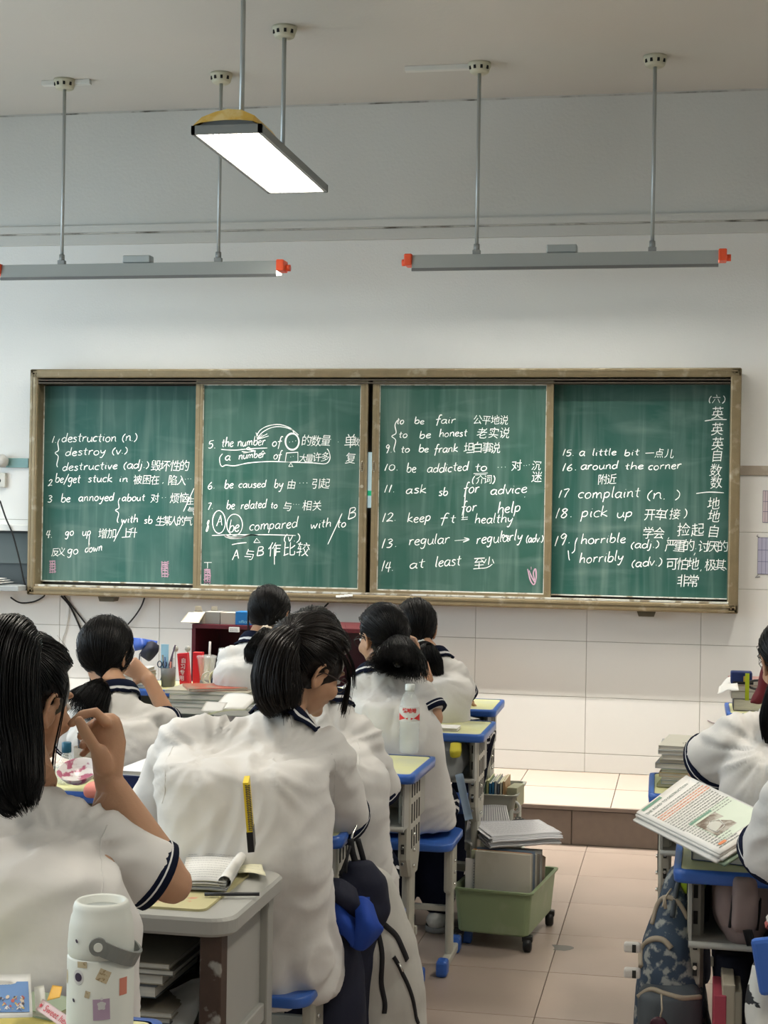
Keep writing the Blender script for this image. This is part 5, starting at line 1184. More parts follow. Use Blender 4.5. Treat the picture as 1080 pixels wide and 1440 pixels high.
m2 = MB(); m2.lathe([(.0001,z0+.0585),(RB-.018,z0+.0585),(RB-.018,z0+.062),(.0001,z0+.062)], (FX,FY,DZ), 32); m2.build('inner_cap', mat('pale grey cap', (.42,.46,.45), .4), lid)
# handle pivots front (camera side) and back, hanging to the right
vd = (CAM-V(FX,FY,CAM.z)); vd.z = 0; vd.normalize(); sd_ = V(-vd.y, vd.x, 0)   # sd_ = picture right
cen = V(FX,FY,DZ+z0+.020)
hp = []
pvx = -sd_*.002*0
for k in range(17):
    a = PI*k/16; out_ = math.sin(a)
    dirx = (sd_*.90-V(0,0,1)*.46).normalized()
    pos = cen+vd*(math.cos(a)*(RB+.004))+dirx*(out_**.8*.062)-sd_*.004
    hp.append(pos)
mb = MB(); vs = []
wd = V(0,0,1)*.80+sd_*.42; wd.normalize()
for i, p in enumerate(hp):
    t = (hp[min(i+1,16)]-hp[max(i-1,0)]).normalized(); W = (wd-t*wd.dot(t)).normalized(); N_ = t.cross(W)
    vs += [p+W*.0105+N_*.0022, p-W*.0105+N_*.0022, p-W*.0105-N_*.0022, p+W*.0105-N_*.0022]
mb.add(vs, [(4*i+a, 4*i+(a+1)%4, 4*i+4+(a+1)%4, 4*i+4+a) for i in range(16) for a in range(4)]+[(0,1,2,3)[::-1],(64,65,66,67)], 0, False)
c0 = hp[0]; A_ = wd; B_ = vd.cross(wd)
mb.tube([c0-vd*.003, c0+vd*.0025], .0125, 24); hd_ = mb.build('loop_handle', fg, fl)
MB().tube([c0+vd*.002, c0+vd*.0042], .0062, 20).build('pivot_button', fw_, hd_)
def sticker(px, py, w_, h_, m, rot=0, oval=False, rr=None, parent=fl):
    rr = rr or RB+.0004; q = P(px, py, 2.16); zc = q.z; off = (px-141)/2193*2.16; a0 = math.asin(max(-.97, min(.97, off/rr))); mb = MB(); n = 10; pts = []
    for i in range(n+1):
        for j in range(n+1):
            u_, v_ = (i/n-.5), (j/n-.5)
            if oval: k = max(abs(u_), abs(v_))/(math.hypot(u_, v_) or 1); u_, v_ = u_*k, v_*k
            x = (u_*math.cos(rot)-v_*math.sin(rot)*h_/w_)*w_; z = (u_*math.sin(rot)*w_/h_+v_*math.cos(rot))*h_
            a = a0+x/rr; pts.append(V(FX,FY,zc+z)+(vd*math.cos(a)+sd_*math.sin(a))*rr)
    mb.grid(pts, n+1, n+1); o = mb.build('sticker', m, parent); return o
s_tan = mat('tan sticker', (.50,.42,.28), .5, color2=(.30,.22,.12), c2scale=260, c2lo=.55, c2hi=.6); s_wht = mat('clear sticker', (.60,.60,.60), .3); s_pur = mat('mauve sticker', (.40,.29,.40), .45); s_drk = mat('dark plum print', (.045,.03,.06), .5); s_red = mat('coral sticker', (.55,.20,.14), .5)
tag(sticker(115, 1356, .0155, .0085, s_tan, .05), 'small tan sticker with tiny lettering'); sticker(110, 1374, .018, .021, s_wht, 0, True)
tag(sticker(110, 1374, .012, .012, s_drk, .1, True, RB+.0008), 'dark plum round print'); tag(sticker(145, 1371, .017, .017, s_tan, -.45), 'tilted tan square sticker with brown line drawing'); sticker(123, 1397, .0075, .0095, s_tan, -.2); sticker(94, 1379, .008, .020, s_tan, 0, True)
tag(sticker(143, 1418, .0235, .029, s_pur, .04), 'mauve square sticker with white flower'); sticker(143, 1412, .010, .011, s_wht, 0, True, RB+.0008); tag(sticker(173, 1390, .014, .024, s_red, 0), 'coral sticker wrapping the right side')
for q in ((143,1402.5),(139,1410),(147,1410),(140,1416),(146,1416)): sticker(q[0], q[1], .0042, .0042, s_wht, 0, True, RB+.0010)
for q in ((107,1324),(104,1408)): sticker(q[0], q[1], .004, .006, s_drk, .7, True)

# --- things beside the flask
def flat_text(body, size, o3, ex, ey, m, parent, name='lettering', shear=0):
    vs, fs = text_mesh(body, size, 0.0, shear); mb = MB(); mb.add([o3+ex*v.x+ey*v.y for v in vs], fs); o = mb.build(name, m, parent); o['kind'] = 'stuff'; return o
D0 = 2.25
a, b, c, d = P(-12,1432,2.25), P(46,1430,2.25), P(43,1369,2.33), P(-12,1371,2.33)
cdz = sheet('picture_card', (a,b,c,d), paper, 'white bordered picture card with blue sky print, propped up beside the flask', 'card')
nn = (b-a).cross(d-a).normalized(); mix = lambda u_, v_: (a*(1-u_)+b*u_)*(1-v_)+(d*(1-u_)+c*u_)*v_
MB().add([mix(u_,v_)+nn*.0012 for u_, v_ in ((.05,.12),(.93,.10),(.93,.80),(.05,.82))], [(0,1,2,3)]).build('sky_print', mat('print blue', (.12,.24,.48), .5), cdz)
rp = random.Random(5); cols = [mat('print %d' % i, c_, .5) for i, c_ in enumerate([(.45,.10,.08),(.60,.50,.38),(.06,.05,.07),(.55,.40,.12),(.65,.62,.6)])]
mbs = [MB() for _ in cols]
for k in range(46):
    u_, v_ = rp.uniform(.08,.80), rp.uniform(.14,.44); s_ = rp.uniform(.02,.055); m_ = mbs[k % 5]
    m_.add([mix(u_+s_*math.cos(t+.3*k), v_+s_*math.sin(t)*.9)+nn*(.0015+.00003*k) for t in [2*PI*q/7 for q in range(7)]], [tuple(range(7))])
for m_, c_ in zip(mbs, cols): o = m_.build('print_patch', c_, cdz); o['kind'] = 'stuff'
m_ = MB()
for k in range(9): m_.add([mix(.36+.12*math.cos(t)+.04*(k-4), .80+.05*math.sin(t)-.01*(k%2))+nn*(.0014) for t in [2*PI*q/8 for q in range(8)]], [tuple(range(8))])
o = m_.build('print_cloud', paper, cdz); o['kind'] = 'stuff'
a, b = P(55,1412,2.24), P(106,1447,2.18); ex = (b-a).normalized(); ey = V(0,0,1)*.75+V(0,.6,0); ey = (ey-ex*ey.dot(ex)).normalized(); hw = .0085
cor = [a-ey*hw, b-ey*hw, b+ey*hw, a+ey*hw]
rl = sheet('ruler', cor, mat('pale pink plastic', (.78,.58,.58), .35), 'pale pink ruler printed with red script, leaning by the flask', 'ruler', th=.0015)
redp = mat('red print', (.60,.04,.06), .5); nn = ex.cross(ey)
flat_text('Sweet heart', .0135, a+ex*.014-ey*.004+nn*.0012, ex, ey, redp, rl, shear=.2)
for t in (.006, .058+.012): 
    MB().add([a+ex*(t+.0035*math.cos(q*2*PI/10)*(1 if q%2 else .6))+ey*.0035*math.sin(q*2*PI/10)*(1 if q%2 else .6)+nn*.0013 for q in range(10)], [tuple(range(10))]).build('flower_print', redp, rl)
bk = [P(36,1420,2.34), P(95,1422,2.34)]
book('notebook', (P(62,1420,2.36).x, P(62,1420,2.36).y, DZ), .17,.12,.024, .1, cmat('yellow cover',(.62,.52,.16)), 'yellow and white notebook lying behind the pink ruler', 'notebook')
q = P(62,1400,2.40); book('notebook', (q.x, q.y, DZ+.0245), .10,.08,.010, -.3, cmat('sage cover',(.28,.34,.24)), 'small sage green notebook on the yellow one', 'notebook')
sheet('card', (P(50,1425,2.30),P(66,1425,2.30),P(62,1385,2.34),P(48,1388,2.34)), paper, 'white card corner between picture card and pink ruler', 'card')
q = P(66,1393,2.33); m2 = MB()
o = sheet('orange_card', (P(66,1407,2.30),P(84,1402,2.30),P(88,1388,2.33),P(74,1386,2.33)), cmat('amber print',(.80,.46,.08)), 'small amber printed card behind the pink ruler', 'card', amp=.002)

# --- things on and in the grey wooden desk
gz = .7450
nb = [atz(250,1252,gz+.001), atz(318,1256,gz+.001), atz(352,1205,gz+.001), atz(268,1196,gz+.001)]
def raise_(pts, h): return [V(p.x,p.y,p.z+h) for p in pts]
nb0 = sheet('exercise_book', raise_(nb,.006), cmat('notebook cover grey',(.35,.36,.38)), 'open exercise book filled with pencil notes on the grey desk', 'notebook', curl=.004, th=.005)
for k in range(3):
    sheet('page', raise_([p+V(random.uniform(-.004,.004),random.uniform(-.004,.004),0) for p in nb], .009+.004*k), paper, parent=nb0, curl=.006+.003*k, th=.0018)
flat_lines(nb0, raise_(nb,.019), 17, seg=.05, lw=.0022, off=.0035, curlf=lambda u_: .012*(math.sin(PI*u_)*.5+.5*u_*u_))
ra, rb = nb[1]+V(-.004,-.0,.022), nb[2]+V(-.004,0,.022); mb = MB()
mb.tube([ra, ra.lerp(rb,.5)+V(0,0,.004), rb], [.014,.012,.010], 14, caps=False); mb.build('rolled_page', paper, nb0)
for lab, cor, m_, h in (('loose yellowed sheet under the open exercise book', [atz(268,1196,gz),atz(340,1205,gz),atz(388,1212,gz),atz(300,1186,gz)], cream_p, .012), ('torn cream sheet sticking out past the exercise book', [atz(330,1232,gz),atz(374,1240,gz),atz(362,1204,gz),atz(338,1206,gz)], cream_p, .006), ('pale sheet with crumpled edge at the back of the grey desk', [atz(300,1200,gz),atz(350,1206,gz),atz(392,1216,gz),atz(322,1190,gz)], paper, .018)):
    o = sheet('paper_sheet', raise_(cor,h), m_, lab, 'paper', curl=.01, amp=.004)
    if 'torn' in lab: flat_lines(o, raise_(cor,h), 8, seg=.08, lw=.0009, off=.008)
q = atz(322,1262,gz); MB().tube([q+V(-.05,-.01,.006), q+V(.06,.02,.006)], .004, 8).build('x', mat('dark pen', (.03,.03,.035), .35)).name = 'pen'
tag(bpy.data.objects['pen'], 'dark pen lying at the notebook edge on the grey desk', 'pen')
# yellow spiral pad standing on edge
pt, pb = P(345,1098,3.32), P(353,1196,3.32); up_ = (pt-pb).normalized(); L_ = (pt-pb).length; dp = (P(349,1150,3.4)-CAM); dp.z = 0; dp = (dp.normalized()+V(.035,0,0)).normalized(); sx_ = up_.cross(dp).normalized()
ysp = MB(); vs = [pb+dp*a_+up_*b_+sx_*c_ for a_ in (0,.09) for b_ in (.0,L_*.97) for c_ in (-.006,.006)]; ysp.add(vs, [(0,1,3,2),(4,6,7,5),(0,4,5,1),(2,3,7,6),(0,2,6,4),(1,5,7,3)])
yo = ysp.build('spiral_notepad', cmat('yellow card',(.82,.60,.03)), None); tag(yo, 'yellow spiral notepad standing on edge behind the grey desk papers', 'notepad')
m2 = MB(); vs = [pb-dp*.001+dp*a_+up_*b_+sx_*c_ for a_ in (0,.092) for b_ in (-.004,L_*.26) for c_ in (-.007,.007)]; m2.add(vs, [(0,1,3,2),(4,6,7,5),(0,4,5,1),(2,3,7,6),(0,2,6,4),(1,5,7,3)]); m2.build('black_base', mat('black plastic', (.012,.012,.013), .4), yo)
m2 = MB(); N1 = 26
for k in range(N1):
    p = pb-dp*.004+up_*(L_*(.30+.66*k/N1))-sx_*.004; m2.tube([p+sx_*.005*math.cos(t)+dp*.006*math.sin(t) for t in [2*PI*q_/8 for q_ in range(8)]], .0009, 4)
o = m2.build('spiral_wire', mat('dark wire', (.05,.05,.05), .3, .8), yo); o['kind'] = 'stuff'
# books on the shelf of the grey desk
zz = .4585; rb_ = random.Random(11)
for k in range(11):
    h = rb_.choice([.012,.016,.02,.024]); 
    if zz+h > .64: break
    w_ = rb_.uniform(.36,.44) if k not in (4,5) else .30
    book('book', (gx0+.08+w_/2-rb_.uniform(0,.02), gy0+.19+rb_.uniform(-.015,.01), zz), w_, .27, h, rb_.uniform(-.04,.04), cmat('dull cover %d' % (k%4), [(.16,.15,.13),(.28,.25,.19),(.10,.11,.12),(.33,.29,.22)][k%4]), 'worn book in the grey desk shelf, %s from the bottom' % ['first','second','third','fourth','fifth','sixth','seventh','eighth','ninth','tenth','eleventh'][k], 'book', 'books in the grey desk shelf'); zz += h+.0012
b0 = gx0+.33
sheet('loose_papers', (V(b0,gy0+.05,.47),V(b0+.19,gy0+.04,.48),V(b0+.20,gy0+.2,.56),V(b0+.06,gy0+.2,.50)), paper, 'crumpled loose papers slipping off the shelved books in the grey desk', 'paper', amp=.012, curl=.02)

# --- pale backpack hung at the aisle
gry = mat('pale grey bag cloth', (.50,.49,.45), .8, bump=.4, bscale=12, var=.06, vscale=6); nvb = mat('navy bag cloth', (.010,.012,.028), .75, bump=.3, bscale=14); rb_l = mat('royal blue cloth', (.012,.055,.33), .75, bump=.4, bscale=10)
def ringpx(py, xl, xr, D, dep): 
    a_, b_ = P(xl,py,D), P(xr,py,D); return ((a_+b_)/2+V(0,dep*.4,0), (b_-a_).length/2, dep, (b_-a_).normalized(), V(0,1,0))
def cloth_loft(name, rings, m, parent, n=24, sup=2.3, vox=.008, sm=3, amp=.006, fr=8, sub=None):
    mb = MB(); loft(mb, rings, n, sup=sup)
    if sub: sub(mb)
    me = remesh(mb, vox, sm, name); displace(me, lambda p: (abs(noise.noise(p*fr))-.2)*amp*2+noise.noise(V(p.x*fr*2.2,p.y*fr*2,p.z*fr*.7))*amp)
    o = fin(me, m, name, parent); return o, BVHTree.FromPolygons([v.co.copy() for v in me.vertices], [list(p.vertices) for p in me.polygons])
bp = empty('backpack', tuple(P(520,1560,3.95)), 'pale grey and navy backpack hanging from the desk side hook in the aisle', 'backpack')
o1, bv = cloth_loft('bag_body', [ringpx(1214,488,522,3.9,.03), ringpx(1235,478,545,3.9,.06), ringpx(1275,466,560,3.92,.085), ringpx(1330,458,580,3.93,.10), ringpx(1400,452,594,3.95,.11), ringpx(1480,450,600,3.96,.11), ringpx(1560,455,596,3.96,.10), ringpx(1585,470,585,3.96,.07)], gry, bp)
o2, _ = cloth_loft('navy_panel', [ringpx(1212,486,520,3.86,.03), ringpx(1240,476,540,3.86,.06), ringpx(1285,462,548,3.87,.08), ringpx(1340,452,528,3.88,.09), ringpx(1420,446,524,3.9,.10), ringpx(1500,446,524,3.9,.10), ringpx(1580,455,524,3.92,.08)], nvb, bp)
def surf_tube(bv_, pix, r_, m, parent, name, n=5):
    pts = []
    for x, y in pix:
        h = onmesh(bv_, x, y)
        if h[0] is not None: pts.append(h[0]+h[1]*r_*.3)
    if len(pts) > 1: return MB().tube(smooth_path(pts, n), r_, 6).build(name, m, parent)
def surf_strip(bv_, pix, w_, m, parent, name):
    pts = []
    for x, y in pix:
        h = onmesh(bv_, x, y)
        if h[0] is not None: pts.append((h[0], h[1]))
    if len(pts) < 2: return
    sp = smooth_path([p for p, n_ in pts], 6); rows = []
    for i, p in enumerate(sp):
        h = bv_.find_nearest(p); t = (sp[min(i+1,len(sp)-1)]-sp[max(i-1,0)]).normalized(); b_ = t.cross(h[1]).normalized()*w_/2; q = h[0]+h[1]*.003; rows += [q-b_, q+b_, q-b_-h[1]*.006, q+b_-h[1]*.006]
    k = len(sp); mb = MB(); mb.add(rows, [(4*i+a_, 4*i+b_, 4*i+4+b_, 4*i+4+a_) for i in range(k-1) for a_, b_ in ((0,1),(1,3),(3,2),(2,0))], 0, True); return mb.build(name, m, parent)
blk = mat('black webbing', (.012,.012,.014), .7)
surf_strip(bv, [(540,1300),(556,1315),(566,1335),(572,1350)], .014, blk, bp, 'zip_band')
surf_strip(bv, [(532,1312),(537,1340),(536,1380),(541,1410),(540,1425)], .012, blk, bp, 'zip_band')
surf_strip(bv, [(553,1345),(566,1370),(580,1405),(588,1440)], .010, blk, bp, 'zip_band')
MB().tube([P(561,1355,3.82),P(567,1366,3.82)], .003, 6).build('zip_pull', boltm, bp)
hk = P(500,1146,3.93)
mb = MB(); mb.tube(smooth_path([P(498,1136,3.93),P(502,1150,3.92),P(501,1162,3.9),P(496,1172,3.88),P(494,1180,3.87)],4), .003, 6); o = mb.build('desk_hook', boltm); tag(o, 'small metal hook on the desk edge holding the pale backpack', 'hook')
mb = MB(); st_ = smooth_path([P(493,1180,3.87),P(496,1200,3.87),P(505,1228,3.88)],4); st2 = smooth_path([P(503,1180,3.88),P(510,1205,3.88),P(516,1232,3.9)],4)
mb.tube(st_, .009, 6); mb.tube(st2, .008, 6); mb.build('carry_strap', blk, bp)
for e_ in ((478,1232),(486,1228)): MB().tube(smooth_path([P(492,1190,3.85),P(488,1206,3.83),P(*e_,3.82)],4), .004, 5).build('strap_tail', blk, bp)
bc = empty('cloth_bag', tuple(P(500,1330,3.75)), 'royal blue cloth bag slung over the top of the pale backpack', 'bag')
def swept(name, pix, D, wid, m, parent, th=.014, amp=.006):
    pts = smooth_path([P(x,y,D+dd) for x,y,dd in pix], 6); mb = MB(); k = len(pts); rings = []
    for i, p in enumerate(pts):
        t = (pts[min(i+1,k-1)]-pts[max(i-1,0)]).normalized(); view = (p-CAM).normalized(); a_ = t.cross(view).normalized(); w_ = np.interp(i/(k-1), np.linspace(0,1,len(wid)), wid); rings.append((p, w_, th, a_, t.cross(a_)))
    loft(mb, rings, 14); me = remesh(mb, .006, 2, name); displace(me, lambda p: noise.noise(V(p.x*18,p.y*18,p.z*12))*amp); return fin(me, m, name, parent)
def folded(name, rows, D, m, parent, th=.006, amp=.006):
    nr = len(rows); nc = len(rows[0]); fine = []
    cols_ = [smooth_path([P(x,y,D+dd) for x,y,dd in r_], 5) for r_ in rows]
    g2 = [smooth_path([c_[j] for c_ in cols_], 5) for j in range(len(cols_[0]))]
    pts = [p+V(0,noise.noise(p*22)*amp,0) for c_ in g2 for p in c_]; mb = MB(); mb.grid(pts, len(g2), len(g2[0])); o = mb.build(name, m, parent); so = o.modifiers.new('t','SOLIDIFY'); so.thickness = th; so.offset = 0; return o
folded('cloth_outer', [[(452,1240,0),(474,1250,-.01),(492,1262,.02),(520,1262,.03)], [(453,1262,-.03),(478,1275,-.05),(498,1290,-.02),(523,1284,.0)], [(455,1285,-.04),(484,1298,-.07),(503,1312,-.05),(530,1300,-.02)], [(458,1300,-.03),(484,1316,-.05),(504,1336,-.03),(538,1306,-.01)]], 3.80, rb_l, bc)
folded('cloth_flap', [[(498,1262,.01),(512,1262,.0),(524,1272,.0)], [(500,1282,-.04),(517,1286,-.06),(532,1296,-.02)], [(500,1306,-.05),(518,1312,-.07),(538,1306,-.01)], [(492,1330,-.02),(510,1336,-.04),(530,1318,-.01)]], 3.79, rb_l, bc)
folded('cloth_lining', [[(455,1236,.02),(480,1236,.0),(500,1250,.02)], [(458,1250,-.02),(482,1262,-.03),(506,1274,.0)], [(462,1262,0),(486,1280,.0),(504,1294,.01)]], 3.76, nvb, bc)
# second dark bag below the broad back
bg2 = empty('dark_bag', tuple(P(445,1600,3.75)), 'dark navy bag hanging in the shadow below the blue cloth bag', 'bag')
cloth_loft('bag_body', [ringpx(1300,462,500,3.8,.05), ringpx(1350,452,505,3.8,.07), ringpx(1430,440,510,3.8,.08), ringpx(1550,440,512,3.8,.08)], nvb, bg2)

# --- second and third row of the left block
q = atz(300,1006,DZ); zz = DZ; rb_ = random.Random(4)
mc = [cmat('mag %d' % i, c_, .4) for i, c_ in enumerate([(.40,.42,.34),(.55,.56,.50),(.30,.34,.28),(.50,.46,.36),(.34,.10,.06)])]
for k, (h, cc) in enumerate(((.026,0),(.016,1),(.012,2),(.02,0),(.014,3))):
    book('magazine', (q.x+rb_.uniform(-.01,.01)-.01*k, q.y+.13, zz), .34,.24,h, rb_.uniform(-.08,.08)+.05, mc[cc], ['thickest grey magazine at the bottom of the pile by the cream scrunchie student','pale magazine second from the bottom of the pile','dull green magazine in the middle of the pile','grey magazine near the top of the pile','sandy magazine directly under the red cover'][k], 'magazine'); zz += h+.001
book('magazine', (q.x-.03, q.y+.11, zz), .23,.20,.010, .45, cmat('red cover',(.40,.09,.05), color2=(.30,.22,.16), c2scale=18), 'red and brown covered magazine lying on top of the pile', 'magazine')
a_ = [P(292,1003,5.75),P(345,1000,5.75),P(362,983,5.9),P(318,975,5.95)]
op = sheet('open_book', a_, paper, 'open white exercise book sloping off the magazine pile', 'book', curl=.02, th=.008)
q2 = P(337,993,5.7); sheet('paper_sheet', (P(282,1000,5.7),P(312,1000,5.7),P(320,988,5.75),P(290,986,5.75)), paper, 'white label sheet hanging over the magazine pile edge', 'paper')
sheet('paper_sheet', (atz(188,1036,DZ+.002),atz(250,1036,DZ+.002),atz(262,1022,DZ+.004),atz(205,1022,DZ+.004)), cmat('pale blue sheet',(.45,.55,.68),.7), 'pale blue printed sheet behind the raised forearm', 'paper')
# blue box with white notebook
q = P(212,1105,4.75); 
zz = .7530; q = atz(222,1098,DZ+.05)
for k, (h, cc, lb) in enumerate(((.022,(.04,.12,.22),'teal blue book at the bottom of the pile beside the broad back'),(.012,(.34,.31,.16),'olive book second in the pile beside the broad back'),(.036,(.012,.025,.11),'dark navy flat box with a white label'))):
    o = book('book' if k < 2 else 'flat_box', (q.x, q.y+.04, zz), .19,.22,h, .12-.03*k, cmat('pile %d' % k, cc, .35), lb, 'book' if k < 2 else 'box', pm=cmat('pile in %d' % k, tuple(x*.8 for x in cc)) if k == 2 else None); zz += h+.001
    if k == 2: bbx = o
MB().box((q.x-.03,q.y-.0725,zz-.014),(q.x+.015,q.y-.0705,zz-.006)).build('white_label', paper, bbx)
book('notebook', (q.x-.005, q.y+.045, zz), .18,.23,.012, -.05, cmat('white cover',(.74,.75,.78)), 'clean white notebook on top of the navy flat box', 'notebook')
# bowl, bottle, cup, pink pouch
q = atz(112,1112,DZ); mb = MB(); mb.lathe([(.0001,.002),(.03,.002),(.048,.018),(.058,.036),(.060,.037),(.056,.030),(.045,.014),(.0001,.008)], (0,0,0), 28, rot=Matrix.Rotation(R(24),3,'X'))
mb.v = [(x+q.x, y+q.y, z+DZ+.03) for x,y,z in mb.v]; o = mb.build('bowl', mat('patterned bowl', (.58,.56,.55), .25, color2=(.34,.10,.16), c2scale=30, c2lo=.5, c2hi=.56)); tag(o, 'tilted shiny bowl with pink pattern behind the raised hand', 'bowl')
q = atz(93,1092,DZ+.02); clearp = mat('clear plastic', (.80,.84,.83), .08, alpha=.30, spec=.8)
o = empty('small_bottle', (q.x,q.y,DZ), 'small clear bottle with teal cap by the bowl', 'bottle'); MB().lathe([(.0001,0),(.024,0),(.027,.01),(.027,.06),(.012,.085),(.011,.095)], (q.x,q.y,DZ), 20).build('bottle_body', clearp, o); MB().lathe([(.0135,.090),(.014,.092),(.014,.118),(.012,.120),(.0001,.120)], (q.x,q.y,DZ), 16).build('cap', cmat('teal cap',(.01,.08,.14),.3), o)
q = atz(122,1088,DZ+.01); o = empty('cup', (q.x,q.y,DZ), 'grey brown cloth pencil cup behind the raised hand', 'cup'); MB().lathe([(.0001,0),(.036,0),(.040,.09),(.037,.09),(.034,.01),(.0001,.01)], (q.x,q.y,DZ), 20).build('cup_body', cmat('taupe cloth',(.22,.20,.17),.8), o)
for k in range(4): tag(MB().tube([(q.x+(-.02+.012*k), q.y, DZ+.02), (q.x+(-.03+.018*k), q.y+.005, DZ+.13+.012*(k%2))], .004, 6).build('pen', cmat('pen %d' % k, [(.05,.05,.06),(.62,.62,.60),(.30,.42,.16),(.55,.10,.08)][k],.35)), ['black pen','white pen','green pen','red pen'][k]+' standing in the taupe pencil cup', 'pen')
q = P(150,1118,4.3); o, _ = cloth_loft('pouch', [(V(q.x-.06,q.y,DZ+.022),.004,.004,V(0,1,0),V(0,0,1)),(V(q.x-.05,q.y,DZ+.025),.04,.022,V(0,1,0),V(0,0,1)),(V(q.x+.04,q.y,DZ+.028),.045,.026,V(0,1,0),V(0,0,1)),(V(q.x+.06,q.y,DZ+.022),.01,.01,V(0,1,0),V(0,0,1))], cmat('salmon cloth',(.62,.22,.18),.7), None, vox=.006); tag(o, 'salmon pink pouch on the desk behind the raised forearm', 'pouch')
q = atz(66,1100,DZ); o = MB().lathe([(.0001,0),(.03,0),(.034,.05),(.031,.05),(.028,.004),(.0001,.004)], (q.x,q.y,DZ), 20).build('glass_cup', clearp); tag(o, 'clear glass cup near the hair of the nearest student', 'cup')

# --- desk A3 before the lectern
def onA(px, py): q_ = atz(px, py, DZ); return q_
q = onA(203,963); 
for nm, px, lb, hh in (('pencil_cup', 190, 'crowded pencil cup beside the raised hand student', .09), ('pencil_cup', 236, 'clear pencil cup holding a pale blue card and scissors', .085)):
    q = atz(px, 965, DZ); o = empty(nm, (q.x,q.y,DZ), lb, 'cup'); MB().lathe([(.0001,0),(.030,0),(.034,hh),(.031,hh),(.028,.004),(.0001,.004)], (q.x,q.y,DZ), 20).build('cup_body', mat('smoky plastic', (.35,.36,.36), .15, trans=.5, ior=1.2), o)
    for k in range(6):
        a0 = k*1.1; tag(MB().tube([(q.x+.014*math.cos(a0), q.y+.014*math.sin(a0), DZ+.01), (q.x+.026*math.cos(a0), q.y+.026*math.sin(a0), DZ+.13+.02*math.sin(k*2.3))], .0042, 6).build('pen', cmat('pen b%d' % k, [(.45,.45,.45),(.06,.06,.07),(.58,.55,.5),(.20,.22,.20),(.05,.10,.22),(.5,.2,.15)][k],.35)), '%s pen in the %s' % (['silver','black','white','dark green','navy','orange'][k], 'crowded pencil cup' if px == 190 else 'clear pencil cup'), 'pen')
q = atz(232,965,DZ); tag(MB().bbox((q.x-.022,q.y+.0,DZ+.08),(q.x+.014,q.y+.004,DZ+.19),.001).build('card', cmat('pale blue card',(.35,.62,.78))), 'pale blue card standing in the clear pencil cup', 'card')
tag(MB().box((q.x+.02,q.y+.01,DZ+.06),(q.x+.026,q.y+.014,DZ+.19), rot=Matrix.Rotation(.3,3,'Y')).build('chopstick', cmat('purple stick',(.12,.08,.14))), 'thin purple stick leaning out of the clear pencil cup', 'stick')
mb = MB()
for s_ in (-1,1): mb.tube([V(q.x-.012+s_*.012,q.y-.01,DZ+.10)+V(.010*math.cos(t),0,.014*math.sin(t)) for t in [2*PI*k/12 for k in range(13)]], .0025, 6)
mb.tube([(q.x-.02,q.y-.01,DZ+.09),(q.x-.004,q.y-.01,DZ+.03)], .002,5); mb.tube([(q.x-.004,q.y-.01,DZ+.09),(q.x-.018,q.y-.01,DZ+.03)], .002,5)
tag(mb.build('scissors', cmat('navy handles',(.03,.05,.10),.35)), 'scissors with dark handles in the clear pencil cup', 'scissors')
# red box with lettering
q = atz(258,967,DZ); rx_ = cmat('glossy red card',(.62,.02,.03),.35); rot_ = Matrix.Rotation(R(-6),3,'Y')
rbx = MB().bbox((q.x-.022,q.y-.01,DZ+.004),(q.x+.024,q.y+.025,DZ+.155),.001,rot=rot_).build('red_box', rx_); tag(rbx, 'narrow red box with a white vertical lettering panel', 'box')
mb = MB(); mb.box((q.x-.014,q.y-.0118,DZ+.03),(q.x+.012,q.y-.0105,DZ+.142), rot=rot_, piv=(q.x,q.y+.0075,DZ+.08)); mb.build('lettering_panel', cmat('dark red panel',(.45,.01,.02)), rbx)
for k, ch in enumerate('自习专用'): 
    z_ = DZ+.113-.026*k; x_ = q.x-.013+.10*(z_-DZ-.08)*1.05; flat_text(ch, .025, V(x_-.0005,q.y-.0125,z_), V(1,0,.0), V(0,0,1), paper, rbx)
q = atz(276,964,DZ); tag(MB().bbox((q.x-.025,q.y+.02,DZ),(q.x+.02,q.y+.05,DZ+.15),.002).build('red_box', rx_), 'plain red carton standing behind the lettered red box', 'box')
for px, lb in ((245,'silver knob-ended keyring charm beside the red box'),(262,'round white charm above the red box')):
    q = atz(px,963.5,DZ); o = empty('charm', (q.x,q.y,DZ), lb, 'charm'); mb = MB(); ell(mb, V(q.x,q.y+.01,DZ+.165), (.014,.010,.014), V(1,0,0), V(0,1,0), V(0,0,1)); mb.tube([(q.x,q.y+.01,DZ),(q.x,q.y+.01,DZ+.155)], .003, 6); mb.build('charm_head', cmat('pale pewter',(.42,.42,.38),.4), o)
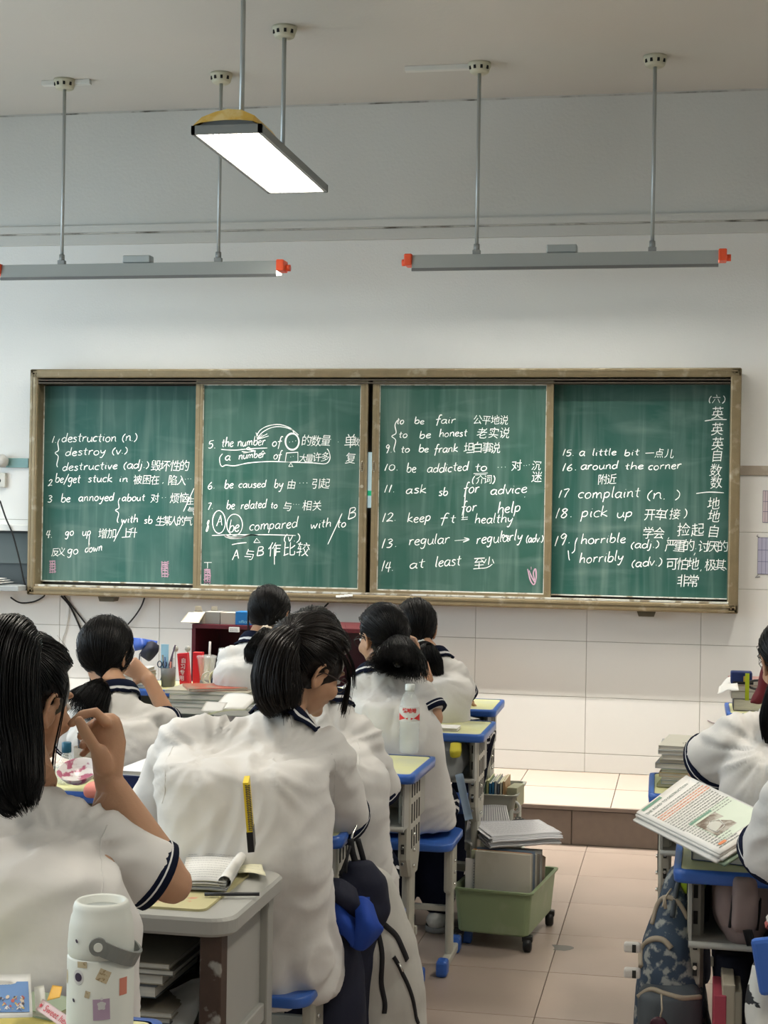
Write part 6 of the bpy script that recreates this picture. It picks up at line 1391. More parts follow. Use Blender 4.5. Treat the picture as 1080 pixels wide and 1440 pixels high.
# cups
q = atz(290,963.5,DZ); o = empty('plastic_cup', (q.x,q.y,DZ), 'clear plastic drink cup with lid and straw', 'cup'); MB().lathe([(.0001,0),(.030,0),(.044,.10),(.046,.102),(.043,.10),(.029,.003),(.0001,.003)], (q.x,q.y,DZ+.025), 28).build('cup_body', clearp, o)
MB().lathe([(.047,.100),(.047,.108),(.040,.112),(.0001,.112)], (q.x,q.y,DZ+.025), 28).build('lid', clearp, o); MB().tube([(q.x+.012,q.y,DZ+.06),(q.x+.015,q.y,DZ+.20)], .0055, 8).build('straw', cmat('pale straw',(.55,.52,.50),.3), o)
MB().lathe([(.0001,0),(.03,0),(.03,.024),(.0001,.024)], (q.x,q.y,DZ), 20).build('coaster', cmat('grey coaster',(.2,.2,.2)), o)
q = atz(318,964,DZ); o = empty('glass_flask', (q.x,q.y,DZ), 'pale glass flask with steel lid behind the cream mug', 'flask'); MB().lathe([(.0001,0),(.036,0),(.038,.01),(.038,.125),(.034,.135)], (q.x,q.y,DZ), 28).build('bottle_body', cmat('milky glass',(.42,.42,.34),.2), o); MB().lathe([(.037,.135),(.038,.137),(.038,.168),(.034,.172),(.0001,.172)], (q.x,q.y,DZ), 28).build('lid', mat('steel', (.6,.6,.58), .22, .9), o)
q = atz(302,969,DZ); o = empty('mug', (q.x,q.y,DZ), 'cream mug lying on its side with mesh mouth facing out', 'mug'); mb = MB(); ax = V(-.25,-1,.15).normalized(); rot_ = ax.to_track_quat('Z','Y').to_matrix()
mb.lathe([(.0001,-.09),(.034,-.09),(.040,-.08),(.040,0),(.041,.003),(.037,.003),(.036,-.005)], (q.x-.0,q.y+.03,DZ+.044), 28, rot=rot_); mb.build('mug_body', cmat('cream enamel',(.62,.58,.42),.35), o)
m2 = MB(); m2.lathe([(.036,-.006),(.0001,-.012)], (q.x,q.y+.03,DZ+.044), 28, rot=rot_); m2.build('strainer', mat('woven strainer', (.30,.28,.24), .7, color2=(.12,.11,.1), c2scale=200), o)
pts = [V(q.x-.04,q.y+.04,DZ+.044)+V(-.032*math.sin(t),.0,.026*math.cos(t)) for t in [PI*k/8 for k in range(9)]]; MB().tube(pts, .005, 8).build('mug_handle', cmat('pale handle',(.5,.48,.42),.3), o)
q = atz(165,966,DZ); zz = DZ
for k in range(5): book('exercise_book', (q.x+.03, q.y+.06, zz), .20,.17,.016, random.uniform(-.1,.1), BOOKC[[8,4,10,6,7][k]], ['bottom','second','middle','fourth','top'][k]+' exercise book of the pile at the raised hand', 'book'); zz += .017
# inside and on the lectern
bl = empty('cloth_bag', tuple(P(205,915,7.3)), 'blue and navy satin bag stuffed in the open lectern', 'bag')
folded('satin_flap', [[(188,897,0),(198,898,-.03),(210,900,0),(221,902,.02)], [(188,908,-.03),(200,908,-.06),(208,905,-.02),(219,908,.0)], [(190,915,-.02),(202,912,-.04),(206,909,-.02),(212,908,0)]], 7.38, cmat('blue satin cloth',(.02,.07,.34),.5), bl)
folded('dark_flap', [[(205,905,0),(214,902,-.02),(223,908,0)], [(200,914,-.03),(212,914,-.06),(222,916,-.01)], [(196,920,0),(208,926,-.04),(216,924,0)], [(200,922,0),(209,929,0),(214,926,0)]], 7.36, nvb, bl)
ltz = lt
card = cmat('cardboard',(.42,.38,.31),.7); gcard = cmat('grey carton',(.26,.25,.23),.6)
def lbox(x0_, x1_, h, m, lb, nm='carton', dy=.02, dd=.09):
    a_, b_ = P(x0_,890,7.28), P(x1_,890,7.28); return tag(MB().bbox((a_.x,ly+dy,ltz+.0005),(b_.x,ly+dy+dd,ltz+h),.0015).build(nm, m), lb, 'box')
c1 = lbox(206,230,.055,card,'cardboard box with open flap hanging over the lectern front')
q = P(218,880,7.2); sheet('box_flap', (V(c1.bound_box[0][0]-.01,ly+.02,ltz+.056),V(c1.bound_box[4][0],ly+.02,ltz+.056),V(c1.bound_box[4][0]-.015,ly-.028,ltz+.008),V(c1.bound_box[0][0]-.035,ly-.028,ltz+.008)), card, parent=c1, th=.002)
for k, xx in enumerate((208, 234)): q = P(xx,873,7.3); sheet('box_flap', (V(q.x,ly+.1,ltz+.055),V(q.x+.04,ly+.1,ltz+.055),V(q.x+.035,ly+.09,ltz+.085),V(q.x+.005,ly+.09,ltz+.085)), card, parent=c1, th=.002)
lbox(230,254,.062,gcard,'grey carton beside the flapped cardboard box'); lbox(255,279,.060,cmat('taupe carton',(.33,.29,.25)),'taupe carton between the grey and the blue ones')
bb = lbox(279,306,.066,cmat('printed blue carton',(.01,.13,.36),.35),'bright blue printed carton on the lectern top')
a_ = P(281,888,7.25); flat_text('office', .022, V(a_.x+.003, ly+.0185, ltz+.010), V(1,0,0), V(0,0,1), cmat('pale cyan',(.25,.55,.72)), bb)
lbox(306,330,.024,cmat('dark olive tin',(.07,.065,.045),.4),'flat dark tin right of the blue carton','tin_box')
q = P(262,902,7.1); tg = MB().bbox((q.x-.028,ly-.004,q.z-.012),(q.x+.028,ly-.0005,q.z+.014),.003).build('name_tag', paper); tag(tg, 'small white tag stuck on the red lectern front', 'tag')
flat_lines(tg, (V(q.x-.024,ly-.0045,q.z+.008),V(q.x+.024,ly-.0045,q.z+.008),V(q.x+.024,ly-.0045,q.z-.008),V(q.x-.024,ly-.0045,q.z-.008)), 2, seg=.12, lw=.003, off=-.0004)
q = P(498,915,6.9); tag(MB().bbox((q.x-.012,ly-.05,PZ+.55),(q.x+.016,ly-.01,q.z+.02),.003).build('photo_frame', maroon), 'glossy dark red frame standing at the lectern end', 'frame')

# ---------------------------------------------------------------- aisle: cart, crate, papers
cg = mat('grey green cart plastic', (.34,.34,.29), .5); grn = mat('sage green crate plastic', (.235,.30,.165), .42, spec=.4, var=.05, vscale=6, color2=(.30,.34,.22), c2scale=7, c2lo=.55, c2hi=.7)
# green crate
c1, c2, c3 = atz(643,1311,.05), atz(742,1321,.05), atz(765,1283,.05)
ex = (c2-c1); LX2 = ex.length; ex.normalize(); ey = V(-ex.y,ex.x,0); LY2 = .42
o3 = c1+ex*(-.0); o3.z = 0
cr = empty('crate', tuple(o3+ex*LX2/2+ey*LY2/2), 'sage green wheeled crate full of binders on the aisle floor', 'crate')
W3 = lambda x, y, z: o3+ex*x+ey*y+V(0,0,z)
def tray(mb, x0_, x1_, y0_, y1_, z0_, z1_, t, fl_):
    """open box, flaring by fl_ towards the rim, rim lip"""
    def ring(x0,x1,y0,y1,z,r=.02):
        cx, cy = (x0+x1)/2, (y0+y1)/2; return [W3(cx+x, cy+y, z) for x, y in rrect((x1-x0)/2, (y1-y0)/2, r, 4)]
    rs = [ring(x0_+t,x1_-t,y0_+t,y1_-t,z0_), ring(x0_,x1_,y0_,y1_,z0_+.006), ring(x0_-fl_,x1_+fl_,y0_-fl_,y1_+fl_,z1_-.008), ring(x0_-fl_-.008,x1_+fl_+.008,y0_-fl_-.008,y1_+fl_+.008,z1_-.007), ring(x0_-fl_-.009,x1_+fl_+.009,y0_-fl_-.009,y1_+fl_+.009,z1_), ring(x0_-fl_+t,x1_+fl_-t,y0_-fl_+t,y1_+fl_-t,z1_), ring(x0_+t,x1_-t,y0_+t,y1_-t,z0_+.012)]
    n = len(rs[0]); k0 = len(mb.v); mb.v += [tuple(p) for r_ in rs for p in r_]
    for k in range(len(rs)-1):
        for i in range(n): mb.f.append([k0+k*n+i, k0+k*n+(i+1)%n, k0+(k+1)*n+(i+1)%n, k0+(k+1)*n+i]); mb.m.append(0); mb.sm.append(False)
    mb.f.append([k0+i for i in range(n)][::-1]); mb.m.append(0); mb.sm.append(False); mb.f.append([k0+(len(rs)-1)*n+i for i in range(n)]); mb.m.append(0); mb.sm.append(False)
mb = MB(); tray(mb, 0, LX2, 0, LY2, .055, .215, .004, .012); mb.build('crate_body', grn, cr)
whm = mat('black caster', (.012,.012,.012), .4)
for x in (.0, LX2-.005):
    for y in (.02, LY2-.02):
        p = W3(x, y, .026); w_ = empty('x', tuple(p)); bpy.data.objects.remove(w_)
        m2 = MB(); m2.lathe([(.0001,-.015),(.020,-.015),(.025,-.011),(.025,.011),(.020,.015),(.0001,.015)], p, 20, rot=Matrix.Rotation(PI/2,3,'Y')); wo = m2.build('caster', whm, cr)
        MB().bbox(tuple(p+V(-.019,-.014,.010)), tuple(p+V(.019,.018,.032)), .004).build('caster_fork', whm, wo)
# binders upright
rot2 = Matrix((ex, ey, V(0,0,1))).transposed()
def upright(name, x, y, w_, t_, h_, cov, label, cat, tilt=0.0, pg=None, z=.07, yaw=0):
    m = rot2 @ Matrix.Rotation(yaw,3,'Z') @ Matrix.Rotation(tilt,3,'X'); c = W3(x, y, z)
    def add_(mb, a, b):
        m2 = MB(); m2.box(a,b); mb.add([m @ V(*v)+c for v in m2.v], m2.f)
    mb = MB(); add_(mb,(0,0,0),(w_,.0016,h_)); add_(mb,(0,t_-.0016,0),(w_,t_,h_)); add_(mb,(0,0,0),(.002,t_,h_)); o = mb.build(name, cov); tag(o, label, cat)
    mb = MB(); add_(mb,(.002,.0018,.003),(w_-.004,t_-.0018,h_-.004)); mb.build('pages', pg or page, o); return o, lambda a, b, zz=0: m @ V(a, -.001-zz, b)+c
zu = .07; hb = .268
o, f_ = upright('binder', .05, .035, .205, .03, hb, cmat('ivory cover',(.50,.48,.41),.5,color2=(.44,.42,.34),c2scale=8), 'ivory covered binder at the front of the green crate', 'binder', -.03)
m2 = MB(); m2.add([f_(.02,.01,.001), f_(.145,.01,.001), f_(.145,.125,.001), f_(.02,.125,.001)], [(0,1,2,3)]); pn = m2.build('label_sheet', cmat('greyish sheet',(.36,.35,.36),.7), o)
flat_lines(pn, (f_(.02,.012,.002),f_(.145,.012,.002),f_(.145,.118,.002),f_(.02,.118,.002)), 11, seg=.3, lw=.0016, off=.0006)
o, f_ = upright('notebook', .012, .05, .05, .012, .235, paper, 'ruled sheets standing beside the ivory binder', 'notebook', -.02)
m2 = MB()
for k in range(22): z_ = .01+k*.010; m2.add([f_(.03,z_,.0008),f_(.049,z_,.0008),f_(.049,z_+.0018,.0008),f_(.03,z_+.0018,.0008)], [(0,1,2,3)])
k_ = m2.build('ruled_lines', ink, o); k_['kind'] = 'stuff'
for k, (yy, tt, hh, c_, lb) in enumerate(((.068,.018,.262,(.42,.44,.30),'pale green notebook behind the ivory binder'),(.09,.010,.262,(.62,.26,.06),'orange edged book in the green crate'),(.102,.022,.255,(.30,.32,.33),'thick grey book in the green crate'),(.128,.012,.262,(.16,.22,.30),'slate blue book in the green crate'),(.145,.03,.25,(.40,.38,.33),'beige book in the middle of the green crate'),(.18,.025,.24,(.22,.20,.18),'dark brown book at the back of the green crate'),(.21,.03,.25,(.35,.36,.36),'light grey folder at the back of the green crate'))):
    upright('book', .028+.002*k, yy, .215, tt, hh, cmat('crate cover %d' % k, c_, .5), lb, 'book', -.02)
tag(sheet('folder_flap', (W3(.250,.24,.08),W3(.250,.30,.08),W3(.256,.30,.28),W3(.250,.22,.31)), cmat('brown kraft',(.20,.15,.11),.7), th=.002), 'brown kraft folder corner sticking out of the crate side', 'folder')
# papers on top: two piles of newspapers
zt_ = zu+hb
p_ = [P(692,1190,5.66), P(788,1188,5.6), P(757,1168,5.95), P(662,1172,5.95)]
def flatq(pts, z): return [atz(x, y, z) for x, y in pts]
base = flatq([(690,1192),(789,1186),(757,1168),(663,1170)], .345)
sp_ = None; zz = .345
ps_ = []
for k in range(9):
    j = V(random.uniform(-.012,.012), random.uniform(-.012,.012), zz-.345)
    o = sheet('newspaper', [p+j for p in base], cmat('newsprint %d' % (k%3), [(.76,.76,.78),(.80,.80,.82),(.66,.66,.68)][k%3], .8), parent=sp_, th=.0042, amp=.003, curl=.002)
    if sp_ is None: sp_ = o; tag(o, 'thick pile of folded newspapers lying across the green crate', 'newspaper'); o.name = 'newspaper_pile'
    zz += .0048
tp = [V(p.x,p.y,zz-.0005) for p in base]; flat_lines(sp_, tp, 14, seg=.06, lw=.0018, off=.0025, curlf=lambda u_: .004)
# leaning ruled sheets behind
lean = [P(662,1166,6.0), P(720,1166,6.0), P(712,1131,6.12), P(668,1130,6.12)]
ob = sheet('ruled_sheets', [p+V(0,0,-.01) for p in lean], paper, 'fan of ruled answer sheets leaning behind the newspaper pile', 'paper', curl=.015, th=.012)
mb = MB(); a, b, c, d = lean; nn = (b-a).cross(d-a).normalized()
for k in range(15):
    u_ = .05+.9*k/14; q = lambda v_: (a*(1-u_)+b*u_)*(1-v_)+(d*(1-u_)+c*u_)*v_+nn*(.004+.015*(math.sin(PI*u_)*.5+.5*u_*u_))+V(0,0,-.01)
    t_ = (b-a).normalized()*.0012; mb.add([q(.03)-t_, q(.03)+t_, q(.97)+t_, q(.97)-t_], [(0,1,2,3)])
k_ = mb.build('ruled_lines', ink, ob); k_['kind'] = 'stuff'
ob = sheet('ruled_sheets', [P(653,1183,5.85),P(664,1190,5.8),P(672,1134,6.1),P(660,1140,6.1)], paper, 'upright edge of lined sheets beside the aisle desk leg', 'paper', curl=.01, th=.006)

# grey cart with paperbacks
yc = P(700,1120,6.4).y; k1, k2 = at(660,1126,yc), at(722,1126,yc)
ex = (k2-k1).normalized(); ex.z = 0; ex.normalize(); ey = V(-ex.y,ex.x,0); o3 = V(k1.x,k1.y,0); rimz = P(700,1117,6.4).z
CW = (k2-k1).length
ct = empty('storage_cart', tuple(o3+ex*CW/2+ey*.17), 'grey plastic storage cart holding paperbacks by the podium step', 'cart')
mb = MB(); tray(mb, 0, CW, 0, .34, rimz-.07, rimz, .004, .01); mb.build('top_tray', cg, ct)
mb = MB(); tray(mb, 0, CW, 0, .34, .06, .13, .004, .01); mb.build('bottom_tray', cg, ct)
for x in (.012, CW-.012):
    for y in (.012, .328): MB().tube([W3(x,y,0), W3(x,y,rimz-.06)], .011, 10).build('post', cg, ct)
rot2 = Matrix((ex, ey, V(0,0,1))).transposed()
pbc = [(.05,.20,.48),(.30,.04,.07),(.42,.30,.10),(.08,.14,.10),(.40,.42,.20),(.03,.16,.34),(.04,.18,.36),(.45,.47,.48),(.10,.12,.16),(.55,.53,.42),(.50,.30,.14)]
pbn = ['blue','crimson','ochre','dark green','olive','deep blue','teal blue','light grey','black','ivory','tan']
x = .022
xe = CW*.80
for k in range(11):
    t_ = (xe-.022)/11; cv = cmat('paperback %d' % k, pbc[k], .4); m = rot2; c = W3(x, .02, rimz-.06)
    def add_(mb, a, b): m2 = MB(); m2.box(a,b); mb.add([m @ V(*v)+c for v in m2.v], m2.f)
    h_ = .105+.006*math.sin(k*2.1); mb = MB(); add_(mb,(0,0,0),(t_*.9,.002,h_)); add_(mb,(0,0,0),(.0012,.20,h_)); add_(mb,(t_*.9-.0012,0,0),(t_*.9,.20,h_)); o = tag(mb.build('paperback', cv), '%s spined paperback standing in the grey cart' % pbn[k], 'book', 'paperbacks in the grey cart')
    mb = MB(); add_(mb,(.0014,.002,.002),(t_*.9-.0014,.197,h_-.002)); mb.build('pages', cream_p, o); x += t_
c = W3(xe+.012,.03,rimz-.06); tag(MB().bbox((c.x,c.y,c.z),(c.x+.045,c.y+.12,c.z+.085),.004,rot=rotz(-.15)).build('small_box', cmat('pale olive carton',(.36,.36,.24),.5)), 'pale olive carton at the open end of the grey cart', 'box')
q = W3(CW+.004,.02,rimz-.03); mb = MB(); mb.tube(smooth_path([q,q+V(.016,0,-.012),q+V(.018,0,-.034),q+V(.0,0,-.044),q+V(-.010,0,-.034)],4), .006, 8); tag(mb.build('tape_hook', cmat('white plastic hook',(.62,.62,.58),.35)), 'white plastic hook on the cart corner', 'hook')
zb, _ = cloth_loft('zebra_pouch', [ringpx(1150,722,734,6.28,.02), ringpx(1156,716,738,6.15,.04), ringpx(1163,716,737,6.15,.045), ringpx(1172,722,732,6.15,.02)], mat('black and cream print', (.55,.52,.38), .7, color2=(.01,.01,.01), c2scale=22, c2lo=.50, c2hi=.52), None, vox=.006); tag(zb, 'black and cream patterned pouch peeping out behind the ruled sheets', 'pouch')
# shelf unit seen behind the legs
dk = cmat('dark grey unit',(.14,.135,.12),.5); a_, b_ = P(628,1110,6.6), P(660,1110,6.6)
un = empty('low_shelf', (a_.x+.05,a_.y,0), 'low dark grey shelf half hidden behind the aisle desk legs', 'shelf'); 
for z_ in (.10,.22,.34): MB().bbox((a_.x-.12,a_.y,z_),(b_.x,a_.y+.25,z_+.014),.003).build('shelf_board', dk, un)
for xx in (a_.x-.12, b_.x-.014): MB().box((xx,a_.y,0),(xx+.014,a_.y+.25,.354)).build('side_panel', dk, un)
# jacket stuffed in the tray of the card desk, yellow cloth, blue strap
jk, _ = cloth_loft('jacket', [ringpx(1038,598,646,5.75,.07), ringpx(1052,594,652,5.75,.09), ringpx(1072,600,652,5.7,.10), ringpx(1090,606,648,5.66,.09), ringpx(1102,612,636,5.66,.05)], cmat('grey jacket cloth',(.22,.23,.23),.85), None, amp=.016, fr=7); tag(jk, 'grey jacket bulging out of the tray of the white card desk', 'jacket')
yk, _ = cloth_loft('yellow_cloth', [ringpx(1044,632,649,5.66,.02), ringpx(1056,630,650,5.62,.03), ringpx(1066,632,648,5.62,.02)], cmat('mustard cloth',(.48,.42,.03),.8), None, vox=.006); tag(yk, 'mustard yellow cloth tucked in the tray above the grey jacket', 'cloth')
m2 = MB(); sp = smooth_path([P(640,1088,5.6),P(648,1110,5.6),P(655,1135,5.62),P(660,1152,5.66)],4); 
o = sheet('blue_strap', (P(640,1090,5.6),P(651,1088,5.6),P(665,1152,5.64),P(654,1154,5.64)), cmat('pale blue strap',(.28,.38,.50),.6), 'pale blue strap hanging from the grey jacket', 'strap', th=.004, curl=.01)

# --- bottle of water on desk C, card and notebook on desk B
q = atz(575,1060,DZ); BX, BY = q.x, q.y
wb = empty('water_bottle', (BX,BY,DZ), 'clear plastic water bottle with red and white label standing on desk edge', 'bottle')
sc_b = ((1060-962)/2193*(q-CAM).dot(FW))/.235
pr = [(.0001,.004),(.020,.0),(.028,.006),(.030,.02),(.0285,.03),(.0305,.04),(.0285,.05),(.0305,.06),(.0285,.07),(.0305,.08),(.0285,.09),(.0305,.10),(.031,.112),(.031,.150),(.0305,.160),(.027,.180),(.018,.202),(.0125,.210),(.0125,.222)]
mb = MB(); mb.lathe([(r_*sc_b*1.12,z*sc_b) for r_,z in pr], (BX,BY,DZ), 40); mb.build('bottle_body', mat('clear bottle', (.74,.80,.78), .05, alpha=.26, spec=1.0), wb)
mb = MB(); mb.lathe([(.0145*sc_b*1.1,.214*sc_b),(.015*sc_b*1.1,.216*sc_b),(.0148*sc_b*1.1,.234*sc_b),(.013*sc_b,.2355*sc_b),(.0001,.2355*sc_b)], (BX,BY,DZ), 28); mb.build('cap', cmat('white cap',(.62,.66,.64),.4), wb)
rl_ = .031*sc_b*1.12+.0006
def blabel(a0, a1, z0_, z1_, m, parent, tri=None, off=0, nm='label'):
    vd2 = (CAM-V(BX,BY,CAM.z)); vd2.z = 0; vd2.normalize(); sd2 = V(-vd2.y,vd2.x,0); n = 14; pts = []
    for i in range(n+1):
        for j in range(5):
            u_ = i/n; v_ = j/4; 
            lo, hi = (z0_, z1_) if tri is None else tri(u_)
            a = a0+(a1-a0)*u_; pts.append(V(BX,BY,DZ+(lo+(hi-lo)*v_)*sc_b)+(vd2*math.cos(a)+sd2*math.sin(a))*(rl_+off))
    mb = MB(); mb.grid(pts, n+1, 5); return mb.build(nm, m, parent)
lbm = mat('translucent white label', (.70,.70,.68), .35, alpha=.85)
lab = blabel(-1.45, 1.45, .112, .160, lbm, wb)
redl = cmat('label red',(.62,.03,.03),.35)
blabel(-1.25, -.12, 0, 0, redl, lab, lambda u_: (.114+.012*u_, .140-.022*u_ if u_ < .98 else .128), .0006, 'red_wing'); blabel(.12, 1.25, 0, 0, redl, lab, lambda u_: (.126-.012*u_, .118+.022*u_), .0006, 'red_wing')
vd2 = (CAM-V(BX,BY,CAM.z)); vd2.z = 0; vd2.normalize(); sd2 = V(-vd2.y,vd2.x,0)
vs, fs = text_mesh('娃哈哈', .0165*sc_b, .0006); mx_ = max(v.x for v in vs)
mb = MB(); mb.add([V(BX,BY,DZ+(.1435*sc_b)+v.y)+(vd2*math.cos((v.x-mx_/2)/rl_)+sd2*math.sin((v.x-mx_/2)/rl_))*(rl_+.001) for v in vs], fs); o = mb.build('lettering', redl, lab); o['kind'] = 'stuff'
sheet('white_card', (atz(645,1009,DZ+.001),atz(664,1012,DZ+.001),atz(675,1011,DZ+.002),atz(655,1006,DZ+.003)), paper, 'small white card lying on the second aisle desk', 'card', amp=.002)
q = atz(610,1026,DZ); book('exercise_book', (q.x,q.y+.03,DZ), .18,.10,.010, .0, paper, 'white exercise book under the elbow of the low ponytail student', 'book')

# ---------------------------------------------------------------- right hand desks
# pile of exercise books on R2
q = atz(925,1108,DZ); zz = DZ; rb_ = random.Random(9)
nm_ = ['olive','grey blue','worn white','tan','pale green','grey','cream','white','light grey','ivory']
cs_ = [(.30,.30,.12),(.20,.24,.28),(.50,.50,.47),(.40,.30,.16),(.36,.40,.30),(.26,.27,.28),(.52,.48,.36),(.55,.55,.52),(.40,.42,.42),(.60,.58,.50)]
for k in range(10):
    h_ = [.010,.012,.008,.012,.009,.016,.010,.014,.012,.012][k]
    last = k == 9
    o = book('exercise_book', (q.x+.115+rb_.uniform(-.008,.008), q.y+.13+rb_.uniform(-.006,.006), zz), .21,.25,h_, -.06+rb_.uniform(-.07,.07), cmat('exercise cover %d' % k, cs_[k], .5), '%s exercise book, %s in the tall pile near the step' % (nm_[k], 'topmost' if last else '%s from the bottom' % ['first','second','third','fourth','fifth','sixth','seventh','eighth','ninth'][k]), 'book'); zz += h_+.001
zt3 = zz; mb = MB(); c = V(q.x+.115,q.y+.10,zt3)
for k in range(26): a_ = c+V(-.045+.0065*k, .012*math.sin(k*1.7)*.4-.03+.0012*k, 0); mb.box(tuple(a_+V(0,0,0)), tuple(a_+V(.004,.003+.009*((k*7)%3)/3,.0008)))
k_ = mb.build('cover_lettering', cmat('brown ink',(.08,.05,.04)), o); k_['kind'] = 'stuff'
# open textbook on R1
ca, cb, cc, cd_ = P(896,1143,3.72), P(1010,1204,3.40), P(1052,1160,3.56), P(955,1092,4.02)
ca.z = cb.z = .905; 
def surfz(a, b, c, d, u_, v_, lift): return (a*(1-u_)+b*u_)*(1-v_)+(d*(1-u_)+c*u_)*v_+lift
# page plane: u runs down along the near edge, v towards the spine at the far right
sp0 = P(1045,1105,3.95)
A0 = P(895,1142,3.70); B0 = P(1012,1200,3.38); C0 = P(1092,1150,3.50); D0_ = P(965,1090,3.90)
tb = None
for k in range(5):
    off_ = V(.0025*k*(-1)**k,-.002*k,-.0056*k); o = sheet('open_textbook' if k == 0 else 'page_block', [p+off_ for p in (A0,B0,C0,D0_)], paper if k < 4 else cmat('green cover',(.20,.28,.20)), None, None, tb, curl=0, th=.0050, n=10)
    if tb is None: tb = o
tag(tb, 'big open textbook with printed english page and a small photograph', 'textbook')
nn = (B0-A0).cross(D0_-A0).normalized(); mixb = lambda u_, v_, h=.001: (A0*(1-u_)+B0*u_)*(1-v_)+(D0_*(1-u_)+C0*u_)*v_+nn*h
def bq(u0,v0,u1,v1,m,nm,h=.0012):
    o = MB().add([mixb(u0,v0,h),mixb(u1,v0,h),mixb(u1,v1,h),mixb(u0,v1,h)], [(0,1,2,3)]).build(nm, m, tb); return o
# text lines run along v (from the near left edge to the spine); rows step along u
tg_ = cmat('print green',(.16,.30,.22),.6); tgp = cmat('pale green print',(.60,.67,.57),.7); tor = cmat('orange print',(.62,.22,.10),.6)
bq(.02,.06,.055,.42,tg_,'header_bar'); bq(.50,.22,.90,.97,tgp,'tinted_block',.0009)
ev = (D0_-A0).normalized(); eu = (B0-A0).normalized(); LV = (D0_-A0).length; LU = (B0-A0).length
flat_text('THE ROAD TO DESTRUCTION', .0155, mixb(.125,.03,.0014), ev, -eu, cmat('print dark green',(.05,.10,.08),.6), tb)
mb = MB(); mo = MB(); rr_ = random.Random(3)
for r_ in range(26):
    u0 = .165+.031*r_; tgt = mo if r_ in (2,3,4) else mb; v0 = .06
    if r_ > 12: v0 = .08
    while v0 < (.93 if r_ < 14 else .40):
        dv = rr_.uniform(.02,.06); tgt.add([mixb(u0,v0,.0014),mixb(u0+.010,v0,.0014),mixb(u0+.010,v0+dv,.0014),mixb(u0,v0+dv,.0014)], [(0,1,2,3)]); v0 += dv+.012
k_ = mb.build('text_lines', cmat('print grey',(.22,.24,.22),.7), tb); k_['kind'] = 'stuff'; k_ = mo.build('highlighted_lines', tor, tb); k_['kind'] = 'stuff'
bq(.52,.20,.545,.60,tg_,'caption_bar',.0016); bq(.57,.24,.82,.60,cmat('photo brown',(.16,.12,.09),.5,color2=(.45,.43,.38),c2scale=30),'photograph',.0016)
o = MB().add([mixb(.66,.30,.002),mixb(.77,.30,.002),mixb(.74,.48,.002),mixb(.64,.45,.002)],[(0,1,2,3)]).build('photo_house', cmat('photo pale',(.55,.55,.50)), tb)
mb = MB()
for a0,b0_,a1,b1 in ((.64,.40,.69,.28),(.69,.28,.79,.29),(.64,.40,.68,.51),(.68,.51,.77,.46),(.77,.46,.79,.29)): 
    p0_, p1_ = mixb(a0,b0_,.0024), mixb(a1,b1,.0024); mb.tube([p0_,p1_], .0010, 4)
k_ = mb.build('white_outline', paper, tb); k_['kind'] = 'stuff'
bq(.90,.12,.93,.24,tor,'orange_note',.0018)
# support: closed books beneath the textbook
q = atz(985,1200,DZ); cb_ = (A0+B0+C0+D0_)/4
zz = DZ
for k in range(3):
    book('textbook', (cb_.x+.08, cb_.y+.05, zz), .18,.13,[.03,.03,.026][k], -.3+.1*k, cmat('support %d' % k, [(.04,.06,.12),(.10,.10,.11),(.03,.035,.05)][k]), ['navy','charcoal','black'][k]+' closed book under the big open textbook', 'book'); zz += .031
cr_ = sheet('crumpled_paper', (atz(972,1200,DZ+.002),atz(1000,1208,DZ+.002),atz(1003,1190,DZ+.01),atz(976,1186,DZ+.01)), cmat('grey foil',(.3,.3,.29),.5), 'crumpled grey wrapper on the desk under the open textbook', 'wrapper', amp=.012)
# R3 pile
q = atz(1035,1000,DZ); zz = DZ
for k, (h_, c_, lb) in enumerate(((.03,(.35,.32,.28),'bottom book'),(.024,(.45,.40,.34),'middle book'),(.02,(.30,.16,.14),'top book'))):
    book('book', (q.x+.10,q.y+.12,zz+.05), .24,.2,h_, .05*k, cmat('pile r %d' % k, c_, .5), lb+' of the pile by the podium wall under the navy pencil case', 'book'); zz += h_+.001
book('folder', (q.x+.10,q.y+.12,DZ), .22,.2,.049, 0, cmat('black folder',(.03,.03,.04)), 'black folder under the pile by the podium wall', 'folder')
zz += .05
sheet('paper_sheet', (P(1008,976,6.2),P(1040,974,6.1),P(1036,955,6.45),P(1016,958,6.45)), paper, 'loose white sheets sticking out left of the navy pencil case', 'paper', amp=.012, curl=.02)
q = P(1040,962,6.3); o = MB().bbox((q.x-.035,q.y,zz+.004),(q.x+.05,q.y+.06,zz+.055),.006).build('pencil_case', cmat('navy canvas',(.012,.025,.11),.7)); tag(o, 'navy canvas pencil case with yellow badge on the book pile', 'pencil case')
MB().bbox((q.x+.015,q.y-.003,zz+.015),(q.x+.035,q.y+.001,zz+.038),.002).build('yellow_badge', cmat('mustard badge',(.50,.34,.05)), o)
m2 = MB(); m2.bbox((q.x-.026,q.y-.003,zz+.004),(q.x+.055,q.y+.001,zz+.016),.002); m2.build('dark_band', blk, o)
tag(MB().bbox((P(1051,948,6.2).x-.008,P(1051,948,6.2).y,P(1051,985,6.2).z),(P(1051,948,6.2).x+.008,P(1051,948,6.2).y+.004,P(1051,947,6.2).z),.001).build('ruler', cmat('lime plastic',(.50,.60,.03),.35)), 'lime yellow ruler standing beside the navy pencil case', 'ruler')
mb = MB(); q = P(1066,963,6.25); mb.tube([q+V(.04*math.cos(t),.0,.018*math.sin(t)) for t in [2*PI*k/16 for k in range(17)]], .005, 6, caps=False); tag(mb.build('headphones', cmat('dark band',(.03,.03,.035),.4)), 'dark looped headphones behind the lime ruler', 'headphones')
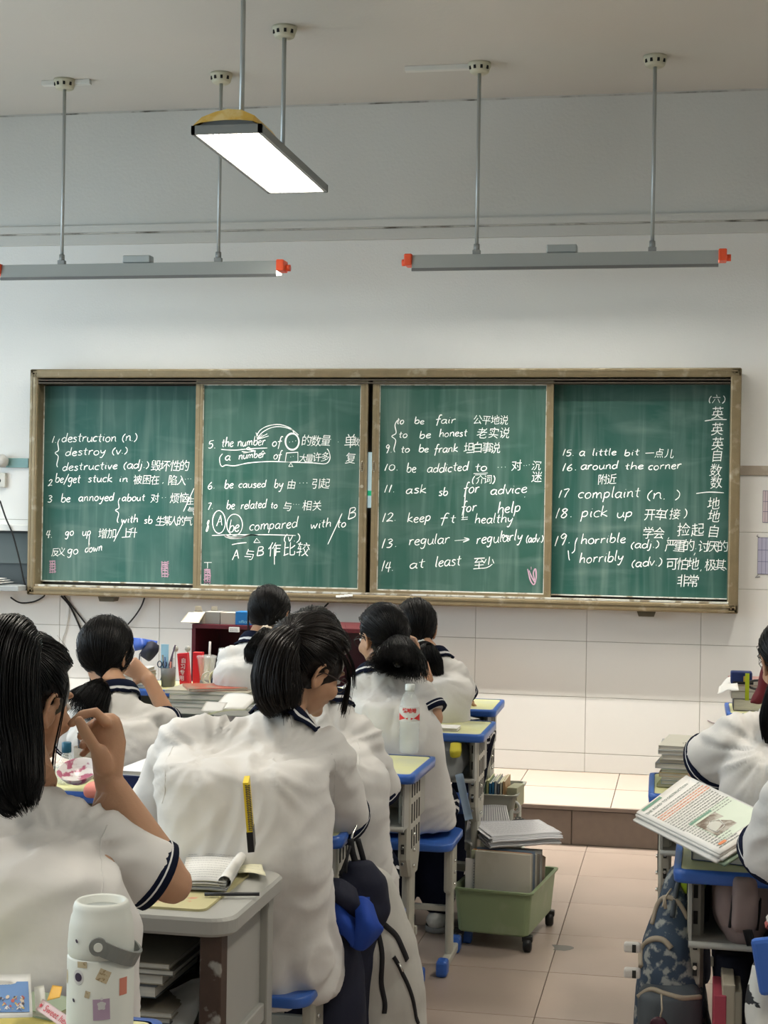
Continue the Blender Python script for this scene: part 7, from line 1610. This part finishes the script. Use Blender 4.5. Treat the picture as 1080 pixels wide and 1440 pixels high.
mr, _ = cloth_loft('maroon_scarf', [ringpx(935,1073,1082,5.9,.02), ringpx(955,1068,1082,5.9,.03), ringpx(975,1062,1080,5.9,.03), ringpx(988,1055,1070,5.9,.02)], cmat('maroon cloth',(.14,.012,.018),.6), None, vox=.006); tag(mr, 'maroon cloth hanging beside the hair at the right edge', 'cloth')

# patterned backpack in the aisle
flor = mat('navy floral cloth', (.04,.065,.105), .75, color2=(.30,.32,.31), c2scale=36, c2lo=.52, c2hi=.60, bump=.3, bscale=16)
slate = mat('slate pocket cloth', (.07,.085,.10), .7, var=.15, vscale=16); pipe = mat('beige piping', (.36,.31,.24), .6)
fp = empty('floral_backpack', tuple(P(935,1600,3.75)), 'navy floral backpack with beige piping hanging at the aisle side', 'backpack')
o, bvf = cloth_loft('bag_body', [ringpx(1218,945,962,3.72,.02), ringpx(1245,932,966,3.70,.05), ringpx(1285,918,975,3.68,.075), ringpx(1330,903,985,3.66,.09), ringpx(1385,893,992,3.65,.10), ringpx(1450,890,1002,3.65,.105), ringpx(1520,894,1000,3.66,.10), ringpx(1575,905,990,3.68,.07)], flor, fp, amp=.004)
_, bvp = cloth_loft('slate_pocket', [ringpx(1385,905,975,3.60,.03), ringpx(1400,896,986,3.58,.06), ringpx(1460,896,988,3.58,.06), ringpx(1540,902,984,3.60,.05)], slate, fp, amp=.003)
surf_tube(bvf, [(918,1300),(926,1272),(938,1262),(954,1270),(966,1292)], .006, pipe, fp, 'piping')
surf_tube(bvf, [(903,1360),(904,1335),(916,1322),(932,1322),(944,1334)], .007, pipe, fp, 'piping')
surf_tube(bvp, [(898,1402),(915,1392),(935,1398),(960,1404),(984,1402)], .006, pipe, fp, 'piping')
surf_tube(bvf, [(930,1225),(920,1260),(908,1300),(900,1340)], .005, blk, fp, 'side_strap'); surf_tube(bvf, [(957,1228),(950,1255),(945,1290)], .006, slate, fp, 'shoulder_strap')
MB().tube(smooth_path([P(944,1250,3.6),P(936,1262,3.58),(P(932,1275,3.57))],4), .0025, 6).build('cord_knot', pipe, fp)
MB().tube([P(934,1262,3.58),P(936,1278,3.57)], .004, 6).build('zip_pull', pipe, fp)
clipm = mat('white clip', (.62,.60,.57), .3)
for py in (1332, 1368):
    q = P(891, py, 3.60); o = tag(MB().bbox((q.x-.022,q.y-.012,q.z-.011),(q.x+.016,q.y+.012,q.z+.011),.005).build('clip', clipm), '%s white clip on the floral backpack side' % ('upper' if py == 1332 else 'lower'), 'clip')
    MB().box((q.x-.003,q.y-.013,q.z-.009),(q.x+.006,q.y-.012,q.z+.009)).build('dark_slot', holem, o)
q = P(929,1398,3.5); MB().tube([P(930,1398,3.52),P(931,1420,3.5),P(928,1432,3.5)], .0022, 5).build('pull_cord', pipe, fp)
MB().lathe([(.0001,-.004),(.017,-.004),(.02,0),(.017,.004),(.0001,.004)], P(926,1442,3.5), 18, rot=Matrix.Rotation(PI/2,3,'X')).build('plum_charm', cmat('plum charm',(.05,.015,.025),.3), fp)
nv2, _ = cloth_loft('navy_jacket', [ringpx(1235,968,996,3.75,.04), ringpx(1290,962,998,3.76,.07), ringpx(1350,955,1000,3.76,.08), ringpx(1380,965,998,3.78,.05)], cmat('deep navy cloth',(.008,.014,.045),.8), None); tag(nv2, 'deep navy jacket crammed beside the floral backpack', 'jacket')
q = P(975,1240,3.68); tag(MB().lathe([(.0001,-.03),(.022,-.026),(.030,-.008),(.030,.012),(.020,.024),(.0001,.026)], q, 20).build('lime_cup', cmat('lime plastic cup',(.26,.36,.02),.4)), 'lime green cup hanging under the desk corner', 'cup')
# pink backpack in the tray of R1
pk = mat('dusty pink cloth', (.27,.205,.195), .75, bump=.2, bscale=12)
pb_ = empty('pink_backpack', tuple(P(1045,1300,3.5)), 'dusty pink backpack stuffed into the tray of the textbook desk', 'backpack')
o, bvk = cloth_loft('bag_body', [ringpx(1232,1003,1090,3.60,.10), ringpx(1280,1002,1090,3.60,.11), ringpx(1300,1008,1088,3.60,.11), ringpx(1318,1022,1085,3.60,.10), ringpx(1332,1042,1080,3.60,.07)], pk, pb_, sup=3)
_, bvk2 = cloth_loft('front_pocket', [ringpx(1234,1032,1066,3.50,.03), ringpx(1270,1030,1066,3.49,.04), ringpx(1302,1028,1064,3.49,.04), ringpx(1310,1030,1062,3.50,.03)], pk, pb_, sup=4)
for pix in ([(1031,1236),(1030,1270),(1026,1304)], [(1069,1240),(1068,1275),(1064,1308)]): surf_tube(bvk2 if False else bvk, pix, .0035, blk, pb_, 'seam_line')
sheet('black_strap', (P(1044,1308,3.42),P(1058,1308,3.42),P(1064,1332,3.42),P(1050,1330,3.42)), blk, parent=pb_, th=.004, curl=.01)
# tray shelf under the pink bag, lower dark things
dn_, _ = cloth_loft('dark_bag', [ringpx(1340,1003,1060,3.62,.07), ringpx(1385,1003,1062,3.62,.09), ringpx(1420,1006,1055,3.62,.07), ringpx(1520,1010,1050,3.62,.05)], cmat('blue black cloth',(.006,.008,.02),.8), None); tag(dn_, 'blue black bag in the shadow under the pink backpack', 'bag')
tb2, _ = cloth_loft('tote_bag', [ringpx(1352,1058,1066,3.05,.02), ringpx(1372,1056,1085,3.05,.05), ringpx(1400,1053,1095,3.03,.07), ringpx(1440,1048,1100,3.02,.08), ringpx(1500,1048,1100,3.02,.08)], mat('zebra tote cloth', (.60,.60,.57), .6, color2=(.015,.015,.018), c2scale=11, c2lo=.545, c2hi=.56, stretch=(1,1,2.2)), None); tag(tb2, 'white tote bag with black stripes at the lower right edge', 'bag')
q = P(1078,1350,2.95); o = MB().bbox((q.x-.022,q.y-.01,P(1075,1392,2.95).z),(q.x+.12,q.y+.012,P(1075,1312,2.95).z),.008,rot=Matrix.Rotation(-.18,3,'Y')).build('chair_back', blue); o.name = 'blue_chair_back'; tag(o, 'tilted blue plastic chair back cut by the right frame edge', 'box')  # plain slab standing for a blue chair back
for k in range(2): q = P(1076-2*k,1300+8*k,2.98+.05*k); book('book', (q.x+.06,q.y,q.z-.03), .14,.04,.014, 0, BOOKC[[4,1][k]], ['white','red'][k]+' book leaning on the tilted blue chair back', 'book', rot=Matrix.Rotation(.6,3,'Y'))
for k, c_ in enumerate(((.36,.33,.26),(.30,.28,.22),(.34,.05,.08))):
    q = P([1024,1034,1012][k],1440,3.45); tag(MB().bbox((q.x-.014,q.y,.05),(q.x+.014,q.y+.15,P(1024,[1385,1395,1400][k],3.45).z),.003).build('folder', cmat('low folder %d' % k, c_, .6)), ['beige','taupe','crimson'][k]+' folder standing low under the textbook desk', 'folder')

# ---------------------------------------------------------------- on the front wall
# cabinet at the left of the chalkboard, socket, cables
q0, q1 = at(-60,736,-.08), at(41,736,-.08); cbx = empty('wall_cabinet', ((q0.x+q1.x)/2,0,q1.z-.4), 'white wall cabinet with dark open niche left of the chalkboard', 'cabinet')
zt4 = at(20,738,-.08).z; zb4 = at(20,822,-.08).z; xr = at(41,780,-.10).x; xl = xr-.75
MB().bbox((xl,-.10,zt4-.035),(xr,-.005,zt4),.003).build('cabinet_top', mat('cabinet white', (.62,.63,.61), .4), cbx)
MB().box((xl,-.02,zb4),(xr,-.006,zt4-.035)).build('back_panel', cmat('dark niche',(.06,.075,.08),.6), cbx)
MB().box((xl,-.03,zb4+.12),(xr,-.02,zt4-.05)).build('grey_panel', cmat('slate panel',(.10,.125,.125),.5), cbx)
MB().bbox((xl,-.24,zb4-.03),(xr+.0,-.005,zb4),.003).build('shelf_board', cmat('shelf grey',(.30,.32,.32),.5), cbx)
MB().bbox((xr-.05,-.08,zb4+.001),(xr-.015,-.03,zb4+.04),.004).build('adapter', cmat('dark adapter',(.05,.055,.06),.4), cbx)
c = at(4,828,-.16)
for k in range(3): sheet('paper_sheet', (V(xl+.2,-.22,zb4+.004+.01*k),V(xr-.13-.02*k,-.23,zb4+.004+.01*k),V(xr-.10-.02*k,-.08,zb4+.008+.01*k),V(xl+.2,-.06,zb4+.008+.01*k)), paper, ['lowest','middle','top'][k]+' of the white sheets on the shelf left of the chalkboard', 'paper', curl=.015)
c = at(0,675,-.03); so_ = MB().bbox((c.x-.045,-.035,c.z-.042),(c.x+.034,-.009,c.z+.042),.004).build('wall_socket', cmat('socket ivory',(.60,.59,.53),.4)); tag(so_, 'ivory wall socket at the left frame edge', 'socket')
MB().tube([(c.x-.004,-.036,c.z-.004),(c.x-.004,-.034,c.z-.004)], .012, 14).build('socket_hole', holem, so_)
c = at(2,646,-.05); o, _ = cloth_loft('wall_fitting', [(V(c.x,-.05,c.z-.03),.03,.03,V(1,0,0),V(0,1,0)),(V(c.x,-.05,c.z),.035,.035,V(1,0,0),V(0,1,0)),(V(c.x-.005,-.05,c.z+.03),.016,.02,V(1,0,0),V(0,1,0))], cmat('off white fitting',(.55,.55,.52),.5), None, vox=.006); tag(o, 'off white bracket fitting above the wall socket', 'bracket')
a_, b_ = at(9,658,-.017), at(40,658,-.017); tag(MB().bbox((a_.x,-.022,1.783),(b_.x,-.0165,1.838),.001).build('dado_overlay', cmat('teal dado overlay',(.16,.30,.29),.15)), 'short teal glossy overlay on the dado border', 'strip')  # overlay added to tint the left end of the dado band teal
cab = mat('black cable', (.012,.012,.012), .5); wcab = mat('white cable', (.55,.54,.50), .5)
def cable(pix, Y, r_, m, lb): o = MB().tube(smooth_path([at(x,y,Y) for x,y in pix], 6), r_, 6).build('cable', m); return tag(o, lb, 'cable')
cable([(0,704),(8,728),(18,752),(28,790),(33,815),(37,826)], -.11, .005, cab, 'black cable running from the wall socket down past the cabinet niche')
cable([(15,840),(24,846),(33,848),(48,846),(60,840),(64,834)], -.03, .005, cab, 'black cable sagging below the lower left chalkboard corner')
cable([(86,838),(98,852),(108,872),(116,892),(122,915),(128,960)], -.02, .0055, cab, 'thick black cable descending behind the round dark head')
cable([(90,838),(104,856),(118,874),(128,888),(134,930)], -.02, .0045, cab, 'second black cable forking beside the thick one')
cable([(97,840),(97,862),(92,888),(88,900),(90,925),(96,960),(100,1000)], -.016, .003, wcab, 'thin pale cable hanging crookedly beside the black ones')
cable([(204,838),(199,852),(190,866),(180,878),(170,890)], -.03, .005, cab, 'black cable curving from the board towards the round dark head')
cable([(462,848),(456,854),(452,860)], -.03, .005, cab, 'short black cable end under the middle of the board')
# gridded papers at the right
for (x0_,y0_,x1_,y1_,lb,mm) in ((1073,690,1100,735,'pale pink gridded timetable paper on the tiles',(.58,.50,.52)),(1066,756,1110,808,'lilac gridded paper taped on the tiles',(.42,.42,.55))):
    A_ = at(x0_,y0_,-.0105); B_ = at(x1_,y1_,-.0105); o = MB().box((A_.x,-.0112,B_.z),(B_.x,-.0102,A_.z)).build('wall_paper_sheet', cmat('sheet tint %d' % y0_, mm, .8)); o.name = 'gridded_paper'; tag(o, lb, 'paper')
    mb = MB(); w_ = B_.x-A_.x; h_ = A_.z-B_.z
    for k in range(9): x = A_.x+w_*k/8; mb.box((x-.0008,-.0118,B_.z),(x+.0008,-.0112,A_.z))
    for v_ in (0,.34,.66,1): mb.box((A_.x,-.0118,A_.z-h_*v_-.0012),(B_.x,-.0112,A_.z-h_*v_+.0012))
    k_ = mb.build('grid_lines', cmat('line indigo',(.10,.10,.20)), o); k_['kind'] = 'stuff'
mb = MB()
for pts in ([(1066,752),(1064,754),(1068,756)],[(1066,808),(1062,812),(1069,811)]):
    mb.tube([at(x,y,-.011) for x,y in pts], .002, 4)
k_ = mb.build('wall_scribble', ink); tag(k_, 'tiny dark scribbles at the corners of the lilac paper', 'drawing', kind='stuff')
mb = MB()
for pts in ([(995,1013),(1001,1016),(1008,1018),(1012,1013)],[(1005,1022),(1009,1018),(1012,1014)]): mb.tube([at(x,y,-.0105) for x,y in pts], .0022, 4)
k_ = mb.build('wall_scratch', cmat('mauve mark',(.22,.15,.18))); tag(k_, 'small mauve pen scratch on the lower wall tiles', 'drawing', kind='stuff')
